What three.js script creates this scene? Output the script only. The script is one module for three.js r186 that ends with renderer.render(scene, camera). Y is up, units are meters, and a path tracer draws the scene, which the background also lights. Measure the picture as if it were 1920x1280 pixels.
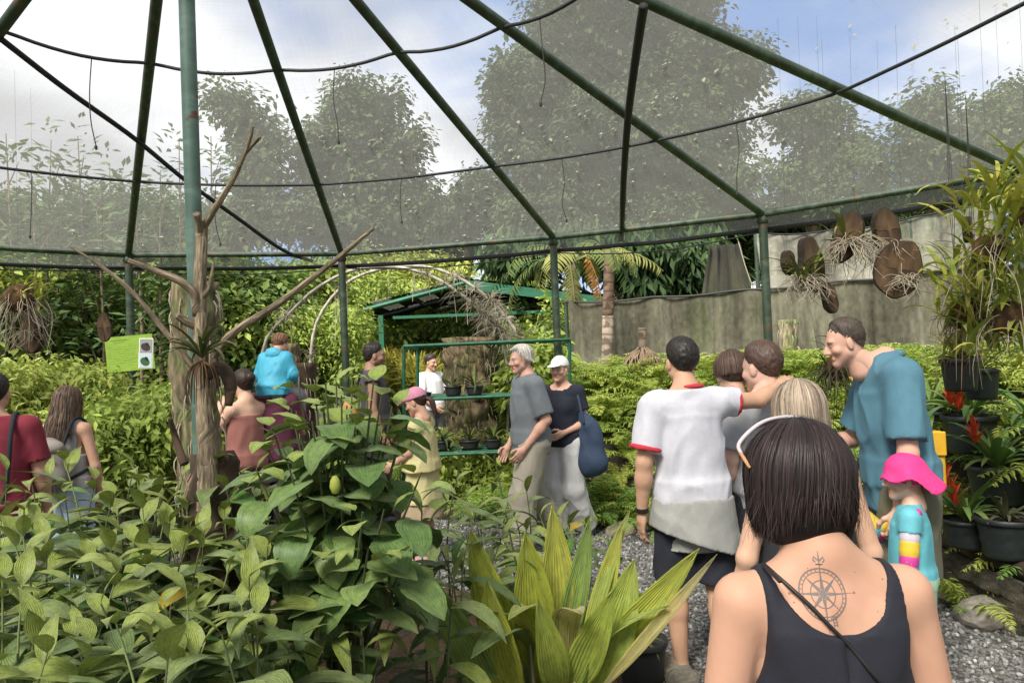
import * as THREE from 'three';
import { mergeGeometries } from 'three/addons/utils/BufferGeometryUtils.js';
import { RoundedBoxGeometry } from 'three/addons/geometries/RoundedBoxGeometry.js';

// ---------------------------------------------------------------- camera, sky, sun, exposure
const scene = new THREE.Scene();
const FPX = 1397;                                   // focal length in pixels of a 1920 x 1280 picture
const camera = new THREE.PerspectiveCamera(2 * Math.atan(640 / FPX) * 180 / Math.PI, 1.5, 0.05, 900);
camera.position.set(0, 1.7, 0);
camera.rotation.order = 'YXZ';
camera.rotation.set(Math.atan(28 / FPX), 0, -2.3 * Math.PI / 180);
camera.updateMatrixWorld(true);
const renderer = new THREE.WebGLRenderer({ antialias: true });
renderer.toneMapping = THREE.LinearToneMapping;
renderer.toneMappingExposure = 2.3;
renderer.shadowMap.enabled = true;

const sun = new THREE.DirectionalLight(new THREE.Color(1, 0.95, 0.86), 4.2);
sun.position.set(-12, 30, 15);
sun.target.position.set(0, 0, -8);
sun.castShadow = true;
sun.shadow.radius = 42;
sun.shadow.mapSize.set(2048, 2048);
Object.assign(sun.shadow.camera, { left: -30, right: 30, top: 30, bottom: -30, near: 1, far: 90 });
scene.add(sun, sun.target);

// ---------------------------------------------------------------- numbers and noise
function rng(seed) { let a = seed >>> 0; return () => { a = (a + 0x6D2B79F5) >>> 0; let t = a; t = Math.imul(t ^ (t >>> 15), t | 1); t ^= t + Math.imul(t ^ (t >>> 7), t | 61); return ((t ^ (t >>> 14)) >>> 0) / 4294967296; }; }
const V = (x, y, z) => new THREE.Vector3(x, y, z);
const lerp = (a, b, t) => a + (b - a) * t, clamp = (x, a = 0, b = 1) => Math.min(b, Math.max(a, x));
const smooth = (a, b, x) => { const t = clamp((x - a) / (b - a)); return t * t * (3 - 2 * t); };
const hash = (x, y, z) => { let h = Math.imul(x, 374761393) ^ Math.imul(y, 668265263) ^ Math.imul(z, 2147483647 ^ 0x5bd1e995); h = Math.imul(h ^ (h >>> 13), 1274126177); return ((h ^ (h >>> 16)) >>> 0) / 4294967296; };
function vn(x, y, z = 0, p = 0) {                   // value noise 0..1, periodic in x and y with p
  const xi = Math.floor(x), yi = Math.floor(y), zi = Math.floor(z), w = (t) => t * t * (3 - 2 * t);
  const fx = w(x - xi), fy = w(y - yi), fz = w(z - zi), m = p ? (a) => ((a % p) + p) % p : (a) => a;
  const x0 = m(xi), x1 = m(xi + 1), y0 = m(yi), y1 = m(yi + 1);
  return lerp(lerp(lerp(hash(x0, y0, zi), hash(x1, y0, zi), fx), lerp(hash(x0, y1, zi), hash(x1, y1, zi), fx), fy),
    lerp(lerp(hash(x0, y0, zi + 1), hash(x1, y0, zi + 1), fx), lerp(hash(x0, y1, zi + 1), hash(x1, y1, zi + 1), fx), fy), fz);
}
function fbm(x, y, z = 0, oct = 4, p = 0) { let s = 0, a = 0.5, n = 0; for (let i = 0; i < oct; i++) { s += a * vn(x, y, z + i * 17, p); n += a; a *= 0.5; x *= 2; y *= 2; z *= 2; p *= 2; } return s / n; }

// ---------------------------------------------------------------- sky: broken cloud with blue between
{
  const W = 1536, H = 768, d = new Float32Array(W * H * 4);
  for (let j = 0; j < H; j++) for (let i = 0; i < W; i++) {
    const lat = ((j + 0.5) / H - 0.5) * Math.PI, lon = ((i + 0.5) / W - 0.5) * 2 * Math.PI;
    const y = Math.sin(lat), c = Math.cos(lat), x = c * Math.cos(lon), z = c * Math.sin(lon);
    const o = (j * W + i) * 4;
    let r, g, b;
    const up = Math.max(y, 0), k = 1 / (up + 0.22), u = x * k * 1.5 + 3.4, v = z * k * 1.5 + 1.9;
    const n = fbm(u, v, 4.2, 6), big = fbm(u * 0.55 + 9, v * 0.55, 1.3, 3), m = smooth(0.36, 0.5, n * 0.6 + big * 0.4);
    const body = fbm(u * 1.7 + 4, v * 1.7, 8.1, 5), lit = 0.54 + 0.42 * smooth(0.3, 0.7, body);
    const bl = 0.9 - 0.35 * up;
    r = lerp(0.24 * bl, lit * 0.97, m); g = lerp(0.43 * bl, lit * 0.985, m); b = lerp(0.86 * bl, lit * 1.03, m);
    const hz = smooth(0.16, 0, y); r = lerp(r, 0.8, hz); g = lerp(g, 0.83, hz); b = lerp(b, 0.88, hz);
    d[o] = r * 0.64; d[o + 1] = g * 0.64; d[o + 2] = b * 0.64; d[o + 3] = 1;
  }
  const t = new THREE.DataTexture(d, W, H, THREE.RGBAFormat, THREE.FloatType);
  t.mapping = THREE.EquirectangularReflectionMapping; t.magFilter = THREE.LinearFilter; t.needsUpdate = true;
  scene.background = t; scene.environment = t;
}
// ---------------------------------------------------------------- helpers: names, things, places
const taken = new Map();
function numbered(name) { const n = taken.get(name) ?? 0; taken.set(name, n + 1); return n ? name + '_' + String(n).padStart(3, '0') : name; }
function tag(o, label, category, group, kind) { o.userData.label = label; if (category) o.userData.category = category; if (group) o.userData.group = group; if (kind) o.userData.kind = kind; return o; }
function thing(name, label, category, pos = [0, 0, 0], turn = 0, group) {
  const o = new THREE.Group(); o.name = numbered(name); scene.add(o); o.position.set(...(pos.isVector3 ? pos.toArray() : pos)); o.rotation.y = turn;
  return tag(o, label, category, group, 'thing');
}
function obj(name, geo, mat, parent = scene) {
  const g = Array.isArray(geo) ? merge(geo) : geo, m = new THREE.Mesh(g, mat);
  m.name = parent === scene ? numbered(name) : name; m.castShadow = m.receiveShadow = true; parent.add(m); return m;
}
function struct(name, geo, mat, label) { const m = obj(name, geo, mat); m.userData.kind = 'structure'; if (label) m.userData.label = label; return m; }
function copyOf(root, pos, turn, label, scale) {
  const r = root.clone(); r.name = numbered(root.name.replace(/_\d{3}$/, '')); scene.add(r); r.userData = { ...root.userData }; r.position.set(...(pos.isVector3 ? pos.toArray() : pos));
  if (turn !== undefined) r.rotation.y = turn; if (label) r.userData.label = label; if (scale) r.scale.setScalar(scale); return r;
}
function merge(list) {                              // geometries with differing attributes become alike, then one
  const has = (k) => list.some((g) => g.attributes[k]);
  const want = ['uv', 'color'].filter(has);
  return mergeGeometries(list.map((g) => {
    g = g.index ? g.toNonIndexed() : g.clone();
    for (const k of Object.keys(g.attributes)) if (!['position', 'normal', ...want].includes(k)) g.deleteAttribute(k);
    if (!g.attributes.normal) g.computeVertexNormals();
    for (const k of want) if (!g.attributes[k]) g.setAttribute(k, new THREE.BufferAttribute(new Float32Array(g.attributes.position.count * (k === 'uv' ? 2 : 3)).fill(k === 'uv' ? 0 : 1), k === 'uv' ? 2 : 3));
    g.morphAttributes = {}; return g;
  }));
}
// a pixel of the photograph and a depth in metres -> a place
function at(px, py, depth) { return V((px - 960) / FPX * depth, -(py - 640) / FPX * depth, -depth).applyMatrix4(camera.matrixWorld); }
// a column of the photograph, a depth and a height above the ground -> a place
function col(px, depth, y) { const a = at(px, 0, depth), b = at(px, 1000, depth), t = (y - a.y) / (b.y - a.y); return a.lerp(b, t); }
function onY(px, py, y) { const o = camera.position, d = at(px, py, 1).sub(o); return o.clone().addScaledVector(d, (y - o.y) / d.y); }

// ---------------------------------------------------------------- helpers: geometry
const M4 = (p = V(0, 0, 0), e = [0, 0, 0], s = 1) => new THREE.Matrix4().compose(p, new THREE.Quaternion().setFromEuler(new THREE.Euler(...e, 'YXZ')), typeof s === 'number' ? V(s, s, s) : s);
function box(w, h, d, p = V(0, 0, 0), e = [0, 0, 0], r = 0) { const g = r ? new RoundedBoxGeometry(w, h, d, 2, r) : new THREE.BoxGeometry(w, h, d); return g.applyMatrix4(M4(p, e)); }
function tube(pts, rad, seg = 0, rs = 6, cap = true, rough = 0, closed = false) {  // swept, tapered; rad is a number, a list or a function of t
  const P = pts.map((p) => (p.isVector3 ? p : V(...p)));
  const crv = P.length === 2 ? new THREE.LineCurve3(...P) : new THREE.CatmullRomCurve3(P, closed, 'centripetal');
  seg = seg || Math.max(1, (P.length - 1) * 3);
  const R = typeof rad === 'function' ? rad : Array.isArray(rad) ? (t) => { const x = t * (rad.length - 1), i = Math.min(rad.length - 2, Math.floor(x)); return lerp(rad[i], rad[i + 1], x - i); } : () => rad;
  const fr = crv.computeFrenetFrames(seg, closed), len = crv.getLength(), pos = [], uv = [], ix = [];
  for (let i = 0; i <= seg; i++) {
    const t = i / seg, c = crv.getPointAt(t), r = R(t);
    for (let j = 0; j <= rs; j++) {
      const a = j / rs * Math.PI * 2, q = r * (1 + (rough ? rough * (vn(c.x * 14 + Math.cos(a) * 2 + 50, c.y * 14 + Math.sin(a) * 2 + 50, c.z * 14 + 50) - 0.5) * 2 : 0));
      const N = fr.normals[i], B = fr.binormals[i];
      pos.push(c.x + q * (N.x * Math.cos(a) + B.x * Math.sin(a)), c.y + q * (N.y * Math.cos(a) + B.y * Math.sin(a)), c.z + q * (N.z * Math.cos(a) + B.z * Math.sin(a)));
      uv.push(j / rs * Math.max(0.05, Math.round(r * 63) / 10), t * len);
    }
  }
  for (let i = 0; i < seg; i++) for (let j = 0; j < rs; j++) { const a = i * (rs + 1) + j, b = a + rs + 1; ix.push(a, b, a + 1, b, b + 1, a + 1); }
  if (cap && !closed) for (const e of [0, seg]) { const c = crv.getPointAt(e / seg), k = pos.length / 3; pos.push(c.x, c.y, c.z); uv.push(0, 0); for (let j = 0; j < rs; j++) { const a = e * (rs + 1) + j; e ? ix.push(k, a + 1, a) : ix.push(k, a, a + 1); } }
  const g = new THREE.BufferGeometry();
  g.setAttribute('position', new THREE.Float32BufferAttribute(pos, 3)); g.setAttribute('uv', new THREE.Float32BufferAttribute(uv, 2)); g.setIndex(ix); g.computeVertexNormals();
  // close the seam of the normals
  const nn = g.attributes.normal; for (let i = 0; i <= seg; i++) { const a = i * (rs + 1), b = a + rs, s = V(nn.getX(a) + nn.getX(b), nn.getY(a) + nn.getY(b), nn.getZ(a) + nn.getZ(b)).normalize(); nn.setXYZ(a, s.x, s.y, s.z); nn.setXYZ(b, s.x, s.y, s.z); }
  return g;
}
function grid(nu, nv, f, uvf) {                     // a sheet: f(u, v) -> [x, y, z]
  const pos = [], uv = [], ix = [];
  for (let j = 0; j <= nv; j++) for (let i = 0; i <= nu; i++) { const p = f(i / nu, j / nv); pos.push(p[0], p[1], p[2]); const q = uvf ? uvf(i / nu, j / nv) : [i / nu, j / nv]; uv.push(q[0], q[1]); }
  for (let j = 0; j < nv; j++) for (let i = 0; i < nu; i++) { const a = j * (nu + 1) + i, b = a + nu + 1; ix.push(a, a + 1, b, a + 1, b + 1, b); }
  const g = new THREE.BufferGeometry(); g.setAttribute('position', new THREE.Float32BufferAttribute(pos, 3)); g.setAttribute('uv', new THREE.Float32BufferAttribute(uv, 2)); g.setIndex(ix); g.computeVertexNormals(); return g;
}
function tint(g, f) { const p = g.attributes.position, c = new Float32Array(p.count * 3); for (let i = 0; i < p.count; i++) { const q = typeof f === 'function' ? f(p.getX(i), p.getY(i), p.getZ(i)) : f; c.set(q, i * 3); } g.setAttribute('color', new THREE.BufferAttribute(c, 3)); return g; }
function lathe(prof, n = 20, p) { const g = new THREE.LatheGeometry(prof.map(([r, y]) => new THREE.Vector2(r, y)), n); return p ? g.translate(p.x, p.y, p.z) : g; }
function roughen(g, amp, freq, seed = 0) { // push vertices by position noise
  const p = g.attributes.position; g.computeVertexNormals(); const n = g.attributes.normal;
  for (let i = 0; i < p.count; i++) { const x = p.getX(i), y = p.getY(i), z = p.getZ(i), k = (fbm(x * freq + 31 + seed, y * freq + 57, z * freq + 11, 3) - 0.5) * 2 * amp; const l = Math.hypot(x, y, z) || 1; p.setXYZ(i, x + x / l * k, y + y / l * k, z + z / l * k); }
  g.computeVertexNormals(); return g;
}
// ---------------------------------------------------------------- helpers: textures and materials
function tex(size, f, srgb = true, rep = [1, 1]) { // f(u, v) -> grey or [r, g, b], 0..1
  const [w, h] = Array.isArray(size) ? size : [size, size], d = new Uint8Array(w * h * 4);
  for (let j = 0; j < h; j++) for (let i = 0; i < w; i++) { const q = f(i / w, j / h), o = (j * w + i) * 4; if (typeof q === 'number') d[o] = d[o + 1] = d[o + 2] = clamp(q) * 255; else { d[o] = clamp(q[0]) * 255; d[o + 1] = clamp(q[1]) * 255; d[o + 2] = clamp(q[2]) * 255; } d[o + 3] = 255; }
  const t = new THREE.DataTexture(d, w, h); t.magFilter = THREE.LinearFilter; t.minFilter = THREE.LinearMipmapLinearFilter; t.wrapS = t.wrapT = THREE.RepeatWrapping; t.repeat.set(...rep);
  if (srgb) t.colorSpace = THREE.SRGBColorSpace; t.needsUpdate = true; return t;
}
const again = (t, x, y) => { const c = t.clone(); c.repeat.set(x, y); c.needsUpdate = true; return c; };
const rgb = (r, g, b) => new THREE.Color().setRGB(r, g, b);
const std = (c, rough = 0.8, more = {}) => new THREE.MeshStandardMaterial({ color: Array.isArray(c) ? rgb(...c) : c, roughness: rough, ...more });
const phy = (c, rough = 0.8, more = {}) => new THREE.MeshPhysicalMaterial({ color: Array.isArray(c) ? rgb(...c) : c, roughness: rough, ...more });
const T = {};
T.grain = tex(256, (u, v) => 0.62 + 0.38 * fbm(u * 24, v * 24, 2, 4, 24));                         // soft mottling, multiplies a colour
T.blotch = tex(512, (u, v) => { const a = fbm(u * 5, v * 5, 5, 5, 5), b = fbm(u * 40, v * 40, 7, 3, 40); return 0.45 + 0.75 * (a * 0.7 + b * 0.3) - 0.15; });
T.bump = tex(256, (u, v) => fbm(u * 40, v * 40, 3, 4, 40), false);
T.bark = tex([256, 512], (u, v) => { const f = fbm(u * 16, v * 5, 1, 4, 0), c = fbm(u * 30, v * 8, 9, 3); const k = 0.35 + 0.75 * f * (0.6 + 0.8 * c); return [k, k * 0.93, k * 0.84]; });
T.barkBump = tex([256, 512], (u, v) => fbm(u * 26, v * 7, 1, 4), false);
T.cloth = tex(256, (u, v) => 0.88 + 0.12 * (vn(u * 128, v * 128, 1, 128) * 0.35 + fbm(u * 10, v * 10, 3, 3, 10) * 0.65));
T.clothBump = tex(256, (u, v) => 0.5 + 0.5 * Math.sin(u * 2 * Math.PI * 64) * Math.sin(v * 2 * Math.PI * 64) * 0.6 + 0.2 * (vn(u * 64, v * 64, 2, 64) - 0.5), false);
// parallel-veined leaf: u across, v along
const leafTex = (nv, deep, spot) => tex([128, 256], (u, v) => {
  const x = Math.abs(u - 0.5) * 2, w = Math.pow(Math.sin(Math.PI * clamp(v * 0.97 + 0.015)), 0.6), s = x / Math.max(w, 0.2);
  const vein = Math.pow(0.5 + 0.5 * Math.cos(s * Math.PI * nv), 6) * (1 - 0.3 * s), mid = smooth(0.05, 0.0, x);
  const m = fbm(u * 9, v * 18, 2.5, 4), k = 0.72 + 0.3 * m - deep * vein + 0.16 * mid - spot * smooth(0.66, 0.74, fbm(u * 22, v * 44, 7.7, 3));
  return [k * (1 + 0.06 * (m - 0.5)), k, k * (0.95 + 0.1 * vein)];
});
T.leafA = leafTex(5, 0.085, 0.22); T.leafB = leafTex(3, 0.1, 0.1); T.leafBump = tex([128, 256], (u, v) => { const x = Math.abs(u - 0.5) * 2, w = Math.pow(Math.sin(Math.PI * clamp(v * 0.97 + 0.015)), 0.6); return 0.5 + 0.5 * Math.cos(x / Math.max(w, 0.2) * Math.PI * 10) * 0.7; }, false);
T.leafC = tex([128, 256], (u, v) => { // an older leaf: yellowed patches, brown margin and tip
  const x = Math.abs(u - 0.5) * 2, n = fbm(u * 8, v * 16, 3.3, 4), e = smooth(0.86, 1.0, x * 0.55 + 0.5 * n + 0.25 * smooth(0.75, 1, v)), y = smooth(0.5, 0.7, fbm(u * 5, v * 7, 9.1, 3)), k = 0.78 + 0.3 * n, vein = 0.06 * Math.pow(0.5 + 0.5 * Math.cos(x * 16), 4);
  return [lerp(lerp(0.52, 0.86, y) * k, 0.62, e) - vein, lerp(lerp(0.8, 0.9, y) * k, 0.42, e) - vein, lerp(0.45 * k, 0.4, e)];
});
function leafMat(c, o = {}) { return phy(c, o.rough ?? 0.75, { map: o.map === undefined ? T.leafA : o.map, transmission: o.through ?? 0.28, thickness: 0, clearcoat: o.coat ?? 0.22, clearcoatRoughness: 0.38, side: THREE.DoubleSide, bumpMap: o.bump ?? null, bumpScale: o.bumpScale ?? 0.0015, specularIntensity: 0.5 }); }
// weathered green paint: chalky patches, chips down to rust
const paintTex = (g, chalk) => tex([256, 512], (u, v) => { const a = fbm(u * 6, v * 16, 3, 4), b = fbm(u * 20, v * 40, 8, 4), rust = smooth(0.63, 0.72, b * 0.6 + fbm(u * 4, v * 9, 5, 3) * 0.4), c = smooth(0.5, 0.75, a) * chalk, k = 0.8 + 0.4 * a; return [lerp(lerp(g[0], g[0] + 0.12, c) * k, 0.34, rust), lerp(lerp(g[1], g[1] + 0.1, c) * k, 0.22, rust), lerp(lerp(g[2], g[2] + 0.1, c) * k, 0.14, rust)]; });
T.paint = paintTex([0.17, 0.235, 0.175], 0.55); T.polePaint = paintTex([0.29, 0.39, 0.33], 0.4);
const MAT = {
  pipe: std([1, 1, 1], 0.6, { map: T.paint, bumpMap: T.bump, bumpScale: 0.0008 }),
  pole: std([1.7, 1.75, 2.0].map((v) => v / 2), 0.55, { map: T.polePaint, bumpMap: T.bump, bumpScale: 0.0006 }),
  darkpipe: std([0.018, 0.02, 0.022], 0.6), rope: std([0.015, 0.015, 0.018], 0.85), wire: std([0.03, 0.028, 0.025], 0.7),
  rackGreen: std([0.02, 0.16, 0.08], 0.5, { map: T.grain }), bark: std([0.3, 0.26, 0.21], 0.95, { map: T.bark, bumpMap: T.barkBump, bumpScale: 0.012 }),
  deadwood: std([0.37, 0.335, 0.28], 0.92, { map: again(T.bark, 5, 3), bumpMap: again(T.barkBump, 5, 3), bumpScale: 0.008 }), darkwood: std([0.085, 0.06, 0.042], 0.95, { map: T.bark, bumpMap: T.barkBump, bumpScale: 0.01 }),
  black: std([0.02, 0.022, 0.024], 0.55), pot: std([0.022, 0.03, 0.03], 0.5, { map: T.grain }), soil: std([0.085, 0.06, 0.04], 1, { map: T.blotch, bumpMap: T.bump, bumpScale: 0.02 }),
  moss: std([0.075, 0.085, 0.03], 1, { map: T.blotch }), root: std([0.36, 0.31, 0.23], 0.85), fiber: std([0.16, 0.1, 0.055], 1, { map: T.bark, bumpMap: T.barkBump, bumpScale: 0.015 }),
};
// ---------------------------------------------------------------- ground: lawn, soil bed, gravel ring path
const CEN = V(-1.47, 0, -3.48);                     // the centre pole of the round shade house
const flat = (r0, r1, n, y, amp, seed) => grid(n, Math.max(1, Math.round((r1 - r0) * 2)), (u, v) => {
  const a = u * Math.PI * 2, e = (v === 0 || v === 1) ? (fbm(Math.cos(a) * 3 + seed, Math.sin(a) * 3 + 9, seed, 3) - 0.5) * amp : 0, r = lerp(r0, r1, v) + e;
  return [CEN.x + Math.cos(a) * r, y, CEN.z - Math.sin(a) * r];
}, (u, v) => { const a = u * Math.PI * 2, r = lerp(r0, r1, v); return [Math.cos(a) * r, Math.sin(a) * r]; });
T.soil = tex(512, (u, v) => { const a = fbm(u * 8, v * 8, 3, 5, 8), b = vn(u * 90, v * 90, 6, 90); const k = 0.5 + 0.6 * a * (0.7 + 0.5 * b); return [k, k * 0.92, k * 0.8]; });
T.lawn = tex(512, (u, v) => { const a = fbm(u * 6, v * 6, 3, 5, 6), b = vn(u * 120, v * 120, 6, 120); const k = 0.45 + 0.6 * a + 0.25 * (b - 0.5); return [k * (0.9 + 0.25 * a), k, k * 0.75]; });
const rough = (p, amp, f) => (fbm(p[0] * f + 20, p[2] * f + 20, 3, 3) - 0.5) * amp;
struct('ground', grid(120, 120, (u, v) => {
  const x = Math.sign(u - 0.5) * Math.pow(Math.abs(u - 0.5) * 2, 2.2) * 300, z = -8 + Math.sign(0.5 - v) * Math.pow(Math.abs(v - 0.5) * 2, 2.2) * 300, r = Math.hypot(x - CEN.x, z - CEN.z);
  return [x, -0.03 + smooth(6, 20, r) * ((fbm(x * 0.1 + 40, z * 0.1 + 40, 1, 3) - 0.5) * 0.5), z];
}, (u, v) => [Math.sign(u - 0.5) * Math.pow(Math.abs(u - 0.5) * 2, 2.2) * 120, Math.sign(v - 0.5) * Math.pow(Math.abs(v - 0.5) * 2, 2.2) * 120]), std([0.11, 0.16, 0.045], 1, { map: T.lawn }), 'grassy ground around the shade house');
struct('planting_bed', flat(0.02, 2.2, 90, 0.03, 0.2, 4), std([0.1, 0.07, 0.045], 1, { map: T.soil, bumpMap: T.bump, bumpScale: 0.02 }), 'dark soil of the round planting bed');
struct('border_bed', flat(4.25, 8.5, 110, 0.0, 0.5, 14), std([0.09, 0.075, 0.04], 1, { map: T.soil, bumpMap: T.bump, bumpScale: 0.02 }), 'soil of the outer planting border');
T.gravel = tex(512, (u, v) => { // worley cells: dark grey chips
  const s = 46, x = u * s, y = v * s, xi = Math.floor(x), yi = Math.floor(y); let d1 = 9, d2 = 9, id = 0;
  for (let a = -1; a <= 1; a++) for (let b = -1; b <= 1; b++) { const gx = (xi + a + s) % s, gy = (yi + b + s) % s, px = xi + a + hash(gx, gy, 3), py = yi + b + hash(gx, gy, 5), q = Math.hypot(px - x, py - y); if (q < d1) { d2 = d1; d1 = q; id = hash(gx, gy, 8); } else if (q < d2) d2 = q; }
  const k = (0.4 + 0.5 * id) * (0.85 + 0.3 * vn(u * 120, v * 120, 2, 120)); return [k, k * 0.985, k * 0.95];
});
struct('gravel_path', flat(2.1, 4.45, 110, 0.012, 0.12, 24), std([0.28, 0.28, 0.27], 0.95, { map: T.gravel, bumpMap: T.bump, bumpScale: 0.02 }), 'grey gravel path curving round the bed');

// ---------------------------------------------------------------- the round shade house: pole, posts, rafters, eave pipe, net
const EAVE = 3.0, APEX = V(CEN.x, 4.5, CEN.z);
const verts = [[240, 478], [640, 476], [1037, 445], [1430, 402], [1912, 322]].map(([x, y]) => onY(x, y, EAVE));
{
  const ang = (p) => Math.atan2(p.x - CEN.x, -(p.z - CEN.z));
  const a0 = ang(verts[0]) - 0.428; verts.unshift(V(CEN.x + Math.sin(a0) * 5.55, EAVE, CEN.z - Math.cos(a0) * 5.55));
  const aE = ang(verts[5]), gap = Math.PI * 2 - (aE - a0);
  for (let k = 1; k < 10; k++) { const a = aE + gap * k / 10; verts.push(V(CEN.x + Math.sin(a) * (k === 1 ? 6.3 : 5.6), EAVE, CEN.z - Math.cos(a) * (k === 1 ? 6.3 : 5.6))); }
}
const NV = verts.length, house = thing('shade_house', 'round shade house of green pipes roofed with grey see-through net', 'shade house', [0, 0, 0]);
T.net = tex(512, (u, v) => { // knitted threads, streaks along the runs, worn and thin places
  const s = fbm(u * 70, v * 3, 4, 3), s2 = fbm(u * 3, v * 50, 6, 3), a = fbm(u * 5, v * 5, 2, 4, 5), w = vn(u * 256, v * 256, 3, 256);
  return 0.78 + 0.26 * (s - 0.5) + 0.16 * (s2 - 0.5) + 0.3 * (a - 0.5) + 0.12 * (w - 0.5);
}, false);
const netMat = phy([0.4, 0.4, 0.37], 1, { transmission: 0.5, thickness: 0, transparent: true, opacity: 0.27, alphaMap: T.net, side: THREE.DoubleSide, specularIntensity: 0.1 });
const netPoint = (a, b, u, v, drop = 0) => { // u from post a to post b, v from the eave up to the apex; the net sags between the rafters
  const p = a.clone().lerp(b, u).lerp(APEX, v), s = Math.sin(Math.PI * u) * (1 - v); p.y -= s * 0.03 - 0.05 + drop; return p;
};
obj('centre_pole', tube([V(CEN.x, 0, CEN.z), APEX], 0.037, 4, 14), MAT.pole, house);
for (let i = 0; i < NV; i++) {
  const a = verts[i], b = verts[(i + 1) % NV], out = a.clone().sub(CEN).setY(0).normalize();
  obj('post', tube([V(a.x, 0, a.z), V(a.x, EAVE, a.z)], 0.042, 2, 10), MAT.pipe, house);
  obj('rafter', tube([a.clone().setY(EAVE + 0.005), APEX.clone().addScaledVector(V(0, 1, 0), -0.05)], 0.037, 3, 10), MAT.pipe, house);
  obj('eave_pipe', tube([a, b], 0.03, 2, 10), MAT.pipe, house);
  const clamp1 = obj('pipe_clamp', tube([V(a.x, EAVE - 0.09, a.z), V(a.x, EAVE - 0.03, a.z)], 0.05, 1, 12), MAT.pipe, house), side = b.clone().sub(a).normalize(); // clamp and bolts where the pipes meet
  for (const s of [-1, 1]) obj('bolt', lathe([[0, -0.02], [0.012, -0.02], [0.012, 0.006], [0.007, 0.012], [0, 0.012]], 6).rotateX(Math.PI / 2).translate(a.x + side.x * s * 0.05, EAVE - 0.06, a.z + side.z * s * 0.05), MAT.wire, clamp1);
  for (const lay of [0, 1]) obj('net_panel', grid(8, 14, (u, v) => { const p = netPoint(a, b, u, v, lay * 0.03); return [p.x, p.y, p.z]; }, (u, v) => [u * 2.4 * (1 - v) + i * 0.37 + lay * 0.5, v * 5.6]), netMat, house);
  // the net turns over the eave pipe and hangs down to a rope hem
  const oa = a.clone().addScaledVector(out, 0.12), ob = b.clone().addScaledVector(b.clone().sub(CEN).setY(0).normalize(), 0.12); oa.y -= 0.13; ob.y -= 0.13;
  for (const lay of [0, 1]) obj('net_valance', grid(8, 2, (u, v) => { const p = netPoint(a, b, u, 0), q = oa.clone().lerp(ob, u); q.y -= Math.sin(Math.PI * u) * 0.02; p.lerp(q, v); return [p.x, p.y - lay * 0.012, p.z]; }, (u, v) => [u * 2.4 + i, v * 0.2 + lay * 0.5]), netMat, house);
  const hem = []; for (let k = 0; k <= 6; k++) { const q = oa.clone().lerp(ob, k / 6); q.y -= Math.sin(Math.PI * k / 6) * 0.02 + 0.012 * (hash(i, k, 4) - 0.5); hem.push(q); }
  obj('net_hem', tube(hem, 0.024, 12, 7), MAT.rope, house);
}
// black straps sewn over the seams of the net, from the eave up
function onCone(px, py) { // where the sight line through a pixel meets the roof
  const o = camera.position, d = at(px, py, 1).sub(o).normalize(); let t = 2;
  for (let k = 0; k < 4000; k++, t += 0.005) { const p = o.clone().addScaledVector(d, t), r = Math.hypot(p.x - CEN.x, p.z - CEN.z); if (p.y >= 4.5 - r / 5.45 * 1.5 - 0.06) return p; }
  return o.clone().addScaledVector(d, 8);
}
obj('net_seam_strap', tube([[0, 72], [120, 165], [250, 258], [345, 336], [440, 405], [540, 474]].map(([x, y]) => onCone(x, y)).concat([at(585, 489, 9.0)]), 0.021, 24, 7), MAT.rope, house);
obj('net_seam_strap', tube([[1207, 12], [1192, 110], [1178, 220], [1170, 330], [1166, 430]].map(([x, y]) => onCone(x, y)).concat([at(1165, 449, 8.1)]), 0.03, 24, 7), MAT.rope, house);

// ---------------------------------------------------------------- black watering hoses slung under the rafters, with hanging drip lines
function hose(frac, label, drips, sag) {
  const h = thing('irrigation_hose', label, 'hose', [0, 0, 0], 0, 'watering hoses under the net roof'), pts = [];
  for (let i = 0; i < NV; i++) for (const u of [0, 0.25, 0.5, 0.75]) { const p = verts[i].clone().lerp(verts[(i + 1) % NV], u).lerp(APEX, frac); p.y -= 0.05 + sag * Math.sin(Math.PI * u); pts.push(p); }
  const run = obj('hose_run', tube(pts, 0.0125, NV * 10, 7, false, 0, true), MAT.darkpipe, h);
  const crv = new THREE.CatmullRomCurve3(pts, true, 'centripetal'), all = crv.getPoints(1200);
  for (const [px, py, len] of drips) { // the point of the hose nearest that pixel
    let best = 1e9, q = null; for (const p of all) { const s = p.clone().project(camera); if (s.z > 1 || p.z > -0.5) continue; const e = Math.hypot((s.x * 0.5 + 0.5) * 1920 - px, (0.5 - s.y * 0.5) * 1280 - py); if (e < best) { best = e; q = p; } }
    const dep = q.clone().applyMatrix4(camera.matrixWorldInverse).z * -1, L = len / FPX * dep, j = (k) => (hash(px, k, 7) - 0.5) * 0.05;
    const d = obj('drip_line', tube([q, q.clone().add(V(j(1), -L * 0.4, j(2))), q.clone().add(V(j(3), -L * 0.75, j(4))), q.clone().add(V(j(5), -L, j(6)))], 0.0038, 10, 5), MAT.wire, h);
    obj('dripper', merge([lathe([[0, -0.022], [0.008, -0.018], [0.009, 0.004], [0.004, 0.014], [0, 0.016]], 8, q.clone().add(V(j(5), -L - 0.01, j(6)))), box(0.022, 0.006, 0.008, q.clone().add(V(j(5), -L - 0.012, j(6))))]), MAT.wire, d);
  }
}
hose(0.318, 'lower black watering hose circling under the net roof', [[57, 338, 120], [405, 348, 108], [752, 326, 80], [1053, 285, 115], [1375, 215, 130]], 0.02);
hose(0.627, 'upper black watering hose circling under the net near the apex', [[178, 62, 165], [627, 126, 135], [1015, 44, 160], [1790, 95, 170]], 0.05);
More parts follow.
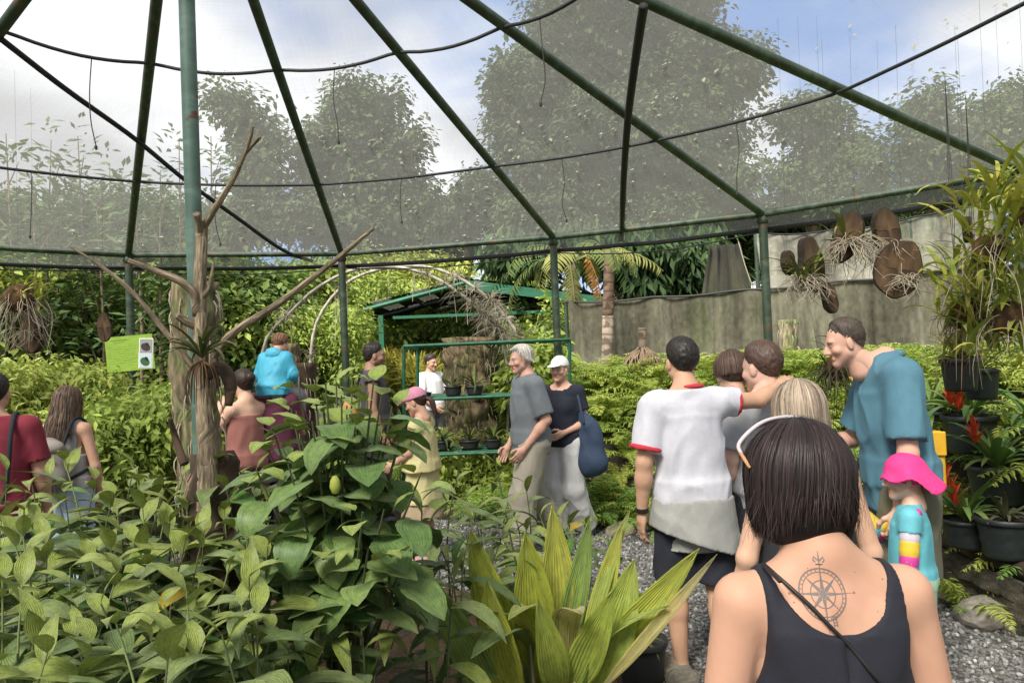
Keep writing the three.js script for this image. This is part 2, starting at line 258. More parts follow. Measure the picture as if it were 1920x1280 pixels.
// thin catenary wire strung between the posts below the eave
for (const [a, b, s, label] of [[0, 1, 0.05, 'thin black wire strung between posts on the left'], [1, 2, 0.06, 'thin black wire strung above the arched hoops'], [2, 3, 0.07, 'thin black wire strung over the shed roof'], [3, 4, 0.09, 'thin black wire strung in front of the palm trunk']]) {
  const A = verts[a].clone(), B = verts[b].clone(); A.y -= 0.17; B.y -= 0.17; const pts = []; for (let k = 0; k <= 8; k++) { const p = A.clone().lerp(B, k / 8); p.y -= Math.sin(Math.PI * k / 8) * s; pts.push(p); }
  tag(obj('tension_wire', tube(pts, 0.007, 16, 5), MAT.rope), label, 'wire', 'wires between the posts');
}
{ // pale fallen leaves and petals lying on the net
  const r = rng(404), n = 420, g = clump(1, 0.075, 0.03, 0.001, 3, { pitch: 0 }), im = new THREE.InstancedMesh(g, phy([0.5, 0.48, 0.38], 0.9, { transmission: 0.6, thickness: 0, side: THREE.DoubleSide }), n), M = new THREE.Matrix4();
  for (let i = 0; i < n; i++) { const k = i % 3 ? 2 + Math.floor(r() * 4) : Math.floor(r() * 3), p = netPoint(verts[k], verts[k + 1], r(), Math.pow(r(), 1.5) * 0.45, -0.012), e = V(verts[k + 1].x - verts[k].x, 0, verts[k + 1].z - verts[k].z).normalize(); M.compose(p, new THREE.Quaternion().setFromEuler(new THREE.Euler(0.1, Math.atan2(e.x, e.z) + (r() - 0.5) * 1.2, (r() - 0.5) * 0.3, 'YXZ')), V(1, 1, 1).multiplyScalar(0.4 + 0.8 * r())); im.setMatrixAt(i, M); }
  im.name = 'leaf_litter'; im.userData = { kind: 'stuff', label: 'pale fallen leaves lying on the net roof' }; im.castShadow = im.receiveShadow = true; scene.add(im);
}
// ---------------------------------------------------------------- leaves, clumps, crowns
// one blade: base at the origin, growing along +z, bending down by droop; half folded along the midrib
function blade(L, W, o = {}) {
  const nx = o.nx ?? 4, nl = o.nl ?? 8, droop = o.droop ?? 0.8, fold = o.fold ?? 0.25, twist = o.twist ?? 0, tip = o.tip ?? 1, peak = o.peak ?? 0.42, wave = o.wave ?? 0;
  const ys = [0], zs = [0]; for (let k = 1; k <= nl; k++) { const a = (o.rise ?? 0) - droop * Math.pow((k - 0.5) / nl, 1.3); ys.push(ys[k - 1] + Math.sin(a) * L / nl); zs.push(zs[k - 1] + Math.cos(a) * L / nl); }
  const prof = (t) => { const s = t < peak ? Math.sin(t / peak * Math.PI / 2) : Math.pow(Math.cos((t - peak) / (1 - peak) * Math.PI / 2), tip); return Math.max(0.012, Math.pow(Math.max(0, s), o.pow ?? 0.85)); };
  return grid(nx, nl, (u, v) => {
    const k = Math.round(v * nl), w = W / 2 * prof(v), s = (u - 0.5) * 2, tw = twist * v, x = s * w, lift = Math.abs(s) * w * fold + wave * w * Math.sin(v * 17 + s * 2) * Math.abs(s);
    return [x * Math.cos(tw) - lift * Math.sin(tw), ys[k] + x * Math.sin(tw) + lift * Math.cos(tw), zs[k]];
  }, (u, v) => [u, v]);
}
// n small folded leaves spread through a ball: one geometry that crowns repeat
function clump(n, L, W, R, seed, o = {}) {
  const r = rng(seed), pos = [], ix = [], nor = [], q = new THREE.Quaternion(), e = new THREE.Euler();
  for (let i = 0; i < n; i++) {
    const d = V(r() - 0.5, (r() - 0.5) * (o.flat ?? 0.8), r() - 0.5).normalize().multiplyScalar(R * Math.pow(r(), 0.45));
    const yaw = Math.atan2(d.x, d.z) + (r() - 0.5) * 2, pit = (o.pitch ?? 0.5) + (r() - 0.5) * 1.3, s = 0.65 + 0.7 * r();
    q.setFromEuler(e.set(pit, yaw, (r() - 0.5) * 1.4, 'YXZ'));
    const b = pos.length / 3, l = L * s, w = W * s * 0.5, pts = [[0, 0, 0], [-w, 0.18 * w, l * 0.45], [w, 0.18 * w, l * 0.45], [0, -0.08 * l, l], [0, -0.15 * w, l * 0.45]];
    const up = V(0, 1, 0).applyQuaternion(q);
    for (const p of pts) { const v = V(...p).applyQuaternion(q).add(d); pos.push(v.x, v.y, v.z); nor.push(up.x, up.y, up.z); }
    ix.push(b, b + 4, b + 1, b, b + 2, b + 4, b + 1, b + 4, b + 3, b + 4, b + 2, b + 3);
  }
  const g = new THREE.BufferGeometry(); g.setAttribute('position', new THREE.Float32BufferAttribute(pos, 3)); g.setIndex(ix); g.computeVertexNormals(); return g;
}
const leafPlain = (c, through = 0.3) => phy(c, 0.7, { transmission: through, thickness: 0, side: THREE.DoubleSide, specularIntensity: 0.35 });
const CL = {
  far: clump(70, 0.2, 0.105, 0.58, 1), fine: clump(46, 0.13, 0.05, 0.34, 2), mango: clump(30, 0.34, 0.09, 0.5, 3, { pitch: 0.9 }), lace: clump(56, 0.09, 0.035, 0.26, 4), tuft: clump(26, 0.24, 0.035, 0.16, 5, { pitch: -0.5 }), hedge: clump(40, 0.15, 0.075, 0.38, 6),
};
function crown(parent, geo, mat, lobes, per, seed, c0, c1, s0 = 0.8, s1 = 1.25) { // lobes: [x, y, z, rx, ry, rz]; leaves thicken towards each lobe's skin
  const r = rng(seed), list = [];
  for (const [x, y, z, rx, ry, rz, w = 1] of lobes) { const n = Math.round(per * w * Math.cbrt(rx * ry * rz) ** 2); for (let i = 0; i < n; i++) { const d = V(r() - 0.5, r() - 0.42, r() - 0.5).normalize(), k = Math.pow(r(), 0.4) * (0.86 + 0.28 * r()); list.push([x + d.x * rx * k, y + d.y * ry * k, z + d.z * rz * k]); } }
  const m = new THREE.InstancedMesh(geo, mat, list.length), M = new THREE.Matrix4(), c = new THREE.Color();
  list.forEach((p, i) => { M.compose(V(...p), new THREE.Quaternion().setFromEuler(new THREE.Euler((r() - 0.5) * 0.7, r() * 6.3, (r() - 0.5) * 0.7)), V(1, 1, 1).multiplyScalar(lerp(s0, s1, r()))); m.setMatrixAt(i, M); const t = r(), d = 0.75 + 0.5 * r(); m.setColorAt(i, c.setRGB(lerp(c0[0], c1[0], t) * d, lerp(c0[1], c1[1], t) * d, lerp(c0[2], c1[2], t) * d)); });
  m.name = 'crown'; m.userData.kind = 'stuff'; m.castShadow = m.receiveShadow = true; parent.add(m); return m;
}
const white = leafPlain([1, 1, 1], 0.48);
function tree(name, label, px, depth, o) { // o.blobs: [px, py, rx_px, ry_px] as seen, turned into lobes at the tree's own distance
  const b = col(px, depth, 0), t = thing(name, label, o.cat ?? 'tree', b, 0, o.group), r = rng(o.seed ?? px), lobes = [];
  for (const [x, y, rx, ry, dd = 0] of o.blobs) { const p = at(x, y, depth + dd).sub(b), k = depth / FPX; const n = o.split ?? 5; for (let i = 0; i < n; i++) { const a = r() * 6.28, q = Math.sqrt(r()) * 0.62; lobes.push([p.x + Math.cos(a) * q * rx * k, p.y + Math.sin(a) * q * ry * k, p.z + (r() - 0.5) * rx * k * 1.1, rx * k * (0.38 + 0.25 * r()), ry * k * (0.36 + 0.22 * r()), rx * k * (0.4 + 0.2 * r())]); } }
  const top = Math.max(...lobes.map((l) => l[1])), tr = o.trunk ?? 0.2;
  const bend = [V(0, -0.1, 0), V((r() - 0.5) * 0.4, top * 0.3, (r() - 0.5) * 0.4), V((r() - 0.5) * 0.8, top * 0.6, (r() - 0.5) * 0.6), V(lobes[0][0] * 0.3, top * 0.85, 0)];
  obj('trunk', tube(bend, [tr * 1.25, tr, tr * 0.75, tr * 0.35], 14, 9, true, 0.12), MAT.bark, t);
  lobes.forEach((l, i) => { if (i % (o.limbEvery ?? 2)) return; const s = bend[1].clone().lerp(bend[2], r()); obj('limb', tube([s, s.clone().lerp(V(...l), 0.55).add(V(0, 0.25, 0)), V(l[0], l[1], l[2])], [tr * 0.4, tr * 0.25, tr * 0.08], 6, 6), MAT.bark, t); });
  crown(t, o.geo ?? CL.far, white, lobes, o.per ?? 26, (o.seed ?? px) + 7, o.c0, o.c1, o.s0, o.s1); return t;
}
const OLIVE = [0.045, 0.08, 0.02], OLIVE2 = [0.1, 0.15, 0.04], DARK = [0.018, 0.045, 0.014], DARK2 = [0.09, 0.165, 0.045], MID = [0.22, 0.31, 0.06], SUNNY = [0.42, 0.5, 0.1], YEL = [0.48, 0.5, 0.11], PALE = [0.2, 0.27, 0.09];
tree('tall_tree', 'tallest broad-leaved tree seen through the net at right of centre', 1180, 24, { trunk: 0.34, split: 7, per: 30, s0: 0.8, s1: 1.3, c0: OLIVE, c1: OLIVE2, blobs: [[1180, -10, 190, 110], [1000, 220, 100, 100], [1090, 330, 140, 110], [1250, 260, 140, 120], [1190, -60, 150, 90], [1110, 60, 130, 90], [1290, 50, 130, 100], [1010, 150, 95, 90], [1180, 170, 160, 110], [1370, 130, 75, 60], [1330, 220, 110, 90], [1010, 290, 90, 80], [1160, 310, 170, 110], [1330, 340, 120, 80], [1060, 410, 130, 70], [1250, 420, 150, 60]] });
tree('round_crowned_tree', 'rounded tree seen through the net left of centre', 660, 22, { trunk: 0.22, split: 6, per: 30, c0: OLIVE, c1: OLIVE2, blobs: [[680, 220, 80, 60], [640, 280, 90, 70], [745, 290, 60, 55], [590, 330, 80, 60], [700, 360, 110, 60], [620, 420, 150, 50]] });
tree('lopsided_tree', 'small lopsided crown seen through the net beside the centre pole', 470, 21, { trunk: 0.16, split: 6, per: 30, c0: OLIVE, c1: OLIVE2, blobs: [[440, 215, 55, 42], [495, 270, 45, 60], [480, 350, 60, 50], [470, 420, 110, 50]] });
tree('low_tree', 'low rounded tree seen through the net left of the tallest tree', 900, 26, { trunk: 0.2, split: 6, per: 28, c0: OLIVE, c1: OLIVE2, blobs: [[900, 360, 60, 40], [870, 410, 60, 50], [930, 400, 70, 55]] });
tree('feathery_tree', 'feathery tree seen through the net right of the tallest tree', 1540, 24, { trunk: 0.2, split: 6, per: 26, c0: OLIVE, c1: OLIVE2, blobs: [[1480, 230, 70, 45], [1545, 215, 60, 40], [1600, 290, 60, 40], [1500, 310, 90, 60], [1570, 370, 130, 50]] });
tree('far_right_tree', 'tree seen through the net at the far right edge', 1790, 21, { trunk: 0.22, split: 6, per: 26, c0: OLIVE, c1: OLIVE2, blobs: [[1740, 220, 70, 50], [1860, 240, 70, 60], [1920, 200, 60, 60], [1700, 290, 70, 45], [1810, 320, 130, 55], [1960, 300, 90, 70]] });
for (const [px, dep, w, y, lab] of [[300, 27, 170, 425, 'bushy tree behind the slender saplings'], [60, 25, 150, 430, 'bushy tree at the far left behind saplings'], [790, 29, 110, 430, 'bushy tree low behind the arched hoops'], [1420, 28, 150, 430, 'bushy tree low behind the net fence'], [1690, 27, 160, 420, 'bushy tree low behind the upper net']])
  tree('bushy_tree', lab, px, dep, { trunk: 0.2, split: 8, per: 26, c0: OLIVE, c1: OLIVE2, group: 'bushy trees in the distance', blobs: [[px, y, w, 62], [px - w * 0.4, y + 40, w * 0.8, 60], [px + w * 0.4, y + 50, w * 0.8, 60]] });
// slender saplings at the left whose leafy tops stand against the sky
[[10, 250], [95, 262], [145, 255], [205, 305], [250, 330], [300, 320], [335, 262], [395, 255], [60, 330], [180, 380], [115, 390], [270, 400]].forEach(([px, py], i) => {
  const dep = 9.6 + (i % 4) * 0.5, b = col(px + 8, dep, 0), top = at(px, py, dep).sub(b), t = thing('sapling', 'slender upright leafy sapling rising behind the eave at left', 'sapling', b, 0, 'slender saplings at the left'), r = rng(900 + i), lobes = [];
  obj('trunk', tube([V(0, 0, 0), top.clone().multiplyScalar(0.5).add(V((r() - 0.5) * 0.2, 0, 0)), top], [0.035, 0.022, 0.006], 10, 6), MAT.bark, t);
  for (let k = 0; k < 9; k++) { const s = 0.42 + 0.58 * k / 8, w = 0.3 * (1.12 - s) + 0.06; lobes.push([top.x * s + (r() - 0.5) * w * 1.6, top.y * s, top.z * s + (r() - 0.5) * w * 1.6, w, 0.26, w, 1]); }
  for (let k = 0; k < 5; k++) { const s = 0.45 + 0.1 * k, p = top.clone().multiplyScalar(s), e = p.clone().add(V((r() - 0.5) * 0.9, 0.45, (r() - 0.5) * 0.7)); obj('limb', tube([p, e], [0.012, 0.004], 2, 5), MAT.bark, t); lobes.push([e.x, e.y, e.z, 0.14, 0.2, 0.14, 1]); }
  crown(t, CL.sap ??= clump(9, 0.17, 0.06, 0.17, 8, { pitch: -0.3 }), white, lobes, 75, 60 + i, DARK2, OLIVE2, 0.8, 1.2);
});
// hedge and shrubs behind the shade house
function shrub(name, label, px, dep, y0, y1, w, o) { // y0..y1: rows of the photograph that it fills
  const b = col(px, dep, 0), k = dep / FPX, t = thing(name, label, 'shrub', b, 0, o.group), r = rng(o.seed ?? px * 7 + y0), lobes = [], n = o.n ?? 9;
  for (let i = 0; i < n; i++) { const p = at(px + (r() - 0.5) * w * 1.3, lerp(y0 + 20, y1, r()), dep).sub(b); p.z += (r() - 0.5) * 1.2; lobes.push([p.x, Math.max(0.15, p.y), p.z, w * k * (0.3 + 0.14 * r()), (y1 - y0) * k * (0.2 + 0.1 * r()), 0.5 + 0.3 * r()]); }
  const s = lobes.slice(0, 4); for (const l of s) obj('stem', tube([V(l[0] * 0.25, 0, l[2] * 0.25), V(l[0] * 0.7, l[1] * 0.5, l[2] * 0.7), V(l[0], l[1], l[2])], [0.03, 0.02, 0.008], 6, 5), MAT.bark, t);
  crown(t, o.geo ?? CL.hedge, white, lobes, o.per ?? 60, (o.seed ?? px) + 3, o.c0, o.c1, o.s0, o.s1); return t;
}
const hedgeLabels = { '20/11': 'leafy hedge shrub behind the dangling orchid at the left edge', '130/12': 'fine-leaved hedge shrub left of the green sign', '290/12.5': 'dense hedge shrub between the green sign and the dead tree', '390/11.5': 'dense hedge shrub behind the tree-fern post', '470/12': 'dark hedge shrub behind the child in turquoise', '560/14': 'fine-leaved hedge shrub behind the left foot of the cane hoops', '660/17': 'fine-leaved hedge shrub seen through the cane hoops', '770/20': 'tall sunlit yellow-green shrub above the left slope of the shed roof', '880/22': 'tall pale shrub behind the ridge of the shed roof', '620/12': 'lacy low shrub beside the head of the dark-haired man', '-90/10': 'hedge shrub cut off by the left edge', '220/15': 'low hedge shrub right behind the green sign' }, gardenLabels = { 760: 'garden shrub behind the green shed post', 960: 'garden shrub under the right half of the shed roof', 1010: 'garden shrub behind the head of the white-capped woman', 900: 'garden shrub at the back under the shed ridge' };
const HG = 'hedge shrubs behind the shade house';
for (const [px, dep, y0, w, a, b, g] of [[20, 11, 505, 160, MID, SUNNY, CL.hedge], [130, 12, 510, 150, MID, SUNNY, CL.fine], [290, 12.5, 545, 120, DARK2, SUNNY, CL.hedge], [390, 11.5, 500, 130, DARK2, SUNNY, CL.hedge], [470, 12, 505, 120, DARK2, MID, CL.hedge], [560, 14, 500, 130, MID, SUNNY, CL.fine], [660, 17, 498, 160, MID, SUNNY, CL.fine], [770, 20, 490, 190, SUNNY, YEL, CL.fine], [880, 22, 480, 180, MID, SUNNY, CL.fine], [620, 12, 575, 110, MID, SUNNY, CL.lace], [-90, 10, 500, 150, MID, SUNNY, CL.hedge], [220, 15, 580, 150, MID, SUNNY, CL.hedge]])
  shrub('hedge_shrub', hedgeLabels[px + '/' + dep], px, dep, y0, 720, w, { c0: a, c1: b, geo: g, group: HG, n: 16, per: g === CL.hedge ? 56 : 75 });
for (const [px, dep, y0, w] of [[760, 15, 600, 120], [960, 15, 580, 130], [1010, 13, 560, 90], [900, 17, 590, 120]]) shrub('garden_shrub', gardenLabels[px], px, dep, y0, 700, w, { c0: DARK2, c1: SUNNY, geo: CL.fine, group: 'shrubs under the shed roof', n: 10, per: 90 });
tree('mango_tree', 'dark glossy-leaved tree behind the palm trunks', 1240, 15, { trunk: 0.17, split: 7, per: 46, geo: CL.mango, s0: 0.7, s1: 1.1, c0: DARK, c1: DARK2, limbEvery: 3, blobs: [[1180, 470, 90, 50], [1270, 480, 90, 60], [1000, 480, 90, 40], [1100, 470, 70, 50], [1210, 530, 60, 40], [1310, 510, 60, 50]] });
// sunny bushes in front of the hedge, left, and ferns along the border
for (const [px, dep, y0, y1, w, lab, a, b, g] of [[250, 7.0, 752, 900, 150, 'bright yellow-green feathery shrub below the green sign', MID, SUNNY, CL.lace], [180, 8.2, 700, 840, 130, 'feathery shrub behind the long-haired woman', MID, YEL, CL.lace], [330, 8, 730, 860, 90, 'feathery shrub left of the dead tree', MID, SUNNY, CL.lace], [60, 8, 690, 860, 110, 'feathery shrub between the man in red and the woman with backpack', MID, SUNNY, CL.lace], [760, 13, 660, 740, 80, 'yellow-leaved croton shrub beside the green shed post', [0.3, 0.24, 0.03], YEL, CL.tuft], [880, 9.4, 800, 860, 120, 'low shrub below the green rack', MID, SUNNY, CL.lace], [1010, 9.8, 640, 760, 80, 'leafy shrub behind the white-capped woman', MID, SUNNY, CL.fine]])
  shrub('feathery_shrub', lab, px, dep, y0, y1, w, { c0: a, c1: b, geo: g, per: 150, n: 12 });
// ---------------------------------------------------------------- shade-net fence at the right
T.grime = tex(1024, (u, v) => { const a = fbm(u * 11, v * 6, 3, 6, 0), s = fbm(u * 60, v * 3, 6, 5), g = fbm(u * 90, v * 90, 2, 2); const k = 0.42 + 0.55 * a + 0.3 * (s - 0.5) + 0.16 * (g - 0.5), m = smooth(0.5, 0.7, fbm(u * 9, v * 6, 12, 4)); return [k * lerp(1, 0.92, m), k * lerp(0.98, 0.95, m), k * lerp(0.9, 0.8, m)]; });
function netWall(name, label, pts, y0, y1, mat, o = {}) { // pts along the foot; rope on top
  const t = thing(name, label, 'net fence'), P = pts.map((p) => p.clone().setY(0)), crv = new THREE.CatmullRomCurve3(P, false, 'centripetal'), top = (u) => typeof y1 === 'function' ? y1(u) : y1;
  const n = o.n ?? 4; let L = crv.getLength();
  for (let k = 0; k < n; k++) obj('net_panel', grid(16, 12, (u, v) => { const s = (k + u) / n, p = crv.getPointAt(s), w = (fbm(s * 14 + 3, v * 2.2, o.seed ?? 1, 3) - 0.5) * 0.16 + 0.025 * Math.sin(s * 60 + v * 2); return [p.x + w * 0.5, lerp(y0, top(s) - 0.03 * Math.sin(u * Math.PI), v), p.z + w]; }, (u, v) => [(k + u) / n * L * 0.3, v * 0.55]), mat, t);
  const hem = []; for (let k = 0; k <= 24; k++) { const s = k / 24, p = crv.getPointAt(s); p.y = top(s) - 0.03 * Math.abs(Math.sin(s * n * Math.PI)); p.z += 0.03; hem.push(p); }
  if (o.hem !== 0) obj('top_rope', tube(hem, o.hem ?? 0.014, 40, 6), o.hemMat ?? MAT.rope, t);
  for (let k = 0; k <= n; k++) { const p = crv.getPointAt(k / n); obj('post', tube([V(p.x, 0, p.z - 0.06), V(p.x, top(k / n), p.z - 0.06)], 0.03, 2, 7), MAT.pipe, t); }
  return t;
}
const fenceMat = phy([0.36, 0.355, 0.315], 1, { map: T.grime, transmission: 0.35, thickness: 0, side: THREE.DoubleSide, specularIntensity: 0.1 });
const paleNet = phy([0.85, 0.85, 0.84], 1, { map: T.grime, transmission: 0.6, thickness: 0, side: THREE.DoubleSide, specularIntensity: 0.1 });
const darkNet = phy([0.1, 0.1, 0.07], 1, { map: T.grime, transmission: 0.3, thickness: 0, side: THREE.DoubleSide });
netWall('net_fence', 'grimy grey-brown net fence stretched low behind the ferns', [col(1075, 10.5, 0), col(1200, 10.3, 0), col(1440, 9.4, 0), col(1640, 8.6, 0), col(1830, 7.8, 0), col(2060, 7, 0)], 0.02, 2.44, fenceMat, { n: 5, hemMat: MAT.wire });
netWall('upper_net_fence', 'pale grey net hung high above the fence behind the hanging slabs', [col(1440, 10.6, 0), col(1600, 10.2, 0), col(1760, 9.6, 0), col(1900, 8.9, 0)], 1.5, (u) => 3.22 + 0.1 * Math.pow(u * 2 - 1, 2) + 0.12 * u, paleNet, { n: 3, seed: 5, hem: 0.012 });
{ // dark drape of net tied up beside the palm, over the fence
  const t = thing('net_drape', 'dark bunched net hanging from the eave beside the slabs', 'net'), a = col(1328, 10.9, 0), b = col(1425, 10.7, 0);
  obj('net_sheet', grid(18, 14, (u, v) => { const w = 0.5 + 0.5 * v * v, p = a.clone().lerp(b, 0.5 + (u - 0.5) * lerp(1.05, 0.6, v)); return [p.x, lerp(2.3, 3.2, v), p.z + 0.07 * Math.sin(u * 26 + v) * w]; }, (u, v) => [u * 0.5, v * 0.5]), darkNet, t);
  obj('tie_rope', tube([col(1385, 10.6, 3.2), col(1400, 10.6, 2.8), col(1425, 10.6, 2.3)], 0.008, 8, 5), MAT.root, t);
}
// ---------------------------------------------------------------- palms
function frond(L, n, wl, o = {}) { // rachis along +z bending down, narrow leaflets both sides
  const out = [], droop = o.droop ?? 1.4, P = []; let y = 0, z = 0; const N = 16;
  for (let k = 0; k <= N; k++) { P.push(V(0, y, z)); const a = (o.rise ?? 0.6) - droop * k / N; y += Math.sin(a) * L / N; z += Math.cos(a) * L / N; }
  const crv = new THREE.CatmullRomCurve3(P), r = rng(o.seed ?? 3); out.push(tube(P, [0.018, 0.012, 0.003].map((x) => x * (o.thick ?? 1)), 14, 5));
  for (let k = 0; k < n; k++) for (const s of [-1, 1]) {
    const t = 0.12 + 0.87 * (k + r() * 0.5) / n, p = crv.getPointAt(Math.min(t, 1)), d = crv.getTangentAt(Math.min(t, 1)), l = wl * (0.45 + Math.sin(Math.PI * Math.pow(t, 0.8)) * 0.65), b = blade(l, (o.w ?? 0.035) * (0.7 + 0.3 * Math.sin(Math.PI * t)), { nx: 2, nl: 3, droop: 0.5 + 0.6 * r(), fold: 0.3, peak: 0.35 });
    const q = new THREE.Quaternion().setFromUnitVectors(V(0, 0, 1), d); b.applyMatrix4(M4(V(0, 0, 0), [(o.sweep ?? 0.25) + 0.2 * (r() - 0.5), s * (o.ang ?? 0.95), 0])); b.applyQuaternion(q).translate(p.x, p.y, p.z); out.push(b);
  }
  return merge(out);
}
const palmLeaf = [leafPlain([0.13, 0.17, 0.045]), leafPlain([0.26, 0.27, 0.08]), leafPlain([0.05, 0.1, 0.03])], FR = [frond(1.5, 20, 0.34, { seed: 1 }), frond(1.4, 20, 0.3, { seed: 2, droop: 2.3, rise: 0.9 })];
T.palmBark = tex([256, 512], (u, v) => { const ring = Math.pow(0.5 + 0.5 * Math.cos(v * Math.PI * 2 * 9 + fbm(u * 6, v * 6, 2, 2) * 2), 8), n = fbm(u * 14, v * 14, 4, 4), lich = smooth(0.55, 0.68, fbm(u * 9, v * 12, 9, 4)); const k = 0.75 * (0.7 + 0.4 * n) * (1 - 0.35 * ring); return [lerp(k, 0.42, lich), lerp(k * 0.9, 0.38, lich), lerp(k * 0.82, 0.33, lich)]; });
{
  const brown = std([0.33, 0.26, 0.21], 0.95, { map: T.palmBark, bumpMap: T.bump, bumpScale: 0.006 }), lime = std([0.68, 0.66, 0.64], 0.9, { map: T.palmBark, bumpMap: T.bump, bumpScale: 0.004 });
  const b = col(1133, 9.6, 0), t = thing('palm_tree', 'straight palm trunk with whitewashed foot before the net fence', 'palm', b), top = col(1143, 9.6, 3.02).sub(b), mid = top.clone().multiplyScalar(0.72);
  obj('whitewashed_foot', tube([V(0, -0.05, 0), mid], [0.082, 0.074], 8, 14), lime, t); obj('trunk', tube([mid, top], [0.073, 0.066], 10, 14), brown, t);
  for (let k = 0; k < 3; k++) { const f = obj('frond', FR[k % 2], palmLeaf[k % 3], t); f.position.copy(top); f.rotation.set(0.5 + 0.15 * (k % 3), k * 0.9, 0, 'YXZ'); f.scale.setScalar(0.45); }
  const b2 = col(1090, 11.2, 0), t2 = thing('palm_tree', 'leaning pale palm trunk under hanging yellow fronds', 'palm', b2), top2 = col(1072, 11.2, 3.05).sub(b2);
  obj('trunk', tube([V(0, -0.05, 0), top2.clone().multiplyScalar(0.5).add(V(0.03, 0, 0)), top2], [0.085, 0.07, 0.06], 12, 14), lime, t2);
  for (let k = 0; k < 8; k++) { const f = obj('frond', FR[(k + 1) % 2], palmLeaf[k % 3], t2); f.position.copy(top2); f.rotation.set(0.1 * (k % 3), k * 0.8 + 0.4, 0, 'YXZ'); }
  const h = obj('hanging_frond', frond(1.35, 24, 0.22, { seed: 9, rise: -1.1, droop: 0.5 }), palmLeaf[1], t2); h.position.copy(top2).add(V(-0.05, 0.12, 0.12)); h.rotation.y = 0.15; h.userData.label = 'yellow frond hanging straight down';
  const h2 = obj('hanging_frond', frond(1.5, 22, 0.26, { seed: 12, rise: 0.2, droop: 1.9 }), palmLeaf[0], t2); h2.position.copy(top2).add(V(0, 0.1, 0)); h2.rotation.y = -1.75;
  const dry = obj('dry_frond', frond(0.9, 16, 0.2, { seed: 14, rise: -1.0, droop: 0.6, w: 0.05 }), std([0.42, 0.2, 0.05], 0.9, { side: THREE.DoubleSide }), t2); dry.position.copy(top2).add(V(0.2, 0.2, -0.1)); dry.rotation.y = 1.0; dry.userData.label = 'orange-brown dry frond';
}
// ---------------------------------------------------------------- open shed with patched gable roof
{
  const D = 13.2, t = thing('garden_shed', 'open shed with patched gable roof and green steel frame', 'shed', col(890, D, 0));
  const o = t.position, L = (px, py, d) => at(px, py, d).sub(o), Le = L(655, 578, D), Ri = L(873, 521, D), Re = L(1136, 553, D), dz = 6.5;
  const back = (p) => V(p.x * 1.02, p.y, p.z - dz), sheet = [std([0.05, 0.05, 0.048], 0.8, { map: T.blotch }), phy([0.75, 0.75, 0.72], 0.9, { map: T.grain, transmission: 0.55, thickness: 0, side: THREE.DoubleSide })], greenM = MAT.rackGreen;
  const n = 6, m = 3, pale = { '1,0': 1, '2,1': 1, '3,0': 1, '4,1': 1, '5,1': 1, '3,2': 1, '1,2': 1 };
  for (const [A, B, side] of [[Le, Ri, 0], [Ri, Re, 1]]) for (let i = 0; i < n; i++) for (let j = 0; j < m; j++) {
    const q = (u, v) => { const p = A.clone().lerp(B, (i + u) / n + (u ? 0.012 : 0)), b = back(p); p.lerp(b, (j + v) / m); p.y += 0.012 * Math.sin((u + i) * 38) + 0.012 * ((i + j) % 2); return p; };
    const g = grid(10, 2, (u, v) => { const p = q(u, v * 0.985); return [p.x, p.y, p.z]; }), lo = g.clone(); lo.translate(0, -0.012, 0);
    obj('roof_sheet', merge([g, lo]), sheet[pale[i + ',' + j] && !side ? 1 : side && hash(i, j, 3) > 0.7 ? 1 : 0], t);
  }
  for (let j = 0; j <= 3; j++) { const k = j / 3; for (const [A, B] of [[Le, Ri], [Ri, Re]]) { const a = A.clone().lerp(back(A), k).add(V(0, -0.09, 0)), b = B.clone().lerp(back(B), k).add(V(0, -0.09, 0)); obj('rafter', tube([a, b], 0.045, 1, 4), j % 3 ? MAT.black : greenM, t); } }
  for (const k of [0.06, 0.5, 0.97]) for (const [A, B] of [[Le, Ri], [Ri, Re]]) { const a = A.clone().lerp(B, k).add(V(0, -0.05, 0)); obj('purlin', tube([a, back(a)], 0.028, 1, 4), MAT.black, t); }
  obj('fascia_board', box(Ri.distanceTo(Re), 0.16, 0.03, Ri.clone().lerp(Re, 0.5).add(V(0, -0.12, 0.05)), [0, 0, Math.atan2(Re.y - Ri.y, Re.x - Ri.x)]), greenM, t);
  const y0 = L(715, 596, D).y; obj('tie_beam', box(L(1120, 0, D).x - L(712, 0, D).x, 0.05, 0.05, V((L(1120, 0, D).x + L(712, 0, D).x) / 2, y0, 0)), greenM, t);
  for (const px of [715, 1128]) for (const q of [0, -dz + 0.2]) { const p = L(px, 640, D); obj('post', box(0.085, y0 + 0.05, 0.085, V(p.x, (y0 + 0.05) / 2, q)), greenM, t); }
}
